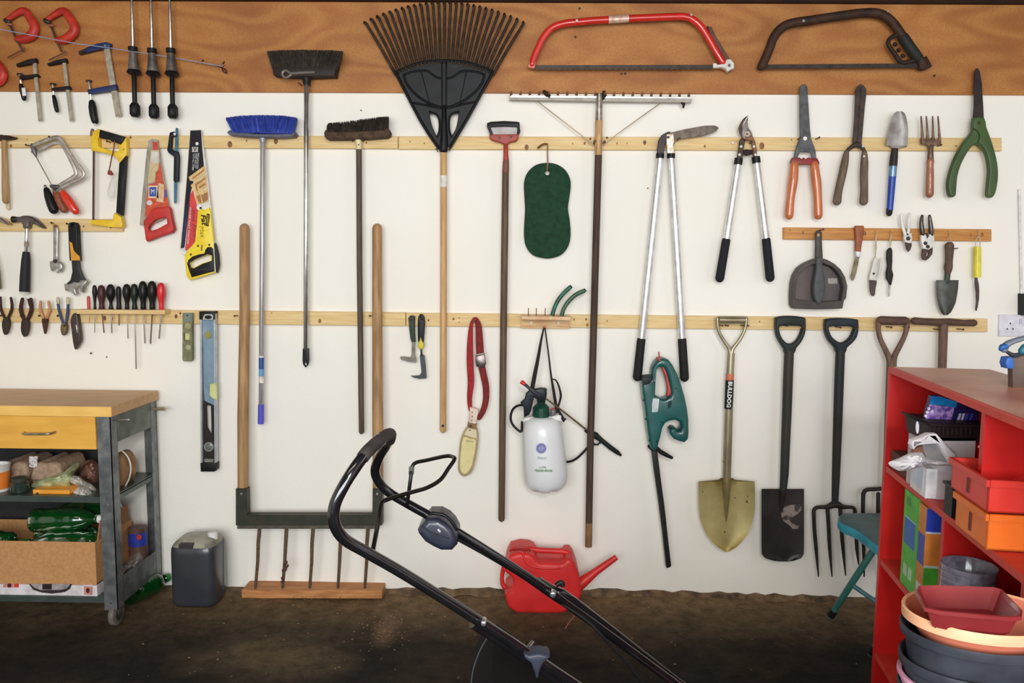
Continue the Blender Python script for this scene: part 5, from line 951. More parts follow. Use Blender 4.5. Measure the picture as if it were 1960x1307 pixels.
for x in (1496, 1526): nail(x, 622, .08)
t = thing('digging_fork', 'four tined digging fork with blue-black plastic D handle', 'fork', 1600, 960, .05)
pl(t, 'grip', DGB, [(1579, 614), (1581, 610.5), (1600, 608.5), (1622, 609), (1639, 611), (1641.5, 615), (1641.5, 633), (1638, 646), (1630, 656), (1620, 665), (1617, 674), (1600, 674), (1597, 665), (1586, 653), (1580, 641), (1578, 630)], .046, .072, holes=[[(1586, 625), (1609, 624), (1632.5, 625.5), (1632, 634), (1626, 646), (1616, 654), (1609, 655.5), (1600, 652), (1591, 644), (1586.5, 634)]], bev=.007, steps=4, sm=2)
tb(t, 'shaft', M((42, 48, 50), .5, 0, (50, 46, 44), 5), [(1608.5, 668), (1606, 730), (1604, 790), (1602, 850), (1600, 910), (1598, 962)], [8.6, 8.8, 8.6, 8.2, 7.6, 6.2], d=.058, seg=16, rnd=False)
IR = M((52, 44, 40), .6, .4, (38, 34, 32), 30)
tb(t, 'crossbar', IR, [(1557.5, 982), (1558.5, 975), (1564, 971), (1575, 970.5), (1585, 970), (1594, 966), (1604, 966), (1612, 970), (1622, 970.5), (1631, 971), (1636, 975), (1637, 982)], [3.6, 3.6, 3.6, 3.8, 5, 7, 7, 5, 3.8, 3.6, 3.6, 3.6], d=.056, sm=2, seg=10)
for P in ([(1557.5, 978), (1558.5, 1010), (1562, 1050), (1566.5, 1103)], [(1583.5, 972), (1586, 1010), (1588, 1050), (1592.5, 1103)], [(1608, 972), (1610, 1010), (1613.5, 1050), (1618.5, 1101)], [(1636.5, 978), (1638, 1010), (1640, 1050), (1643.5, 1080)]):
    tb(t, 'tine', IR, P, [3.8, 3.6, 3.4, 1.2], d=.056, sm=3, seg=9)
for x in (1596, 1628): nail(x, 625, .08)
WG = M((118, 92, 76), .7, 0, (90, 66, 54), 12, (8, 8, 1))
t = thing('wooden_handled_fork', 'old fork with a brown Y shaped wooden handle behind the red shelf', 'fork', 1705, 690, .05)
tb(t, 'grip', M((96, 68, 54), .65, 0, (76, 52, 42), 30), [(1685, 613), (1710, 614), (1732, 614)], 8.4, d=.06, seg=14)
for P in ([(1682, 612), (1681, 628), (1684, 646), (1693, 666), (1701, 684), (1703, 700)], [(1736, 612), (1735.5, 628), (1730, 646), (1721, 664), (1712, 682), (1710, 700)]): tb(t, 'handle_arm', WG, P, [5, 4.6, 4.6, 5, 5.4, 5.4], d=.06, sm=3, seg=12)
tb(t, 'shaft', WG, [(1706.5, 696), (1702, 800), (1697, 935)], [9, 8.4, 7.5], d=.06, seg=14)
tb(t, 'crossbar', IR, [(1652, 950), (1653.5, 942), (1660, 937), (1680, 936), (1697, 934), (1715, 937), (1732, 938), (1739, 943), (1740, 950)], 4, d=.05, sm=2, seg=10)
for x in (1652, 1681, 1711, 1740): tb(t, 'tine', IR, [(x, 945), (x-.5, 1000), (x+1, 1050), (x+2, 1103)], [4, 3.8, 3.4, 1.4], d=.05, sm=2, seg=9)
for x in (1693, 1726): nail(x, 625, .07)
t = thing('turf_cutter', 'tool with a long brown wooden T bar handle behind the red shelf', 'spade', 1804, 700, .05)
tb(t, 'crossbar', M((92, 66, 52), .7, 0, (72, 50, 40), 20), [(1750, 614), (1770, 615.5), (1795, 617), (1815, 616), (1845, 618), (1864, 618)], [7.2, 6.6, 6.8, 7, 6, 6.8], d=.062, seg=14)
tb(t, 'shaft', WG, [(1806, 618), (1803.5, 700), (1799, 900)], [8, 7.6, 7.6], d=.058, seg=14)
pl(t, 'blade', SPB, [(1764, 890), (1832, 890), (1832, 1000), (1820, 1020), (1798, 1026), (1776, 1020), (1764, 1000)], .05, .0535)
for x in (1783, 1828): nail(x, 629, .07)
# ================================================================ hedge trimmer
t = thing('hedge_trimmer', 'teal green cordless hedge trimmer with its black blade guard pointing down', 'trimmer', 1255, 860, .07)
TL = M((24, 92, 88), .38, 0, (18, 74, 72), 12, coat=.3)
pl(t, 'body', TL, [(1226, 726), (1232, 723), (1245, 722), (1247, 703), (1253, 691), (1261, 685), (1268, 683.5), (1277, 687), (1285, 697), (1294, 714), (1302, 735), (1308.5, 758), (1313, 780), (1315.5, 800), (1316, 825), (1314.5, 838), (1308, 844), (1298, 842), (1287, 837), (1281, 829), (1280, 820), (1285, 816), (1291, 817), (1293, 822), (1300, 822), (1302.5, 815), (1299, 805), (1290, 801), (1278, 803), (1271, 807), (1266, 816), (1262, 835), (1256, 857), (1250, 860), (1243, 854), (1238, 825), (1232.5, 781), (1228, 750)], .03, .1, holes=[[(1255, 706), (1258, 702), (1263, 700), (1269, 702), (1274, 712), (1280, 735), (1283, 750), (1280, 757), (1268, 762), (1258, 759), (1252, 754), (1253, 730)]], bev=.014, steps=4, sm=0)
pl(t, 'trigger', M((206, 74, 70), .5), [(1264, 697), (1269, 697), (1277, 712), (1282, 728), (1285, 743), (1283, 755), (1275, 758), (1277, 748), (1276, 735), (1271, 716)], .05, .082, bev=.005, steps=2)
pl(t, 'battery_cap', M((42, 46, 46), .5), [(1227, 720), (1245, 718), (1246, 728), (1240, 733), (1229, 736)], .035, .104, bev=.006, steps=2)
pl(t, 'sticker', M((206, 216, 216), .3), [(1250, 762), (1262, 763), (1259, 788), (1248, 789), (1248, 775)], .0998, .1008, bev=.0002)
pl(t, 'sticker', M((22, 50, 54), .4), [(1279, 769), (1286, 767), (1284, 780), (1278, 782)], .0998, .1006, bev=.0002)
for x, y in ((1232, 766), (1236, 802), (1276, 765), (1248, 725), (1243, 843), (1257, 845), (1266, 808), (1294, 743)): disc(t, 'screw', M((14, 40, 42), .5), x, y, 1.8, .0985, .1003)
tb(t, 'front_guard', BLK, [(1257, 857), (1264, 864), (1274, 870), (1286, 876)], [3.6, 4.2, 4.2, 3], d=.085, sm=3, seg=10)
tb(t, 'nose', BLK, [(1243, 854), (1250, 861), (1256, 858)], 4, d=.07)
pl(t, 'blade_guard', M((36, 34, 34), .5), [(1247, 862), (1257, 860), (1264, 915), (1272, 975), (1279, 1040), (1284, 1081), (1281, 1084), (1275, 1085), (1268, 1020), (1259, 950), (1251, 895)], .05, .078, bev=.003, steps=2)
tb(t, 'hook_wire', M((200, 62, 48), .5), [(1266, 703, .05), (1263, 690, .104), (1261.5, 680, .08), (1261, 674, .05)], 1.4, sm=3, seg=8); tb(t, 'hook_wire', M((200, 62, 48), .5), [(1257, 690, .08), (1257, 684, .07)], 1.4, seg=8)
nail(1262, 688, .04, 1.6, None, bpy.data.objects['wall_back'])
# ================================================================ watering can and jerrycan (on the floor)
def fplate(par, name, mat, pts, y0, y1, px_y, **k):   # like pl, but in a vertical plane px_y from the wall
    return pl(par, name, mat, pts, y0, y1, **k)
t = thing('watering_can', 'bright red plastic watering can on the floor against the wall', 'can', 1038, 1158, .12)
WC = M((216, 42, 40), .45, 0, (200, 34, 34), 10)
D0, D1 = .025, .19
pl(t, 'body', WC, [(971, 1060), (977, 1049), (995, 1044.5), (1012, 1046), (1022, 1051), (1028, 1060), (1034, 1064), (1070, 1065), (1077, 1062), (1082, 1056), (1091, 1056), (1098, 1064), (1105, 1084), (1110, 1108), (1112, 1122), (1106, 1136), (1096, 1147), (1080, 1157), (1068, 1159.5), (1040, 1159.5), (988, 1158), (974, 1148), (969, 1134), (967, 1122), (978, 1114), (983, 1102), (981, 1092), (970, 1084), (966, 1078)], D0, D1, bev=.018, steps=5)
tb(t, 'top_handle', WC, [(1012, 1050), (1022, 1051), (1034, 1053), (1070, 1054.5), (1082, 1056), (1090, 1060)], [6, 6, 5.4, 5.4, 6, 6], d=.11, sm=2, seg=14)
tb(t, 'back_handle', WC, [(970, 1076), (965, 1084), (961.5, 1098), (961, 1112), (964, 1121), (972, 1128)], [5.6, 5, 4.2, 4.2, 5, 6], d=.11, sm=2, seg=14)
tb(t, 'spout', WC, [(1100, 1124, .11), (1115, 1114, .11), (1140, 1094, .11), (1160, 1080, .11), (1180, 1066, .11)], [14, 11, 7.5, 6.5, 5.4], seg=16, rnd=False)
tb(t, 'filler_rim', M((196, 34, 34), .5), [(976, 1054, .18), (984, 1049, .195), (997, 1047.5, .198), (1010, 1050, .195), (1014, 1054, .18)], 2.2, sm=3, seg=8)
tb(t, 'shoulder_ridge', WC, [(1000, 1056, .184), (1004, 1070, .186), (1015, 1082, .187), (1040, 1087, .187), (1072, 1086, .186)], 3, sm=3, seg=10)
tb(t, 'filler_lip', M((170, 26, 26), .6), [(983, 1051.5, .193), (996, 1050, .196), (1008, 1052.5, .193)], 3.4, seg=8, ratio=.3)
t = thing('jerrycan', 'translucent plastic jerrycan filled with dark liquid beside the bench', 'jerrycan', 381, 1140, .12)
g0 = W(381, 1140, .2); hw = 46*S(.2)
zt = W(381, 1012, .12).z; cx, cy = W(381, 1100, .14).x, -.135
rg = [(0, .86, .86), (.012, .96, .95), (.03, 1, 1), (.17, 1, 1), (.222, 1, 1), (.24, .985, .98), (.25, .95, .93), (.262, .86, .82), (.272, .74, .64), (.277, .6, .5)]
JM = M((84, 88, 92), .3, 0, (48, 54, 68), 3.2, (1, 1, 1), 0, .35, .6)
MB().loft([(cx, cy, z, hw*a, .085*b, 4.5) for z, a, b in rg if z < .252], 36, True).build('liquid_body', M((58, 62, 66), .35, 0, (44, 46, 54), 5, coat=.3), t, ang=60)
MB().loft([(cx, cy, z, hw*a, .085*b, 4.5) for z, a, b in rg if z > .245], 36, True).build('shoulder', M((168, 164, 148), .4, 0, (120, 118, 104), 14), t, ang=60)
MB().box(cx-.045, cx+.01, cy-.086, cy-.03, .25, .268).build('grip_recess', M((62, 58, 54), .5), t)
tb(t, 'side_edge', JM, [(427, 1030, .2), (427.5, 1128, .2)], 1.2, seg=6); MB().loft([(cx+.06, cy, .262, .02, .02, 2), (cx+.06, cy, .288, .02, .02, 2), (cx+.06, cy, .292, .015, .015, 2)], 16).build('screw_cap', WHT, t)
# ================================================================ work bench on castors
F_ = .40
cB = W(213, 778, F_); xr = cB.x; zt = cB.z; xs = xr-.008; xl = xr-1.25
BW = M((208, 168, 120), .5, 0, (192, 148, 98), 7, (1, 5, 5), 0, .3, .7); DRW = M((232, 178, 78), .45, 0, (216, 158, 60), 6, (1, 1, 6), 0, .3, .7)
GAL = M((138, 142, 142), .42, .7, (104, 108, 110), 26)
t = thing('work_bench', 'steel work bench on castors with thick beech top and one drawer', 'bench', Vector(((xl+xr)/2, -.21, 0)))
tp = MB().box(xl, xr, -F_, -.022, zt-.04, zt); o = tp.build('worktop', BW, t, smooth=False)
MB().box(xl, xr, -F_-.0015, -F_, zt-.039, zt-.002).build('warm_lit_edge', M((238, 194, 106), .5, 0, (226, 176, 84), 7, (1, 5, 5)), t, smooth=False)  # front edge of the top, warm light painted into its yellower colour
bv = o.modifiers.new('b', 'BEVEL'); bv.width = .003; bv.segments = 2
z2 = zt-.04
fx = W(187, 900, F_).x
zb = W(190, 1168, F_).z
for sx, side in ((1, 1), (-1, 1)):
    X = xs if sx == 1 else xl+.01
    f = lambda a: X-a if sx == 1 else X+a
    for (ya, yb, yo) in ((-F_+.004, -F_+.007, 0), (-.033, -.03, 1)):
        m = MB().box(min(f(0), f(.052)), max(f(0), f(.052)), ya, yb, zb, z2)
        y0 = -F_+.004 if not yo else -.078
        m.box(min(f(0), f(.003)), max(f(0), f(.003)), y0, y0+.048, zb, z2)
        leg = m.build('leg', GAL, t, smooth=False)
        for zz in ((z2-.03, z2-.085, W(0, 940, F_).z, W(0, 965, F_).z, zb+.03) if not yo else ()): MB().tubew([(f(.026), ya-.003, zz), (f(.026), ya+.001, zz)], .005, 8, False).build('bolt', STL, leg)
        # castor
        cx_, cy_ = f(.022), (-F_+.03 if not yo else -.055)
        c = MB().box(cx_-.022, cx_+.022, cy_-.02, cy_+.02, zb-.004, zb+.002).box(cx_-.016, cx_-.0135, cy_-.012, cy_+.012, .045, zb).box(cx_+.0135, cx_+.016, cy_-.012, cy_+.012, .045, zb).build('castor', STL, t, smooth=False)
        MB().tubew([(cx_-.011, cy_, .044), (cx_-.009, cy_, .044), (cx_+.009, cy_, .044), (cx_+.011, cy_, .044)], [.038, .044, .044, .038], 24, False).build('wheel', M((112, 106, 96), .6, 0, (84, 80, 74), 30), c)
        MB().tubew([(cx_-.0125, cy_, .044), (cx_+.0125, cy_, .044)], [.024, .024], 18, False).build('hub', M((60, 58, 54), .5), c)
ap = MB().box(xs-.003, xs, -F_+.05, -.076, z2-.105, z2).box(xl+.01, xl+.013, -F_+.05, -.076, z2-.105, z2).box(xl+.06, xs-.05, -.035, -.03, z2-.105, z2).build('apron', M((122, 128, 120), .5, .5, (92, 98, 92), 14), t, smooth=False)
zd0, zd1 = W(100, 859, F_).z, W(100, 797, F_).z
dw = MB().box(xl+.055, fx-.002, -F_+.001, -F_+.02, zd0, zd1).box(xl+.07, fx-.02, -F_+.02, -.08, zd0+.01, zd1-.012).build('drawer', DRW, t, smooth=False)
a, b = W(46, 829, F_+.01), W(100, 829, F_+.01)
MB().tubew([(a.x-.004, -F_, a.z+.001), (a.x, -F_-.018, a.z), (a.x+.012, -F_-.025, a.z), (b.x-.012, -F_-.025, a.z+.001), (b.x, -F_-.018, a.z+.002), (b.x+.006, -F_, a.z+.004)], .0042, 10).build('handle', STL, dw)
MB().tubew([(xs, -F_+.03, zt-.058), (xs+.058, -F_+.03, zt-.055)], .004, 10).build('side_peg', STL, t); MB().tubew([(xs, -.06, zt-.072), (xs+.05, -.06, zt-.07), (xs+.056, -.075, zt-.071)], .0065, 10).build('side_peg', M((190, 176, 140), .4, .6), t)
zs1 = W(100, 951, F_).z; zs2 = W(100, 1143, F_).z
SHM = M((96, 108, 104), .35, .6, (76, 88, 84), 8)
for z in (zs1, zs2): MB().box(xl+.012, xs-.003, -F_+.008, -.036, z-.004, z).box(xl+.06, xs-.05, -F_+.006, -F_+.009, z-.022, z+.001).box(xs-.006, xs-.003, -F_+.05, -.078, z-.022, z+.004).build('shelf', SHM, t, smooth=False)
MB().box(xs-.003, xs, -F_+.05, -.076, W(213, 1162, F_).z, W(213, 1112, F_).z).build('side_skirt', GAL, t, smooth=False)
MB().box(xl+.06, W(206, 900, .03).x, -.0295, -.027, zs2, z2-.105).build('back_panel', M((50, 50, 50), .6), t, smooth=False)  # dark sheet added to darken the space behind the shelves
# ---- on the upper shelf of the bench
def box_at(px0, px1, py0, d0, d1, z0):     # px range and top row at the front plane d1
    a = W(px0, py0, d1); b = W(px1, py0, d1); return a.x, b.x, -d1, -d0, z0, a.z
t = thing('paint_tub', 'white tub with an orange label at the left edge on the upper bench shelf', 'tub', Vector((W(-6, 950, .33).x, -.33, zs1)))
c = W(-8, 890, .33); pr = [(zs1+.001, .040), (zs1+.06, .044), (c.z, .048), (c.z+.003, .05), (c.z+.003, .044), (zs1+.03, .04)]
V = MB().loft([(c.x, c.y, z, r, r, 2) for z, r in pr], 28).build('tub', WHT, t)
MB().loft([(c.x, c.y, zs1+.012, .0415, .0415, 2), (c.x, c.y, c.z-.022, .0468, .0468, 2)], 28, False).build('label_band', M((232, 132, 52), .5, 0, (220, 116, 40), 14), t)
MB().loft([(c.x, c.y, c.z-.008, .0478, .0478, 2), (c.x, c.y, c.z+.004, .0515, .0515, 2), (c.x, c.y, c.z+.004, .046, .046, 2)], 28, False).build('rim', M((235, 228, 220), .4), t)
EGG = M((168, 142, 120), .9, 0, (136, 112, 94), 60, bump=.4)
for k, (x0, x1, lb) in enumerate(((19, 79, 'left grey-brown egg carton with a white label on the upper bench shelf'), (81, 139, 'right grey-brown egg carton without label on the upper bench shelf'))):
    t = thing('egg_carton', lb, 'carton', Vector((W((x0+x1)/2, 925, .2).x, -.2, zs1)), group='egg cartons on the bench shelf')
    P = [(x0, 905), (x0+5, 886), (x0+12, 876), (x0+20, 874), (x0+28, 878), (x0+36, 875), (x0+48, 874), (x0+56, 878), (x0+60, 890), (x1, 905), (x1-4, 910), (x0+4, 910)]
    pl(t, 'lid', EGG, P, .1, .27, bev=.012, steps=4)
    pl(t, 'tray', EGG, [(x0+2, 908), (x1-2, 908), (x1-6, 924), (x1-14, 930), (x1-22, 922), (x1-30, 930), (x1-38, 922), (x1-46, 930), (x0+6, 922)], .105, .265, bev=.01, steps=3)
    if k == 0: pl(t, 'paper_label', M((220, 214, 210), .5, 0, (150, 140, 140), 160, lo=.5, hi=.6), [(56, 873), (72, 873), (71, 892), (66, 895), (56, 893)], .269, .2715, bev=.0003)
t = thing('glass_jar', 'small jar with dark green label and pale lid, front left on the upper bench shelf', 'jar', Vector((W(35, 945, .34).x, -.34, zs1)))
c = W(38, 940, .34); MB().loft([(c.x, c.y, zs1+z, r, r, 2) for z, r in ((.001, .03), (.004, .033), (.035, .033), (.042, .026))], 20).build('body', M((40, 58, 50), .2, 0, (24, 34, 30), 20, coat=.5), t)
MB().loft([(c.x, c.y, zs1+z, r, r, 2) for z, r in ((.042, .027), (.056, .027), (.058, .024))], 20).build('lid', M((60, 64, 54), .4), t)
def crumple(name, label, cat, mat, P, d0, d1, amp=.006, group=None, holes=(), n=3, sub=3):
    # folded plastic or paper: outline filled with a jittered grid
    mb = MB(); rr = random.Random(len(P)*7+int(P[0][0])); pts = cr(P, n, True)
    cxm = sum(p[0] for p in pts)/len(pts); cym = sum(p[1] for p in pts)/len(pts); V = []; N = len(pts); R_ = 6
    for sd in (0, 1):
        for k in range(R_+1):
            u = k/R_
            for (x, y) in pts:
                h = math.sin(u*math.pi/2)
                dd = (d0 if sd == 0 else d0+(d1-d0)*math.cos(u*math.pi/2)**.6 if False else d0+(d1-d0)*(1-u**2.4))+(rr.uniform(-amp, amp) if 0 < u < 1 and sd else 0)
                if sd == 0: dd = d0
                V.append(W(cxm+(x-cxm)*u+rr.uniform(-1, 1)*(u < 1)*1.2, cym+(y-cym)*u+rr.uniform(-1, 1)*(u < 1)*1.2, dd))
    F = []
    for sd in (0, 1):
        o = sd*(R_+1)*N
        for k in range(R_):
            for i in range(N):
                j = (i+1) % N; q = (o+k*N+i, o+(k+1)*N+i, o+(k+1)*N+j, o+k*N+j); F.append(q if sd == 0 else tuple(reversed(q)))
    for i in range(N):
        j = (i+1) % N; F.append((R_*N+i, R_*N+j, (2*R_+1)*N+j, (2*R_+1)*N+i))
    mb.add(V, F); return mb.build(name, mat, None, ang=50, label=label, cat=cat, group=group)
crumple('plastic_bag', 'pale green translucent plastic bag lying slanted on the upper bench shelf', 'bag', M((196, 206, 160), .35, 0, (150, 160, 116), 30), [(60, 928), (70, 920), (100, 910), (128, 900), (140, 888), (150, 884), (150, 894), (142, 906), (140, 925), (136, 935), (100, 936), (64, 938)], .27, .34, .008)
t = thing('seed_box', 'flat orange box with dark spots under the green plastic bag', 'box', Vector((W(99, 950, .35).x, -.33, zs1)))
a_ = box_at(63, 133, 937, .26, .365, zs1+.001); MB().box(*a_).build('carton', M((232, 162, 60), .5, 0, (222, 146, 44), 18), t, smooth=False)
for x, y, r in ((71, 945, 3), (94, 948, 3.4), (72, 952, 2.2), (128, 951, 3)): disc(t, 'spot', M((96, 60, 30), .6), x, y, r, .3651, .3658, bev=.0001)
for k, (P, lb) in enumerate((([(134, 916), (140, 910), (152, 912), (162, 920), (174, 926), (184, 936), (180, 940), (160, 930), (150, 930), (136, 924)], 'white glove finger curl, upper of two, on the bench shelf'), ([(128, 950), (136, 940), (146, 931), (160, 931), (176, 938), (188, 946), (187, 953), (160, 955), (138, 956)], 'crumpled white cloth lying lower right on the upper bench shelf'))):
    crumple('white_cloth', lb, 'cloth', M((226, 222, 216), .8, 0, (190, 184, 176), 40, bump=.3), P, .3, .37, .01)
crumple('onion_bag', 'pinkish brown net bag of onions at the back of the upper bench shelf', 'bag', M((176, 128, 108), .7, 0, (110, 74, 60), 24), [(146, 920), (152, 898), (164, 882), (178, 880), (190, 890), (196, 912), (190, 932), (165, 934)], .12, .25, .012)
t = thing('round_basket', 'round tan basket with white rim standing on edge behind the right bench leg', 'basket', Vector((W(232, 930, .2).x, -.2, zs1)))
pl(t, 'bowl', M((176, 138, 96), .7, 0, (120, 84, 56), 16), [(214, 880), (222, 868), (236, 866), (246, 878), (250, 895), (247, 915), (240, 930), (230, 938), (218, 940), (210, 920)], .15, .25, bev=.02, steps=4, sm=2)
tb(t, 'rim', M((230, 224, 212), .5), [(234, 863), (243, 872), (249, 885), (250.5, 900), (247, 916), (240, 930)], 1.5, d=.25, sm=3, seg=8)
# ---- on the lower shelf
zc0 = W(90, 1117, .375).z; CARD = M((188, 140, 92), .8, 0, (176, 126, 78), 90); CARD2 = M((160, 118, 80), .85, 0, (146, 104, 68), 90)
t = thing('pan_box', 'flat white box with a printed frying pan at the bottom of the bench', 'box', Vector((W(60, 1143, .37).x, -.25, zs2)))
xa, xb = xl+.1, W(186, 1130, .385).x
MB().box(xa, xb, -.385, -.1, zs2+.001, zc0).build('carton', M((222, 214, 216), .5), t, smooth=False)
pl(t, 'printed_pan', M((60, 50, 54), .4), [(55, 1117.5), (138, 1117.5), (134, 1127), (124, 1133), (100, 1136), (80, 1134), (64, 1129)], .385, .3856, bev=.0001)
pl(t, 'printed_pan', M((176, 168, 168), .4, 0, (120, 112, 114), 30), [(58, 1117.5), (134, 1117.5), (128, 1126), (116, 1129), (78, 1129), (66, 1125)], .3856, .3862, bev=.0001); pl(t, 'printed_pan', M((50, 42, 46), .4), rc(81, 1117.5, 99, 1128), .3862, .3866, bev=.0001)
for x0, x1, y0, y1, c in ((6, 26, 1117.5, 1124, (196, 130, 120)), (27, 36, 1117.5, 1124, (214, 50, 46)), (161, 177, 1122, 1138, (196, 130, 120)), (160, 178, 1117.5, 1120, (206, 160, 150))): pl(t, 'printed_mark', M(c, .5), rc(x0, y0, x1, y1), .385, .3856, bev=.0001)
disc(t, 'printed_mark', M((80, 40, 40), .5), 18, 1120.5, 4, .3856, .386, bev=.0001); pl(t, 'printed_mark', M((80, 40, 40), .5), ell(168, 1130, 3.6, 5), .3856, .386, bev=.0001)
t = thing('cardboard_box', 'open brown cardboard box full of green bottles on the lower bench shelf', 'box', Vector((W(60, 1100, .37).x, -.25, zc0)))
ztb = W(90, 1036, .38).z; x0_, x1_ = xl+.16, W(184, 1080, .38).x
m = MB().box(x0_, x1_, -.382, -.378, zc0+.001, ztb).box(x0_, x1_, -.102, -.098, zc0+.001, ztb-.01).box(x0_, x0_+.004, -.378, -.102, zc0+.001, ztb).box(x1_-.004, x1_, -.378, -.102, zc0+.001, ztb).box(x0_, x1_, -.378, -.102, zc0+.001, zc0+.005)
m.build('carton', CARD, t, smooth=False)
MB().box8([(x1_-.004, -.36, ztb), (x1_, -.36, ztb), (x1_, -.12, ztb), (x1_-.004, -.12, ztb), (x1_+.004, -.35, ztb+.075), (x1_+.008, -.35, ztb+.075), (x1_+.008, -.14, ztb+.075), (x1_+.004, -.14, ztb+.075)]).build('flap', CARD2, t, smooth=False)
GB_ = M((16, 96, 36), .1, 0, (8, 60, 22), 6, trans=.55, coat=.6)
def bottle(A, B, r, label, group, cap=None):
    A, B = Vector(A), Vector(B); L = (B-A).length; T = (B-A)/L
    pr = [(0, .55), (.02, .85), (.06, 1), (.16, 1), (.2, .93), (.24, 1), (.5, 1), (.54, .94), (.58, 1), (.68, .97), (.78, .75), (.86, .45), (.91, .3), (.93, .38), (.94, .28), (1, .28)]
    t = thing('plastic_bottle', label, 'bottle', (A+B)/2-Vector((0, 0, r)), group=group)
    MB().tubew([A+T*L*u for u, _ in pr], [r*q for _, q in pr], 18, False).build('body', GB_, t)
    MB().tubew([A+T*L*.955, B+T*.006], r*.36, 12, False).build('cap', cap or M((30, 120, 50), .4), t); return t
gz = lambda py, d: W(100, py, d).z
G = 'green plastic bottles in the cardboard box'
bx = x1_-.012
bottle((bx, -.325, zc0+.145), (bx-.30, -.325, zc0+.14), .048, 'green plastic bottle lying at the front of the cardboard box, neck to the left', G)
bottle((bx-.31, -.22, zc0+.14), (bx-.005, -.23, zc0+.135), .046, 'green plastic bottle in the middle row of the cardboard box, neck right', G)
bottle((bx-.29, -.29, zc0+.22), (bx-.02, -.27, zc0+.225), .047, 'green plastic bottle on top of the pile, neck with pale cap', G, WHT)
bottle((bx, -.17, zc0+.22), (bx-.28, -.18, zc0+.22), .047, 'green plastic bottle at the back of the pile, neck to the left', G)
bottle((bx-.34, -.33, zc0+.14), (bx-.56, -.3, zc0+.15), .044, 'green plastic bottle at the left edge of the photo in the cardboard box', G)
bottle((bx-.30, -.15, zc0+.05), (bx-.01, -.15, zc0+.05), .046, 'green plastic bottle at the bottom of the cardboard box, mostly hidden', G)
t = thing('paint_can', 'blue and red printed can standing at the back of the lower bench shelf', 'can', Vector((W(263, 1090, .12).x, -.12, zs2)))
c = W(263, 1008, .12); MB().loft([(c.x, c.y, z, .036, .036, 2) for z in (zs2+.001, c.z)], 24).build('body', M((120, 90, 80), .4, .3, (96, 70, 64), 20), t); MB().loft([(c.x, c.y, z, .0365, .0365, 2) for z in (c.z-.075, c.z-.02)], 24, False).build('label_band', M((44, 62, 170), .45), t)
disc(t, 'printed_mark', M((214, 66, 50), .5), 266, 1028, 5, .1568, .1574, bev=.0001)
crumple('grey_rag', 'grey rag bundled beside the cardboard box on the lower bench shelf', 'rag', M((156, 148, 142), .8, 0, (110, 102, 96), 30, bump=.3), [(224, 1090), (240, 1072), (256, 1058), (268, 1054), (276, 1064), (274, 1084), (262, 1094), (242, 1104), (226, 1110)], .12, .22, .012)
fa = PZ(240, 1162); fb = PZ(325, 1128)
bottle((fa.x, fa.y, .05), (fb.x-.01, fb.y+.0, .052), .047, 'large green plastic bottle lying on the floor between bench and jerrycan', 'green plastic bottles on the floor')
# ================================================================ folding chair
TE = M((60, 128, 116), .45, 0, (44, 104, 100), 20); TB_ = M((44, 168, 192), .4, 0, (36, 150, 176), 14)
t = thing('folding_stool', 'turquoise folding stool with tubular legs half hidden by the red shelf', 'stool', PZ(1680, 1200))
zq = .43; pts = [PZ(x, y, zq) for x, y in cr([(1604, 989), (1612, 983), (1640, 981.5), (1720, 982), (1790, 990), (1830, 1020), (1790, 1052), (1720, 1058), (1684, 1048), (1640, 1016), (1608, 1001)], 3, True)]
cen = sum((p for p in pts), Vector())/len(pts)
V = []; n = len(pts)
for s_, z in ((.97, -.034), (1, -.028), (1, -.006), (.97, 0), (.9, .004), (.5, .006)): V += [Vector((cen.x+(p.x-cen.x)*s_, cen.y+(p.y-cen.y)*s_, zq+z)) for p in pts]
F = [(k*n+i, k*n+(i+1) % n, (k+1)*n+(i+1) % n, (k+1)*n+i) for k in range(5) for i in range(n)]+[tuple(range(n-1, -1, -1)), tuple(5*n+i for i in range(n))]
MB().add(V[:4*n], F[:3*n]+[tuple(range(n-1, -1, -1)), tuple(3*n+i for i in range(n))]).build('seat', TB_, t)
MB().add([v+Vector((0, 0, .0005)) for v in V[3*n:]], [f for f in [(k*n+i, k*n+(i+1) % n, (k+1)*n+(i+1) % n, (k+1)*n+i) for k in range(2) for i in range(n)]]+[tuple(2*n+i for i in range(n))]).build('seat_pad', M((70, 104, 104), .5, 0, (58, 88, 92), 20), t)
def leg(P, foot=True):
    o = MB().tubew(P, .0125, 12).build('leg', TE, t)
    if foot: MB().tubew([Vector(P[0])+Vector((0, 0, .002)), Vector(P[0])+(Vector(P[1])-Vector(P[0])).normalized()*.03], .0155, 12, False).build('rubber_foot', BLK, o)
f1 = PZ(1589, 1180, .012); f2 = PZ(1667, 1252, .012); tp1 = W(1676, 1046, .30)
leg([f1, tp1]); leg([f2, f2+(tp1-f1)*.985])
m1 = f1.lerp(tp1, .47); MB().tubew([m1, m1+Vector((.16, -.08, -.1)), m1+Vector((.3, -.12, -.19))], .009, 10).build('brace', M((80, 130, 140), .4), t)
leg([f1+Vector((.36, .0, 0)), Vector((f1.x+.12, f1.y+.02, zq-.03))]); leg([f2+Vector((.36, .02, 0)), Vector((f2.x+.12, f2.y+.02, zq-.03))])
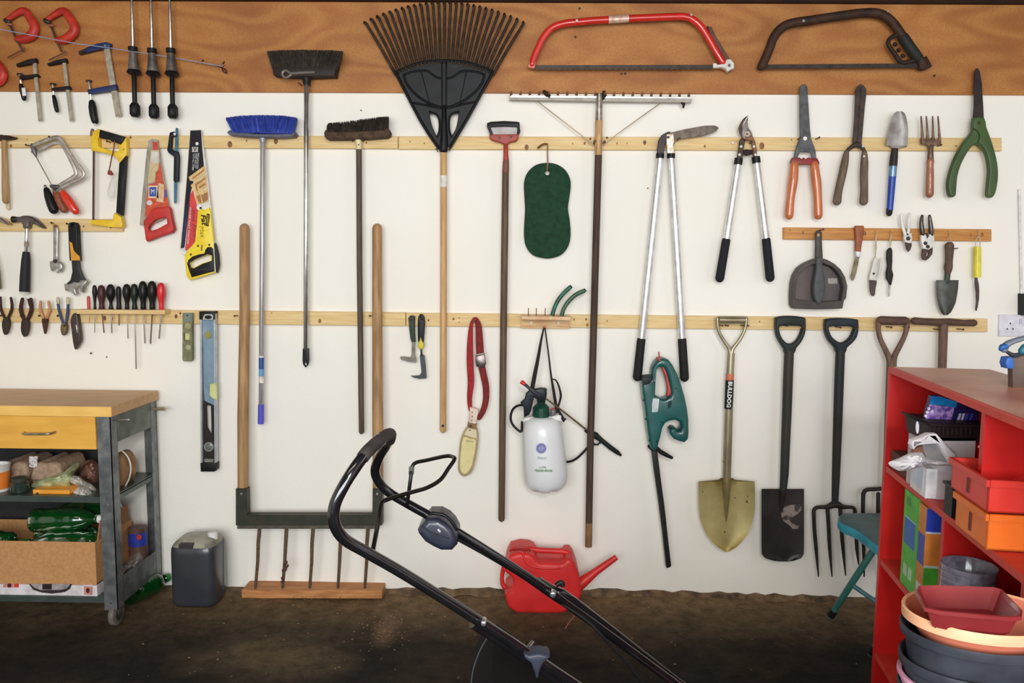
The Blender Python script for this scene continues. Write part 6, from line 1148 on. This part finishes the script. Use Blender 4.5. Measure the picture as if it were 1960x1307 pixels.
# ================================================================ red shelf unit
A3 = W(1700, 702, 1.0); ZT = A3.z
B3 = PZ(1960, 807, ZT); U = (B3-A3); U.z = 0; U.normalize(); Vv = Vector((-U.y, U.x, 0))
if Vv.x < 0: Vv = -Vv
def SP(a, b, z): return Vector((A3.x, A3.y, 0))+U*a+Vv*b+Vector((0, 0, z))
def SB(px, py, b=0.0):
    r = ray(px, py); k = (b-(CAM-A3).dot(Vv))/r.dot(Vv); P = CAM+r*k; return (P-A3).dot(U), P.z
cC = PZ(1877, 702, ZT); DEP = (cC-A3).dot(Vv); SL = 1.42
def sbox(a0, a1, b0, b1, z0, z1, mb=None):
    return (mb or MB()).box8([SP(a0, b0, z0), SP(a1, b0, z0), SP(a1, b1, z0), SP(a0, b1, z0), SP(a0, b0, z1), SP(a1, b0, z1), SP(a1, b1, z1), SP(a0, b1, z1)])
SR = M((206, 30, 26), .42, 0, (196, 26, 24), 14); SR2 = M((214, 66, 52), .5, 0, (206, 52, 42), 30)
def mat_top():
    m = M((206, 152, 124), .4, 0, (176, 100, 80), 5, (1, 1, 1), 0, .3, .7); return m
t = thing('shelf_unit', 'bright red open shelf unit with dividers and a worn brown top', 'shelf', SP(SL/2, DEP/2, 0))
T_ = .016
sbox(0, SL, 0, DEP, ZT-T_, ZT).build('top_board', SR2, t, smooth=False)
sbox(.004, SL-.004, .012, DEP-.002, ZT, ZT+.0012).build('top_surface', mat_top(), t, smooth=False)
sbox(0, .018, 0, DEP, 0, ZT-T_).build('end_panel', SR, t, smooth=False); sbox(SL-.018, SL, 0, DEP, 0, ZT-T_).build('end_panel', SR, t, smooth=False)
sbox(.018, SL-.018, DEP-.006, DEP, .03, ZT-T_).build('back_panel', SR, t, smooth=False)
zsh = [SB(1697, 893)[1], SB(1688, 1074)[1], SB(1682, 1262)[1]]
for z in zsh+[.05]: sbox(.018, SL-.018, .002, DEP-.006, z-.017, z).build('shelf_board', SR2, t, smooth=False)
def div(a, z0, z1): sbox(a, a+.018, .004, DEP-.006, z0, z1).build('divider', SR, t, smooth=False)
a1 = SB(1870, 860)[0]; a2 = SB(1796, 1040)[0]; a3 = SB(1949, 1135)[0]
div(a1, zsh[0], ZT-T_); div(a2, zsh[1], zsh[0]-.017); div(a3, zsh[1], zsh[0]-.017); div((a1+a2)/2+.3, zsh[2], zsh[1]-.017)
for a, z in ((.009, ZT-.03), (a1+.009, ZT-.09)):
    P = SP(a, -.0005, z); MB().tubew([P, P+Vv*-.001], .003, 8, False).build('screw', M((230, 110, 100), .4), t)
def splate(par, name, mat, a0, a1, z0, z1, b, th=.0006, **k):   # thin printed panel on the camera-left face
    return sbox(a0, a1, b-th, b, z0, z1).build(name, mat, par, smooth=False, **k)
def fplate2(par, name, mat, b0, b1, z0, z1, a, th=.0006): return sbox(a, a+th, b0, b1, z0, z1).build(name, mat, par, smooth=False)
# seed boxes, tier 2
aa, ab, ac = SB(1729, 1000, .004)[0], SB(1757, 1000, .004)[0], SB(1773, 1000, .004)[0]
zg = zsh[1]; hg = SB(1729, 931, .004)[1]-zg
GR_ = M((84, 196, 60), .45); OR_ = M((226, 140, 60), .5); BL_ = M((46, 110, 200), .45)
t = thing('lawn_feed_box', 'green box with blue panels, farther of the two lawn boxes in the red shelf', 'box', SP((aa+ab)/2, .05, zg), group='lawn boxes in the red shelf')
sbox(aa, ab-.003, .004, .14, zg+.001, zg+hg).build('carton', GR_, t, smooth=False)
splate(t, 'printed_panel', BL_, aa+.012, ab-.015, zg+hg*.45, zg+hg*.72, .004); splate(t, 'printed_panel', M((190, 226, 190), .5), aa+.02, aa+.045, zg+hg*.12, zg+hg*.24, .004); splate(t, 'printed_panel', M((190, 226, 190), .5), ab-.05, ab-.025, zg+hg*.12, zg+hg*.24, .004)
splate(t, 'printed_panel', M((60, 150, 60), .5), aa+.02, aa+.05, zg+hg*.86, zg+hg*.94, .004); splate(t, 'printed_panel', M((160, 220, 240), .5), aa+.012, ab-.015, zg+hg*.72, zg+hg*.735, .0041)
t = thing('lawn_feed_box', 'orange, blue and green box, nearer of the two lawn boxes in the red shelf', 'box', SP((ab+ac)/2, .05, zg), group='lawn boxes in the red shelf')
sbox(ab, ac, .004, .13, zg+.001, zg+hg*.985).build('carton', OR_, t, smooth=False)
splate(t, 'printed_panel', M((50, 80, 190), .45), ab+.008, ac-.004, zg+hg*.4, zg+hg*.7, .004); splate(t, 'printed_panel', M((210, 220, 226), .5), ab+.012, ac-.01, zg+hg*.08, zg+hg*.2, .004); splate(t, 'printed_panel', GR_, ab, ab+.006, zg+.002, zg+hg*.98, .004)
fplate2(t, 'printed_panel', M((40, 70, 190), .45), .004, .13, zg+hg*.74, zg+hg*.98, ac); fplate2(t, 'printed_panel', M((80, 190, 60), .45), .004, .13, zg+.002, zg+hg*.4, ac); fplate2(t, 'printed_panel', M((206, 226, 220), .5), .004, .13, zg+hg*.39, zg+hg*.415, ac+.0004); fplate2(t, 'printed_panel', M((206, 216, 236), .5), .004, .13, zg+hg*.73, zg+hg*.75, ac+.0004)
# white box etc on shelf 1
z1_ = zsh[0]
wa, wb = SB(1742, 930, -.004)[0], SB(1772, 930, -.004)[0]; wh = SB(1772, 896, -.004)[1]
t = thing('white_carton', 'plain white carton at the front edge of the upper red shelf', 'box', SP((wa+wb)/2, .03, z1_))
sbox(wa, wb, -.004, .062, z1_+.001, wh).build('carton', M((246, 247, 250), .5), t, smooth=False); splate(t, 'printed_panel', M((190, 206, 232), .5, 0, (220, 228, 240), 20), wa+.004, wb-.02, z1_+.02, wh-.004, -.004)
ba, bb = SB(1808, 950, .0)[0], SB(1823, 950, .0)[0]
t = thing('ribbed_tray', 'small black ribbed plastic pot between white carton and orange crate', 'pot', SP((ba+bb)/2, .04, z1_))
sbox(ba, bb, .0, .06, z1_+.001, SB(1823, 933, 0)[1]).build('body', BLK, t, smooth=False); sbox(ba-.004, bb+.005, -.005, .065, SB(1823, 934, 0)[1], SB(1823, 929, 0)[1]).build('rim', M((60, 60, 60), .4), t, smooth=False)
for k in range(5): splate(t, 'rib', M((50, 50, 52), .4), ba+.01+k*(bb-ba)/5.5, ba+.016+k*(bb-ba)/5.5, z1_+.004, SB(1823, 936, 0)[1], 0, .002)
t = thing('paper_box', 'pale grey box holding up the black seed tray in the red shelf', 'box', Vector((W(1835, 880, 1.3).x, -1.3, z1_)))
P0, P1 = W(1800, 838, 1.36), W(1868, 838, 1.36); MB().box(P0.x, min(P1.x, P0.x+.11), -1.36, -1.2, z1_+.001, P0.z).build('carton', M((206, 200, 204), .6, 0, (190, 184, 190), 8), t, smooth=False)
t = thing('seed_tray', 'black ribbed seed tray with a flower bulb pack inside, under the red shelf top', 'tray', Vector((W(1808, 830, 1.3).x, -1.3, W(1808, 834, 1.36).z)))
pl(t, 'body', M((40, 30, 32), .45), [(1754, 803), (1869, 803), (1866, 836), (1758, 836)], 1.24, 1.36, bev=.003)
pl(t, 'rim', M((48, 40, 40), .4), [(1746, 795), (1762, 800), (1869, 803), (1869, 808), (1756, 806)], 1.235, 1.368, bev=.002)
for k in range(11): pl(t, 'rib', M((58, 46, 46), .4), rc(1770+k*8.6, 809, 1772.4+k*8.6, 832), 1.3605, 1.3625, bev=.0003)
pl(t, 'sticker', M((220, 214, 230), .5), ell(1756, 818, 3.2, 12), 1.361, 1.3635)
t = thing('bulb_pack', 'blue pack of lilac flower bulbs standing in the black seed tray', 'pack', Vector((W(1820, 805, 1.3).x, -1.3, W(1820, 808, 1.3).z)))
pl(t, 'pack', M((38, 36, 96), .35, 0, (30, 26, 70), 20), [(1783, 757), (1800, 758), (1835, 769), (1869, 786), (1866, 812), (1770, 806)], 1.28, 1.31, bev=.002)
pl(t, 'printed_panel', M((24, 104, 186), .4, 0, (20, 140, 200), 60), [(1783, 757.5), (1800, 758.5), (1833, 769.5), (1830, 780), (1780, 774)], 1.3102, 1.311, bev=.0002)
pl(t, 'printed_flowers', M((178, 146, 214), .6, 0, (96, 66, 150), 55, lo=.45, hi=.58), [(1779, 774), (1800, 775), (1827, 780), (1820, 807), (1771, 803), (1774, 790)], 1.3102, 1.311, bev=.0002)
for x in (1836, 1843, 1850, 1859): pl(t, 'printed_bar', M((210, 206, 232) if x < 1845 else (70, 70, 170), .5), [(x, 791), (x+4.5, 791.5), (x-1, 808), (x-5.5, 808)], 1.3102, 1.311, bev=.0002)
for x, y in ((1775, 789), (1772, 796), (1778, 782), (1784, 788)): disc(t, 'printed_flower', M((226, 214, 240), .5), x, y, 3, 1.3111, 1.3116, bev=.0001)
PPR = M((240, 238, 240), .7, 0, (206, 202, 208), 20)
crumple('paper_sheet', 'crumpled white paper sheet hanging over the edge of the upper red shelf', 'paper', PPR, [(1700, 886), (1722, 876), (1742, 867), (1764, 865), (1774, 876), (1800, 882), (1824, 884), (1825, 892), (1800, 891), (1772, 891), (1750, 897), (1730, 901), (1716, 899)], 1.36, 1.395, .006)
t = thing('paper_roll', 'torn roll of white paper lying under the black seed tray', 'paper', Vector((W(1785, 880, 1.35).x, -1.35, W(1785, 884, 1.35).z)))
pl(t, 'outer_sheet', PPR, [(1741, 850), (1744, 841), (1760, 836), (1774, 829), (1790, 829), (1800, 840), (1812, 855), (1826, 868), (1826, 884), (1815, 884), (1805, 868), (1792, 848), (1783, 832), (1776, 833), (1764, 846), (1752, 852), (1746, 859)], 1.365, 1.385, bev=.004, steps=2, sm=0)
pl(t, 'inner_sheet', M((150, 146, 140), .7, 0, (110, 108, 116), 18), [(1764, 846), (1776, 833), (1788, 834), (1800, 850), (1815, 870), (1824, 884), (1775, 882), (1768, 866)], 1.355, 1.368, bev=.003)
pl(t, 'brown_sheet', M((126, 84, 66), .8), [(1748, 858), (1764, 853), (1768, 866), (1764, 870), (1745, 866)], 1.35, 1.362)
t = thing('brown_bag', 'brown paper bag behind the white sheet on the upper red shelf', 'bag', Vector((W(1722, 920, 1.1).x, -1.1, z1_)))
ka, kb = SB(1704, 915, .01)[0], SB(1740, 915, .01)[0]; sbox(max(.03, ka), wa-.02, .01, .09, z1_+.001, z1_+.05).build('bag', M((108, 66, 58), .85, 0, (90, 54, 48), 30), t, smooth=False)
# crates
def crate(name, label, mat, a0, a1, b0, b1, z0, z1, slot=True, rim=.006):
    t = thing(name, label, 'crate', SP((a0+a1)/2, (b0+b1)/2, z0), group='stacked open plastic crates in the red shelf')
    w_ = .0035; tp_ = .006
    mb = MB()
    def wall(a0_, a1_, b0_, b1_): sbox(a0_, a1_, b0_, b1_, z0, z1, mb)
    wall(a0, a1, b0, b0+w_); wall(a0, a1, b1-w_, b1); wall(a0, a0+w_, b0, b1); wall(a1-w_, a1, b0, b1); sbox(a0, a1, b0, b1, z0, z0+w_, mb)
    mb.build('bin', mat, t, smooth=False)
    r = MB(); e = rim
    sbox(a0-e, a1+e, b0-e, b0+.002, z1-.012, z1+.002, r); sbox(a0-e, a1+e, b1-.002, b1+e, z1-.012, z1+.002, r); sbox(a0-e, a0+.002, b0, b1, z1-.012, z1+.002, r); sbox(a1-.002, a1+e, b0, b1, z1-.012, z1+.002, r)
    r.build('rim', mat, t, smooth=False)
    if slot: splate(t, 'slot', M((120, 40, 20), .6), a0+(a1-a0)*.46, a0+(a1-a0)*.54, z0+.014, z1-.02, b0, .0015)
    return t
oa, ob = SB(1829, 985, -.012)[0], SB(1887, 1040, -.012)[0]; zo = SB(1887, 982, -.012)[1]
ORG = M((240, 126, 40), .45, 0, (234, 112, 34), 14); RDC = M((226, 66, 54), .42, 0, (216, 54, 46), 14)
crate('plastic_crate', 'orange plastic crate, lower of the two stacked on the red shelf', ORG, oa, ob, -.012, .2, z1_+.002, zo)
zr = SB(1885, 916, -.016)[1]; ra, rb = SB(1822, 900, -.014)[0], ob-.002
crate('plastic_crate', 'red plastic crate stacked on top of the orange one', RDC, ra, rb, -.014, .2, zo+.004, zr)
t = thing('red_lid', 'red plastic lid lying tilted inside the red crate', 'lid', SP((ra+rb)/2, .1, zo+.03))
MB().box8([SP(ra+.02, .0, zr-.045), SP(rb-.01, .0, zr-.045), SP(rb-.01, .17, zr+.02), SP(ra+.02, .17, zr+.02), SP(ra+.02, .0, zr-.041), SP(rb-.01, .0, zr-.041), SP(rb-.01, .17, zr+.024), SP(ra+.02, .17, zr+.024)]).build('lid', RDC, t, smooth=False)
# clear pots tier 2
t = thing('clear_pots', 'stack of clear ribbed plastic pots behind the maroon tray in the red shelf', 'pot', Vector((W(1852, 1120, 1.55).x, -1.55, zsh[1])))
c = W(1856, 1070, 1.55); R0 = 50*S(1.55)
for k in range(4):
    h0 = zsh[1]+.001+k*.014; hh = SB(1800, 1072, -.03)[1]-zsh[1]-.05
    V = MB(); rg = []
    V.loft([(c.x, c.y, h0, R0*.86, R0*.86, 2), (c.x, c.y, h0+hh*.9, R0*.97, R0*.97, 2), (c.x, c.y, h0+hh, R0, R0, 2), (c.x, c.y, h0+hh+.003, R0*.99, R0*.99, 2), (c.x, c.y, h0+hh, R0*.95, R0*.95, 2), (c.x, c.y, h0+.004, R0*.84, R0*.84, 2)], 40)
    V.build('pot', M((150, 150, 166), .15, 0, (120, 120, 140), 60, alpha=.75, coat=.6), t)
t = thing('white_bottle', 'slim white and dark patterned bottle at the right edge in the red shelf', 'bottle', SP(a3-.07, .05, zsh[1]))
q = SP(a3-.055, .05, zsh[1]); MB().loft([(q.x, q.y, zsh[1]+z, r, r, 2) for z, r in ((.001, .024), (.16, .026), (.19, .02), (.205, .011))], 24).build('body', M((220, 220, 230), .3, 0, (30, 30, 34), 30, lo=.48, hi=.52), t)
MB().loft([(q.x, q.y, zsh[1]+z, r, r, 2) for z, r in ((.205, .013), (.24, .013), (.243, .01))], 18).build('cap', WHT, t)
# ---- tubs stacked in front of the shelf
dT = 2.0; cT = W(1874, 1200, dT); k_ = S(dT)
def lathe(par, name, mat, prof, c=None, seg=44, kind=None):
    c = c or cT; return MB().loft([(c.x, c.y, z, r, r*.78, 2) for z, r in prof], seg, False).build(name, mat, par, ang=40)
zA = W(1874, 1203, dT).z
DT = M((62, 66, 76), .5, 0, (44, 46, 54), 14)
for k in range(3):
    z = zA-.052*k; r = 146*k_*(1-.004*k)
    t = thing('plant_tub', ['uppermost dark grey round tub of the stack in front of the red shelf', 'second dark grey round tub of the stack, just below the uppermost', 'third dark grey round tub of the stack, near the bottom edge of the photo'][k], 'tub', Vector((cT.x, cT.y, z-.12)), group='dark round tubs in the stack')
    r2 = r*.93
    lathe(t, 'body', DT, [(z-.12, r*.8), (z-.118, r*.82), (z-.012, r2), (z-.014, r*.99), (z-.0, r), (z+.002, r*.99), (z+.001, r*.965), (z-.02, r*.91), (z-.117, r*.79)])
t = thing('pink_tub', 'pink rimmed tub at the very bottom of the stack in front of the red shelf', 'tub', Vector((cT.x, cT.y, zA-.2)))
lathe(t, 'rim', M((236, 170, 200), .5), [(zA-.2, .11), (zA-.1, .118), (zA-.088, .125), (zA-.082, .125), (zA-.084, .117)])
zP = W(1874, 1168, dT).z; rT = 144*k_
TCm = M((244, 190, 150), .55, 0, (236, 176, 134), 10); 
t = thing('terracotta_bowl', 'pale terracotta plastic bowl with thick rim inside the top dark tub', 'bowl', Vector((cT.x, cT.y, zP-.07)))
lathe(t, 'bowl', M((222, 132, 104), .55, 0, (210, 118, 92), 10), [(zP-.075, rT*.6), (zP-.07, rT*.66), (zP-.016, rT*.9), (zP-.018, rT*.95), (zP-.002, rT*.95), (zP-.066, rT*.64)])
lathe(t, 'rim', TCm, [(zP-.018, rT*.93), (zP-.017, rT*.995), (zP-.001, rT), (zP+.001, rT*.985), (zP-.001, rT*.955), (zP-.012, rT*.92)])
# maroon tray
t = thing('maroon_tray', 'maroon rectangular plastic tray lying on top of the stacked tubs', 'tray', Vector((cT.x, cT.y, zP-.01)))
zm = zP+.030
RIM = [PZ(x, y, zm) for x, y in ((1770, 1163), (1752, 1131), (1757, 1121), (1790, 1120), (1905, 1124), (1918, 1128), (1957, 1168), (1956, 1180), (1930, 1182), (1800, 1170))]
ce = sum(RIM, Vector())/len(RIM); n = len(RIM); V = []; rows = [(.70, -.036), (.74, -.038), (.93, -.006), (1.0, -.006), (1.0, 0), (.965, .001), (.94, -.004), (.80, -.034)]
for s_, z in rows: V += [Vector((ce.x+(p.x-ce.x)*s_, ce.y+(p.y-ce.y)*s_, zm+z)) for p in RIM]
F = [(k*n+i, k*n+(i+1) % n, (k+1)*n+(i+1) % n, (k+1)*n+i) for k in range(len(rows)-1) for i in range(n)]+[tuple(range(n-1, -1, -1)), tuple((len(rows)-1)*n+i for i in range(n))]
MB().add(V, F).build('tray', M((142, 48, 50), .35, 0, (128, 40, 44), 12, coat=.3), t, ang=30)
t = thing('support_crate', 'upturned grey crate standing on the floor under the stacked tubs', 'crate', Vector((cT.x, cT.y, 0)))
MB().box(cT.x-.1, cT.x+.1, cT.y-.1, cT.y+.1, 0, zA-.236).build('crate_body', M((90, 90, 96), .6), t, smooth=False)
# ---- blue quick clamp on the shelf top
pb = PZ(1956, 742, ZT+.0012); dC = -pb.y
t = thing('trigger_clamp', 'blue and grey trigger clamp standing on the brown shelf top', 'clamp', pb)
GYB = M((94, 76, 64), .6, 0, (70, 60, 54), 20)
zbase = W(1940, 742, dC)
pl(t, 'body', GYB, [(1933, 684), (1945, 680), (1990, 676), (2005, 700), (2000, 741.5), (1934, 741.5)], dC-.02, dC+.0, bev=.003, steps=2)
pl(t, 'jaw_pad', M((30, 72, 160), .5, 0, (40, 90, 170), 20), [(1922, 683), (1933, 682), (1935, 694), (1933, 705), (1922, 704), (1919, 694)], dC-.022, dC+.004, bev=.003, steps=2)
tb(t, 'lever', M((50, 54, 62), .4), [(1926, 672), (1940, 680), (1958, 676), (1970, 668)], [3, 4.5, 4, 4], d=dC, sm=3)
tb(t, 'lever', M((120, 130, 140), .35, .3), [(1922, 670), (1926, 660), (1940, 653), (1960, 647), (1980, 640)], [6, 6.5, 5.5, 5, 5], d=dC, sm=3)
tb(t, 'grip_pad', M((28, 84, 150), .45), [(1916, 668), (1919, 664), (1925, 663)], [4.6, 6.4, 6], d=dC+.003, sm=2)
tb(t, 'grip_pad', M((30, 110, 130), .45), [(1956, 672), (1962, 664)], 7, d=dC+.003)
# ================================================================ lawn mower
MT = M((34, 34, 38), .16, .45, (24, 24, 28), 20, coat=1)
def Z(p): return (p[0], p[1], CD-p[2])
t = thing('lawn_mower', 'black lawn mower with tubular handlebar, wire bail and dark blue switch box', 'mower', Vector((.62, -1.5, 0)))
HB_ = [(1330, 1460, 1.64), (1100, 1310, 1.52), (930, 1197, 1.445), (783, 1104, 1.38), (700, 1056, 1.34), (660, 1032, 1.32), (641, 1004, 1.31), (640, 970, 1.31), (655, 935, 1.315), (679, 896, 1.33), (706, 861, 1.36), (732, 838, 1.41), (747, 831, 1.5), (744, 846, 1.6), (727, 873, 1.67), (718, 899, 1.69), (724, 920, 1.7), (743, 941, 1.71), (784, 966, 1.72), (875, 1018, 1.74), (1060, 1138, 1.8), (1290, 1306, 1.9), (1420, 1400, 1.95)]
P = [W(*Z(p)) for p in HB_]; P = [Vector(q) for q in cr([tuple(p) for p in P], 4, False)]
hb = MB().tubew(P, .0104, 16).build('handlebar', MT, t)
def sub(pts, r, name, mat, par=hb, rnd=False, k=3):
    Q = [W(*Z(p)) for p in pts]; Q = [Vector(q) for q in cr([tuple(p) for p in Q], k, False)]
    return MB().tubew(Q, r, 14, rnd).build(name, mat, par)
sub([(693, 877, 1.345), (706, 861, 1.36), (732, 838, 1.41), (747, 830.5, 1.5), (746, 842, 1.57)], .0114, 'foam_grip', M((66, 60, 58), .7, 0, (50, 46, 44), 40), k=5)
sub([(716, 851.5, 1.38), (728, 841, 1.40)], .012, 'label_band', M((180, 178, 184), .5))
bl = [(713, 1056, 1.35), (719, 1025, 1.38), (725, 993, 1.40), (729, 968, 1.42), (738, 957, 1.44), (784, 943, 1.5), (818, 933, 1.55), (843, 918, 1.58), (858, 897, 1.6), (870, 879, 1.62), (866, 874, 1.64), (852, 873, 1.66), (815, 881, 1.7), (797, 885, 1.71), (789, 893, 1.71), (786, 915, 1.7), (782, 945, 1.7), (779, 968, 1.71)]
sub(bl, .0042, 'bail_lever', M((40, 38, 36), .25, .6), t, True, 4)
sub([(788, 893, 1.71), (787, 908, 1.705)], .0058, 'bail_joint', M((90, 88, 84), .5), t)
SBX = M((40, 46, 64), .4, 0, (32, 36, 50), 14, coat=.3)
sw = pl(t, 'switch_box', SBX, [(822, 981), (843, 981), (858, 989), (869, 1000), (877, 1015), (878, 1031), (868.5, 1041), (848, 1041), (833, 1034), (818, 1025), (806, 1010), (803.5, 1003), (812, 992)], CD-1.78, CD-1.685, bev=.014, steps=4)
tb(sw, 'lid_seam', M((26, 30, 42), .4), [(806, 1007), (822, 1018), (838, 1025), (858, 1030)], 1.2, d=CD-1.682, sm=3, seg=8); tb(sw, 'button', M((190, 196, 206), .3), [(839, 1014), (842, 1017)], 2.6, d=CD-1.683); tb(sw, 'switch_arc', M((20, 22, 28), .3), [(826, 982), (848, 985), (864, 997), (874, 1013)], 3.4, d=CD-1.69, sm=3)
# lower handle bars, bolts, knob, cables
sub([(905, 1192, 1.45), (1010, 1262, 1.5), (1100, 1325, 1.54), (1330, 1480, 1.66)], .0105, 'lower_bar', MT, t)
sub([(1030, 1112, 1.81), (1060, 1130, 1.82), (1100, 1152, 1.83), (1290, 1300, 1.92), (1420, 1396, 1.97)], .011, 'lower_bar', MT, t)
for (x, y, z, r) in ((926, 1190, 1.425, 5.5), (1058, 1136, 1.78, 6)):
    pl(t, 'bolt', M((214, 214, 220), .2, .9), ell(x, y, r, r, 10), CD-z-.012, CD-z+.008, bev=.003, steps=2)
pl(t, 'wing_knob', M((60, 64, 78), .35, 0, (48, 52, 64), 20), [(1002, 1242), (1012, 1246), (1030, 1243), (1048, 1246), (1052, 1251), (1040, 1262), (1034, 1274), (1030, 1290), (1026, 1292), (1022, 1278), (1016, 1262), (1003, 1252)], CD-1.49, CD-1.455, bev=.006, steps=3)
sub([(1012, 1238, 1.47), (1020, 1228, 1.48)], .004, 'cable_clip', STL, t)
sub([(872, 1030, 1.72), (930, 1062, 1.755), (1000, 1104, 1.78), (1060, 1146, 1.8), (1120, 1185, 1.8), (1160, 1225, 1.8), (1230, 1306, 1.82), (1330, 1440, 1.85)], .0038, 'cable', BLK, t)
sub([(1064, 1120, 1.8), (1075, 1114, 1.8), (1077, 1122, 1.8)], .006, 'cable_clip', BLK, t); sub([(1100, 1178, 1.8), (1090, 1190, 1.8), (1082, 1203, 1.8)], .0012, 'cable_tie', M((110, 66, 56), .6), t)
sub([(803, 910, 1.72), (812, 948, 1.74), (822, 975, 1.74)], .0006, 'thin_wire', M((150, 148, 140), .5), t) if False else None
BG = M((15, 16, 17), .85, 0, (11, 11, 12), 30)
bag = pl(t, 'grass_bag', BG, [(945, 1246), (928, 1254), (912, 1272), (900, 1298), (893, 1330), (890, 1370), (890, 1440), (898, 1680), (1500, 1680), (1500, 1650), (1330, 1558), (1200, 1470), (1080, 1366), (1000, 1300), (975, 1266)], CD-1.85, CD-1.58, bev=.035, steps=5)
tb(bag, 'frame_edge', M((74, 76, 80), .5, .3), [(933, 1220), (921, 1240), (911, 1264), (904, 1290), (901, 1320)], 1.5, d=CD-1.60, sm=3)
dk = [(0.10, .17, .22), (.14, .22, .27), (.2, .215, .26), (.24, .17, .2), (.26, .1, .13)]
MB().loft([(.62, -1.5, z, ry, rx, 4) for z, rx, ry in dk], 36).build('deck', M((150, 36, 30), .4), t); MB().loft([(.62, -1.5, z, r, r*.9, 3) for z, r in ((.25, .1), (.36, .1), (.39, .07))], 28).build('motor', BLK, t)
for sx in (-1, 1):
    for sy in (-1, 1):
        x = .62+sx*.2; y = -1.5+sy*.2; MB().tubew([(x, y-.018, .075), (x, y-.014, .075), (x, y+.014, .075), (x, y+.018, .075)], [.066, .075, .075, .066], 28, False).build('wheel', RUB, t)
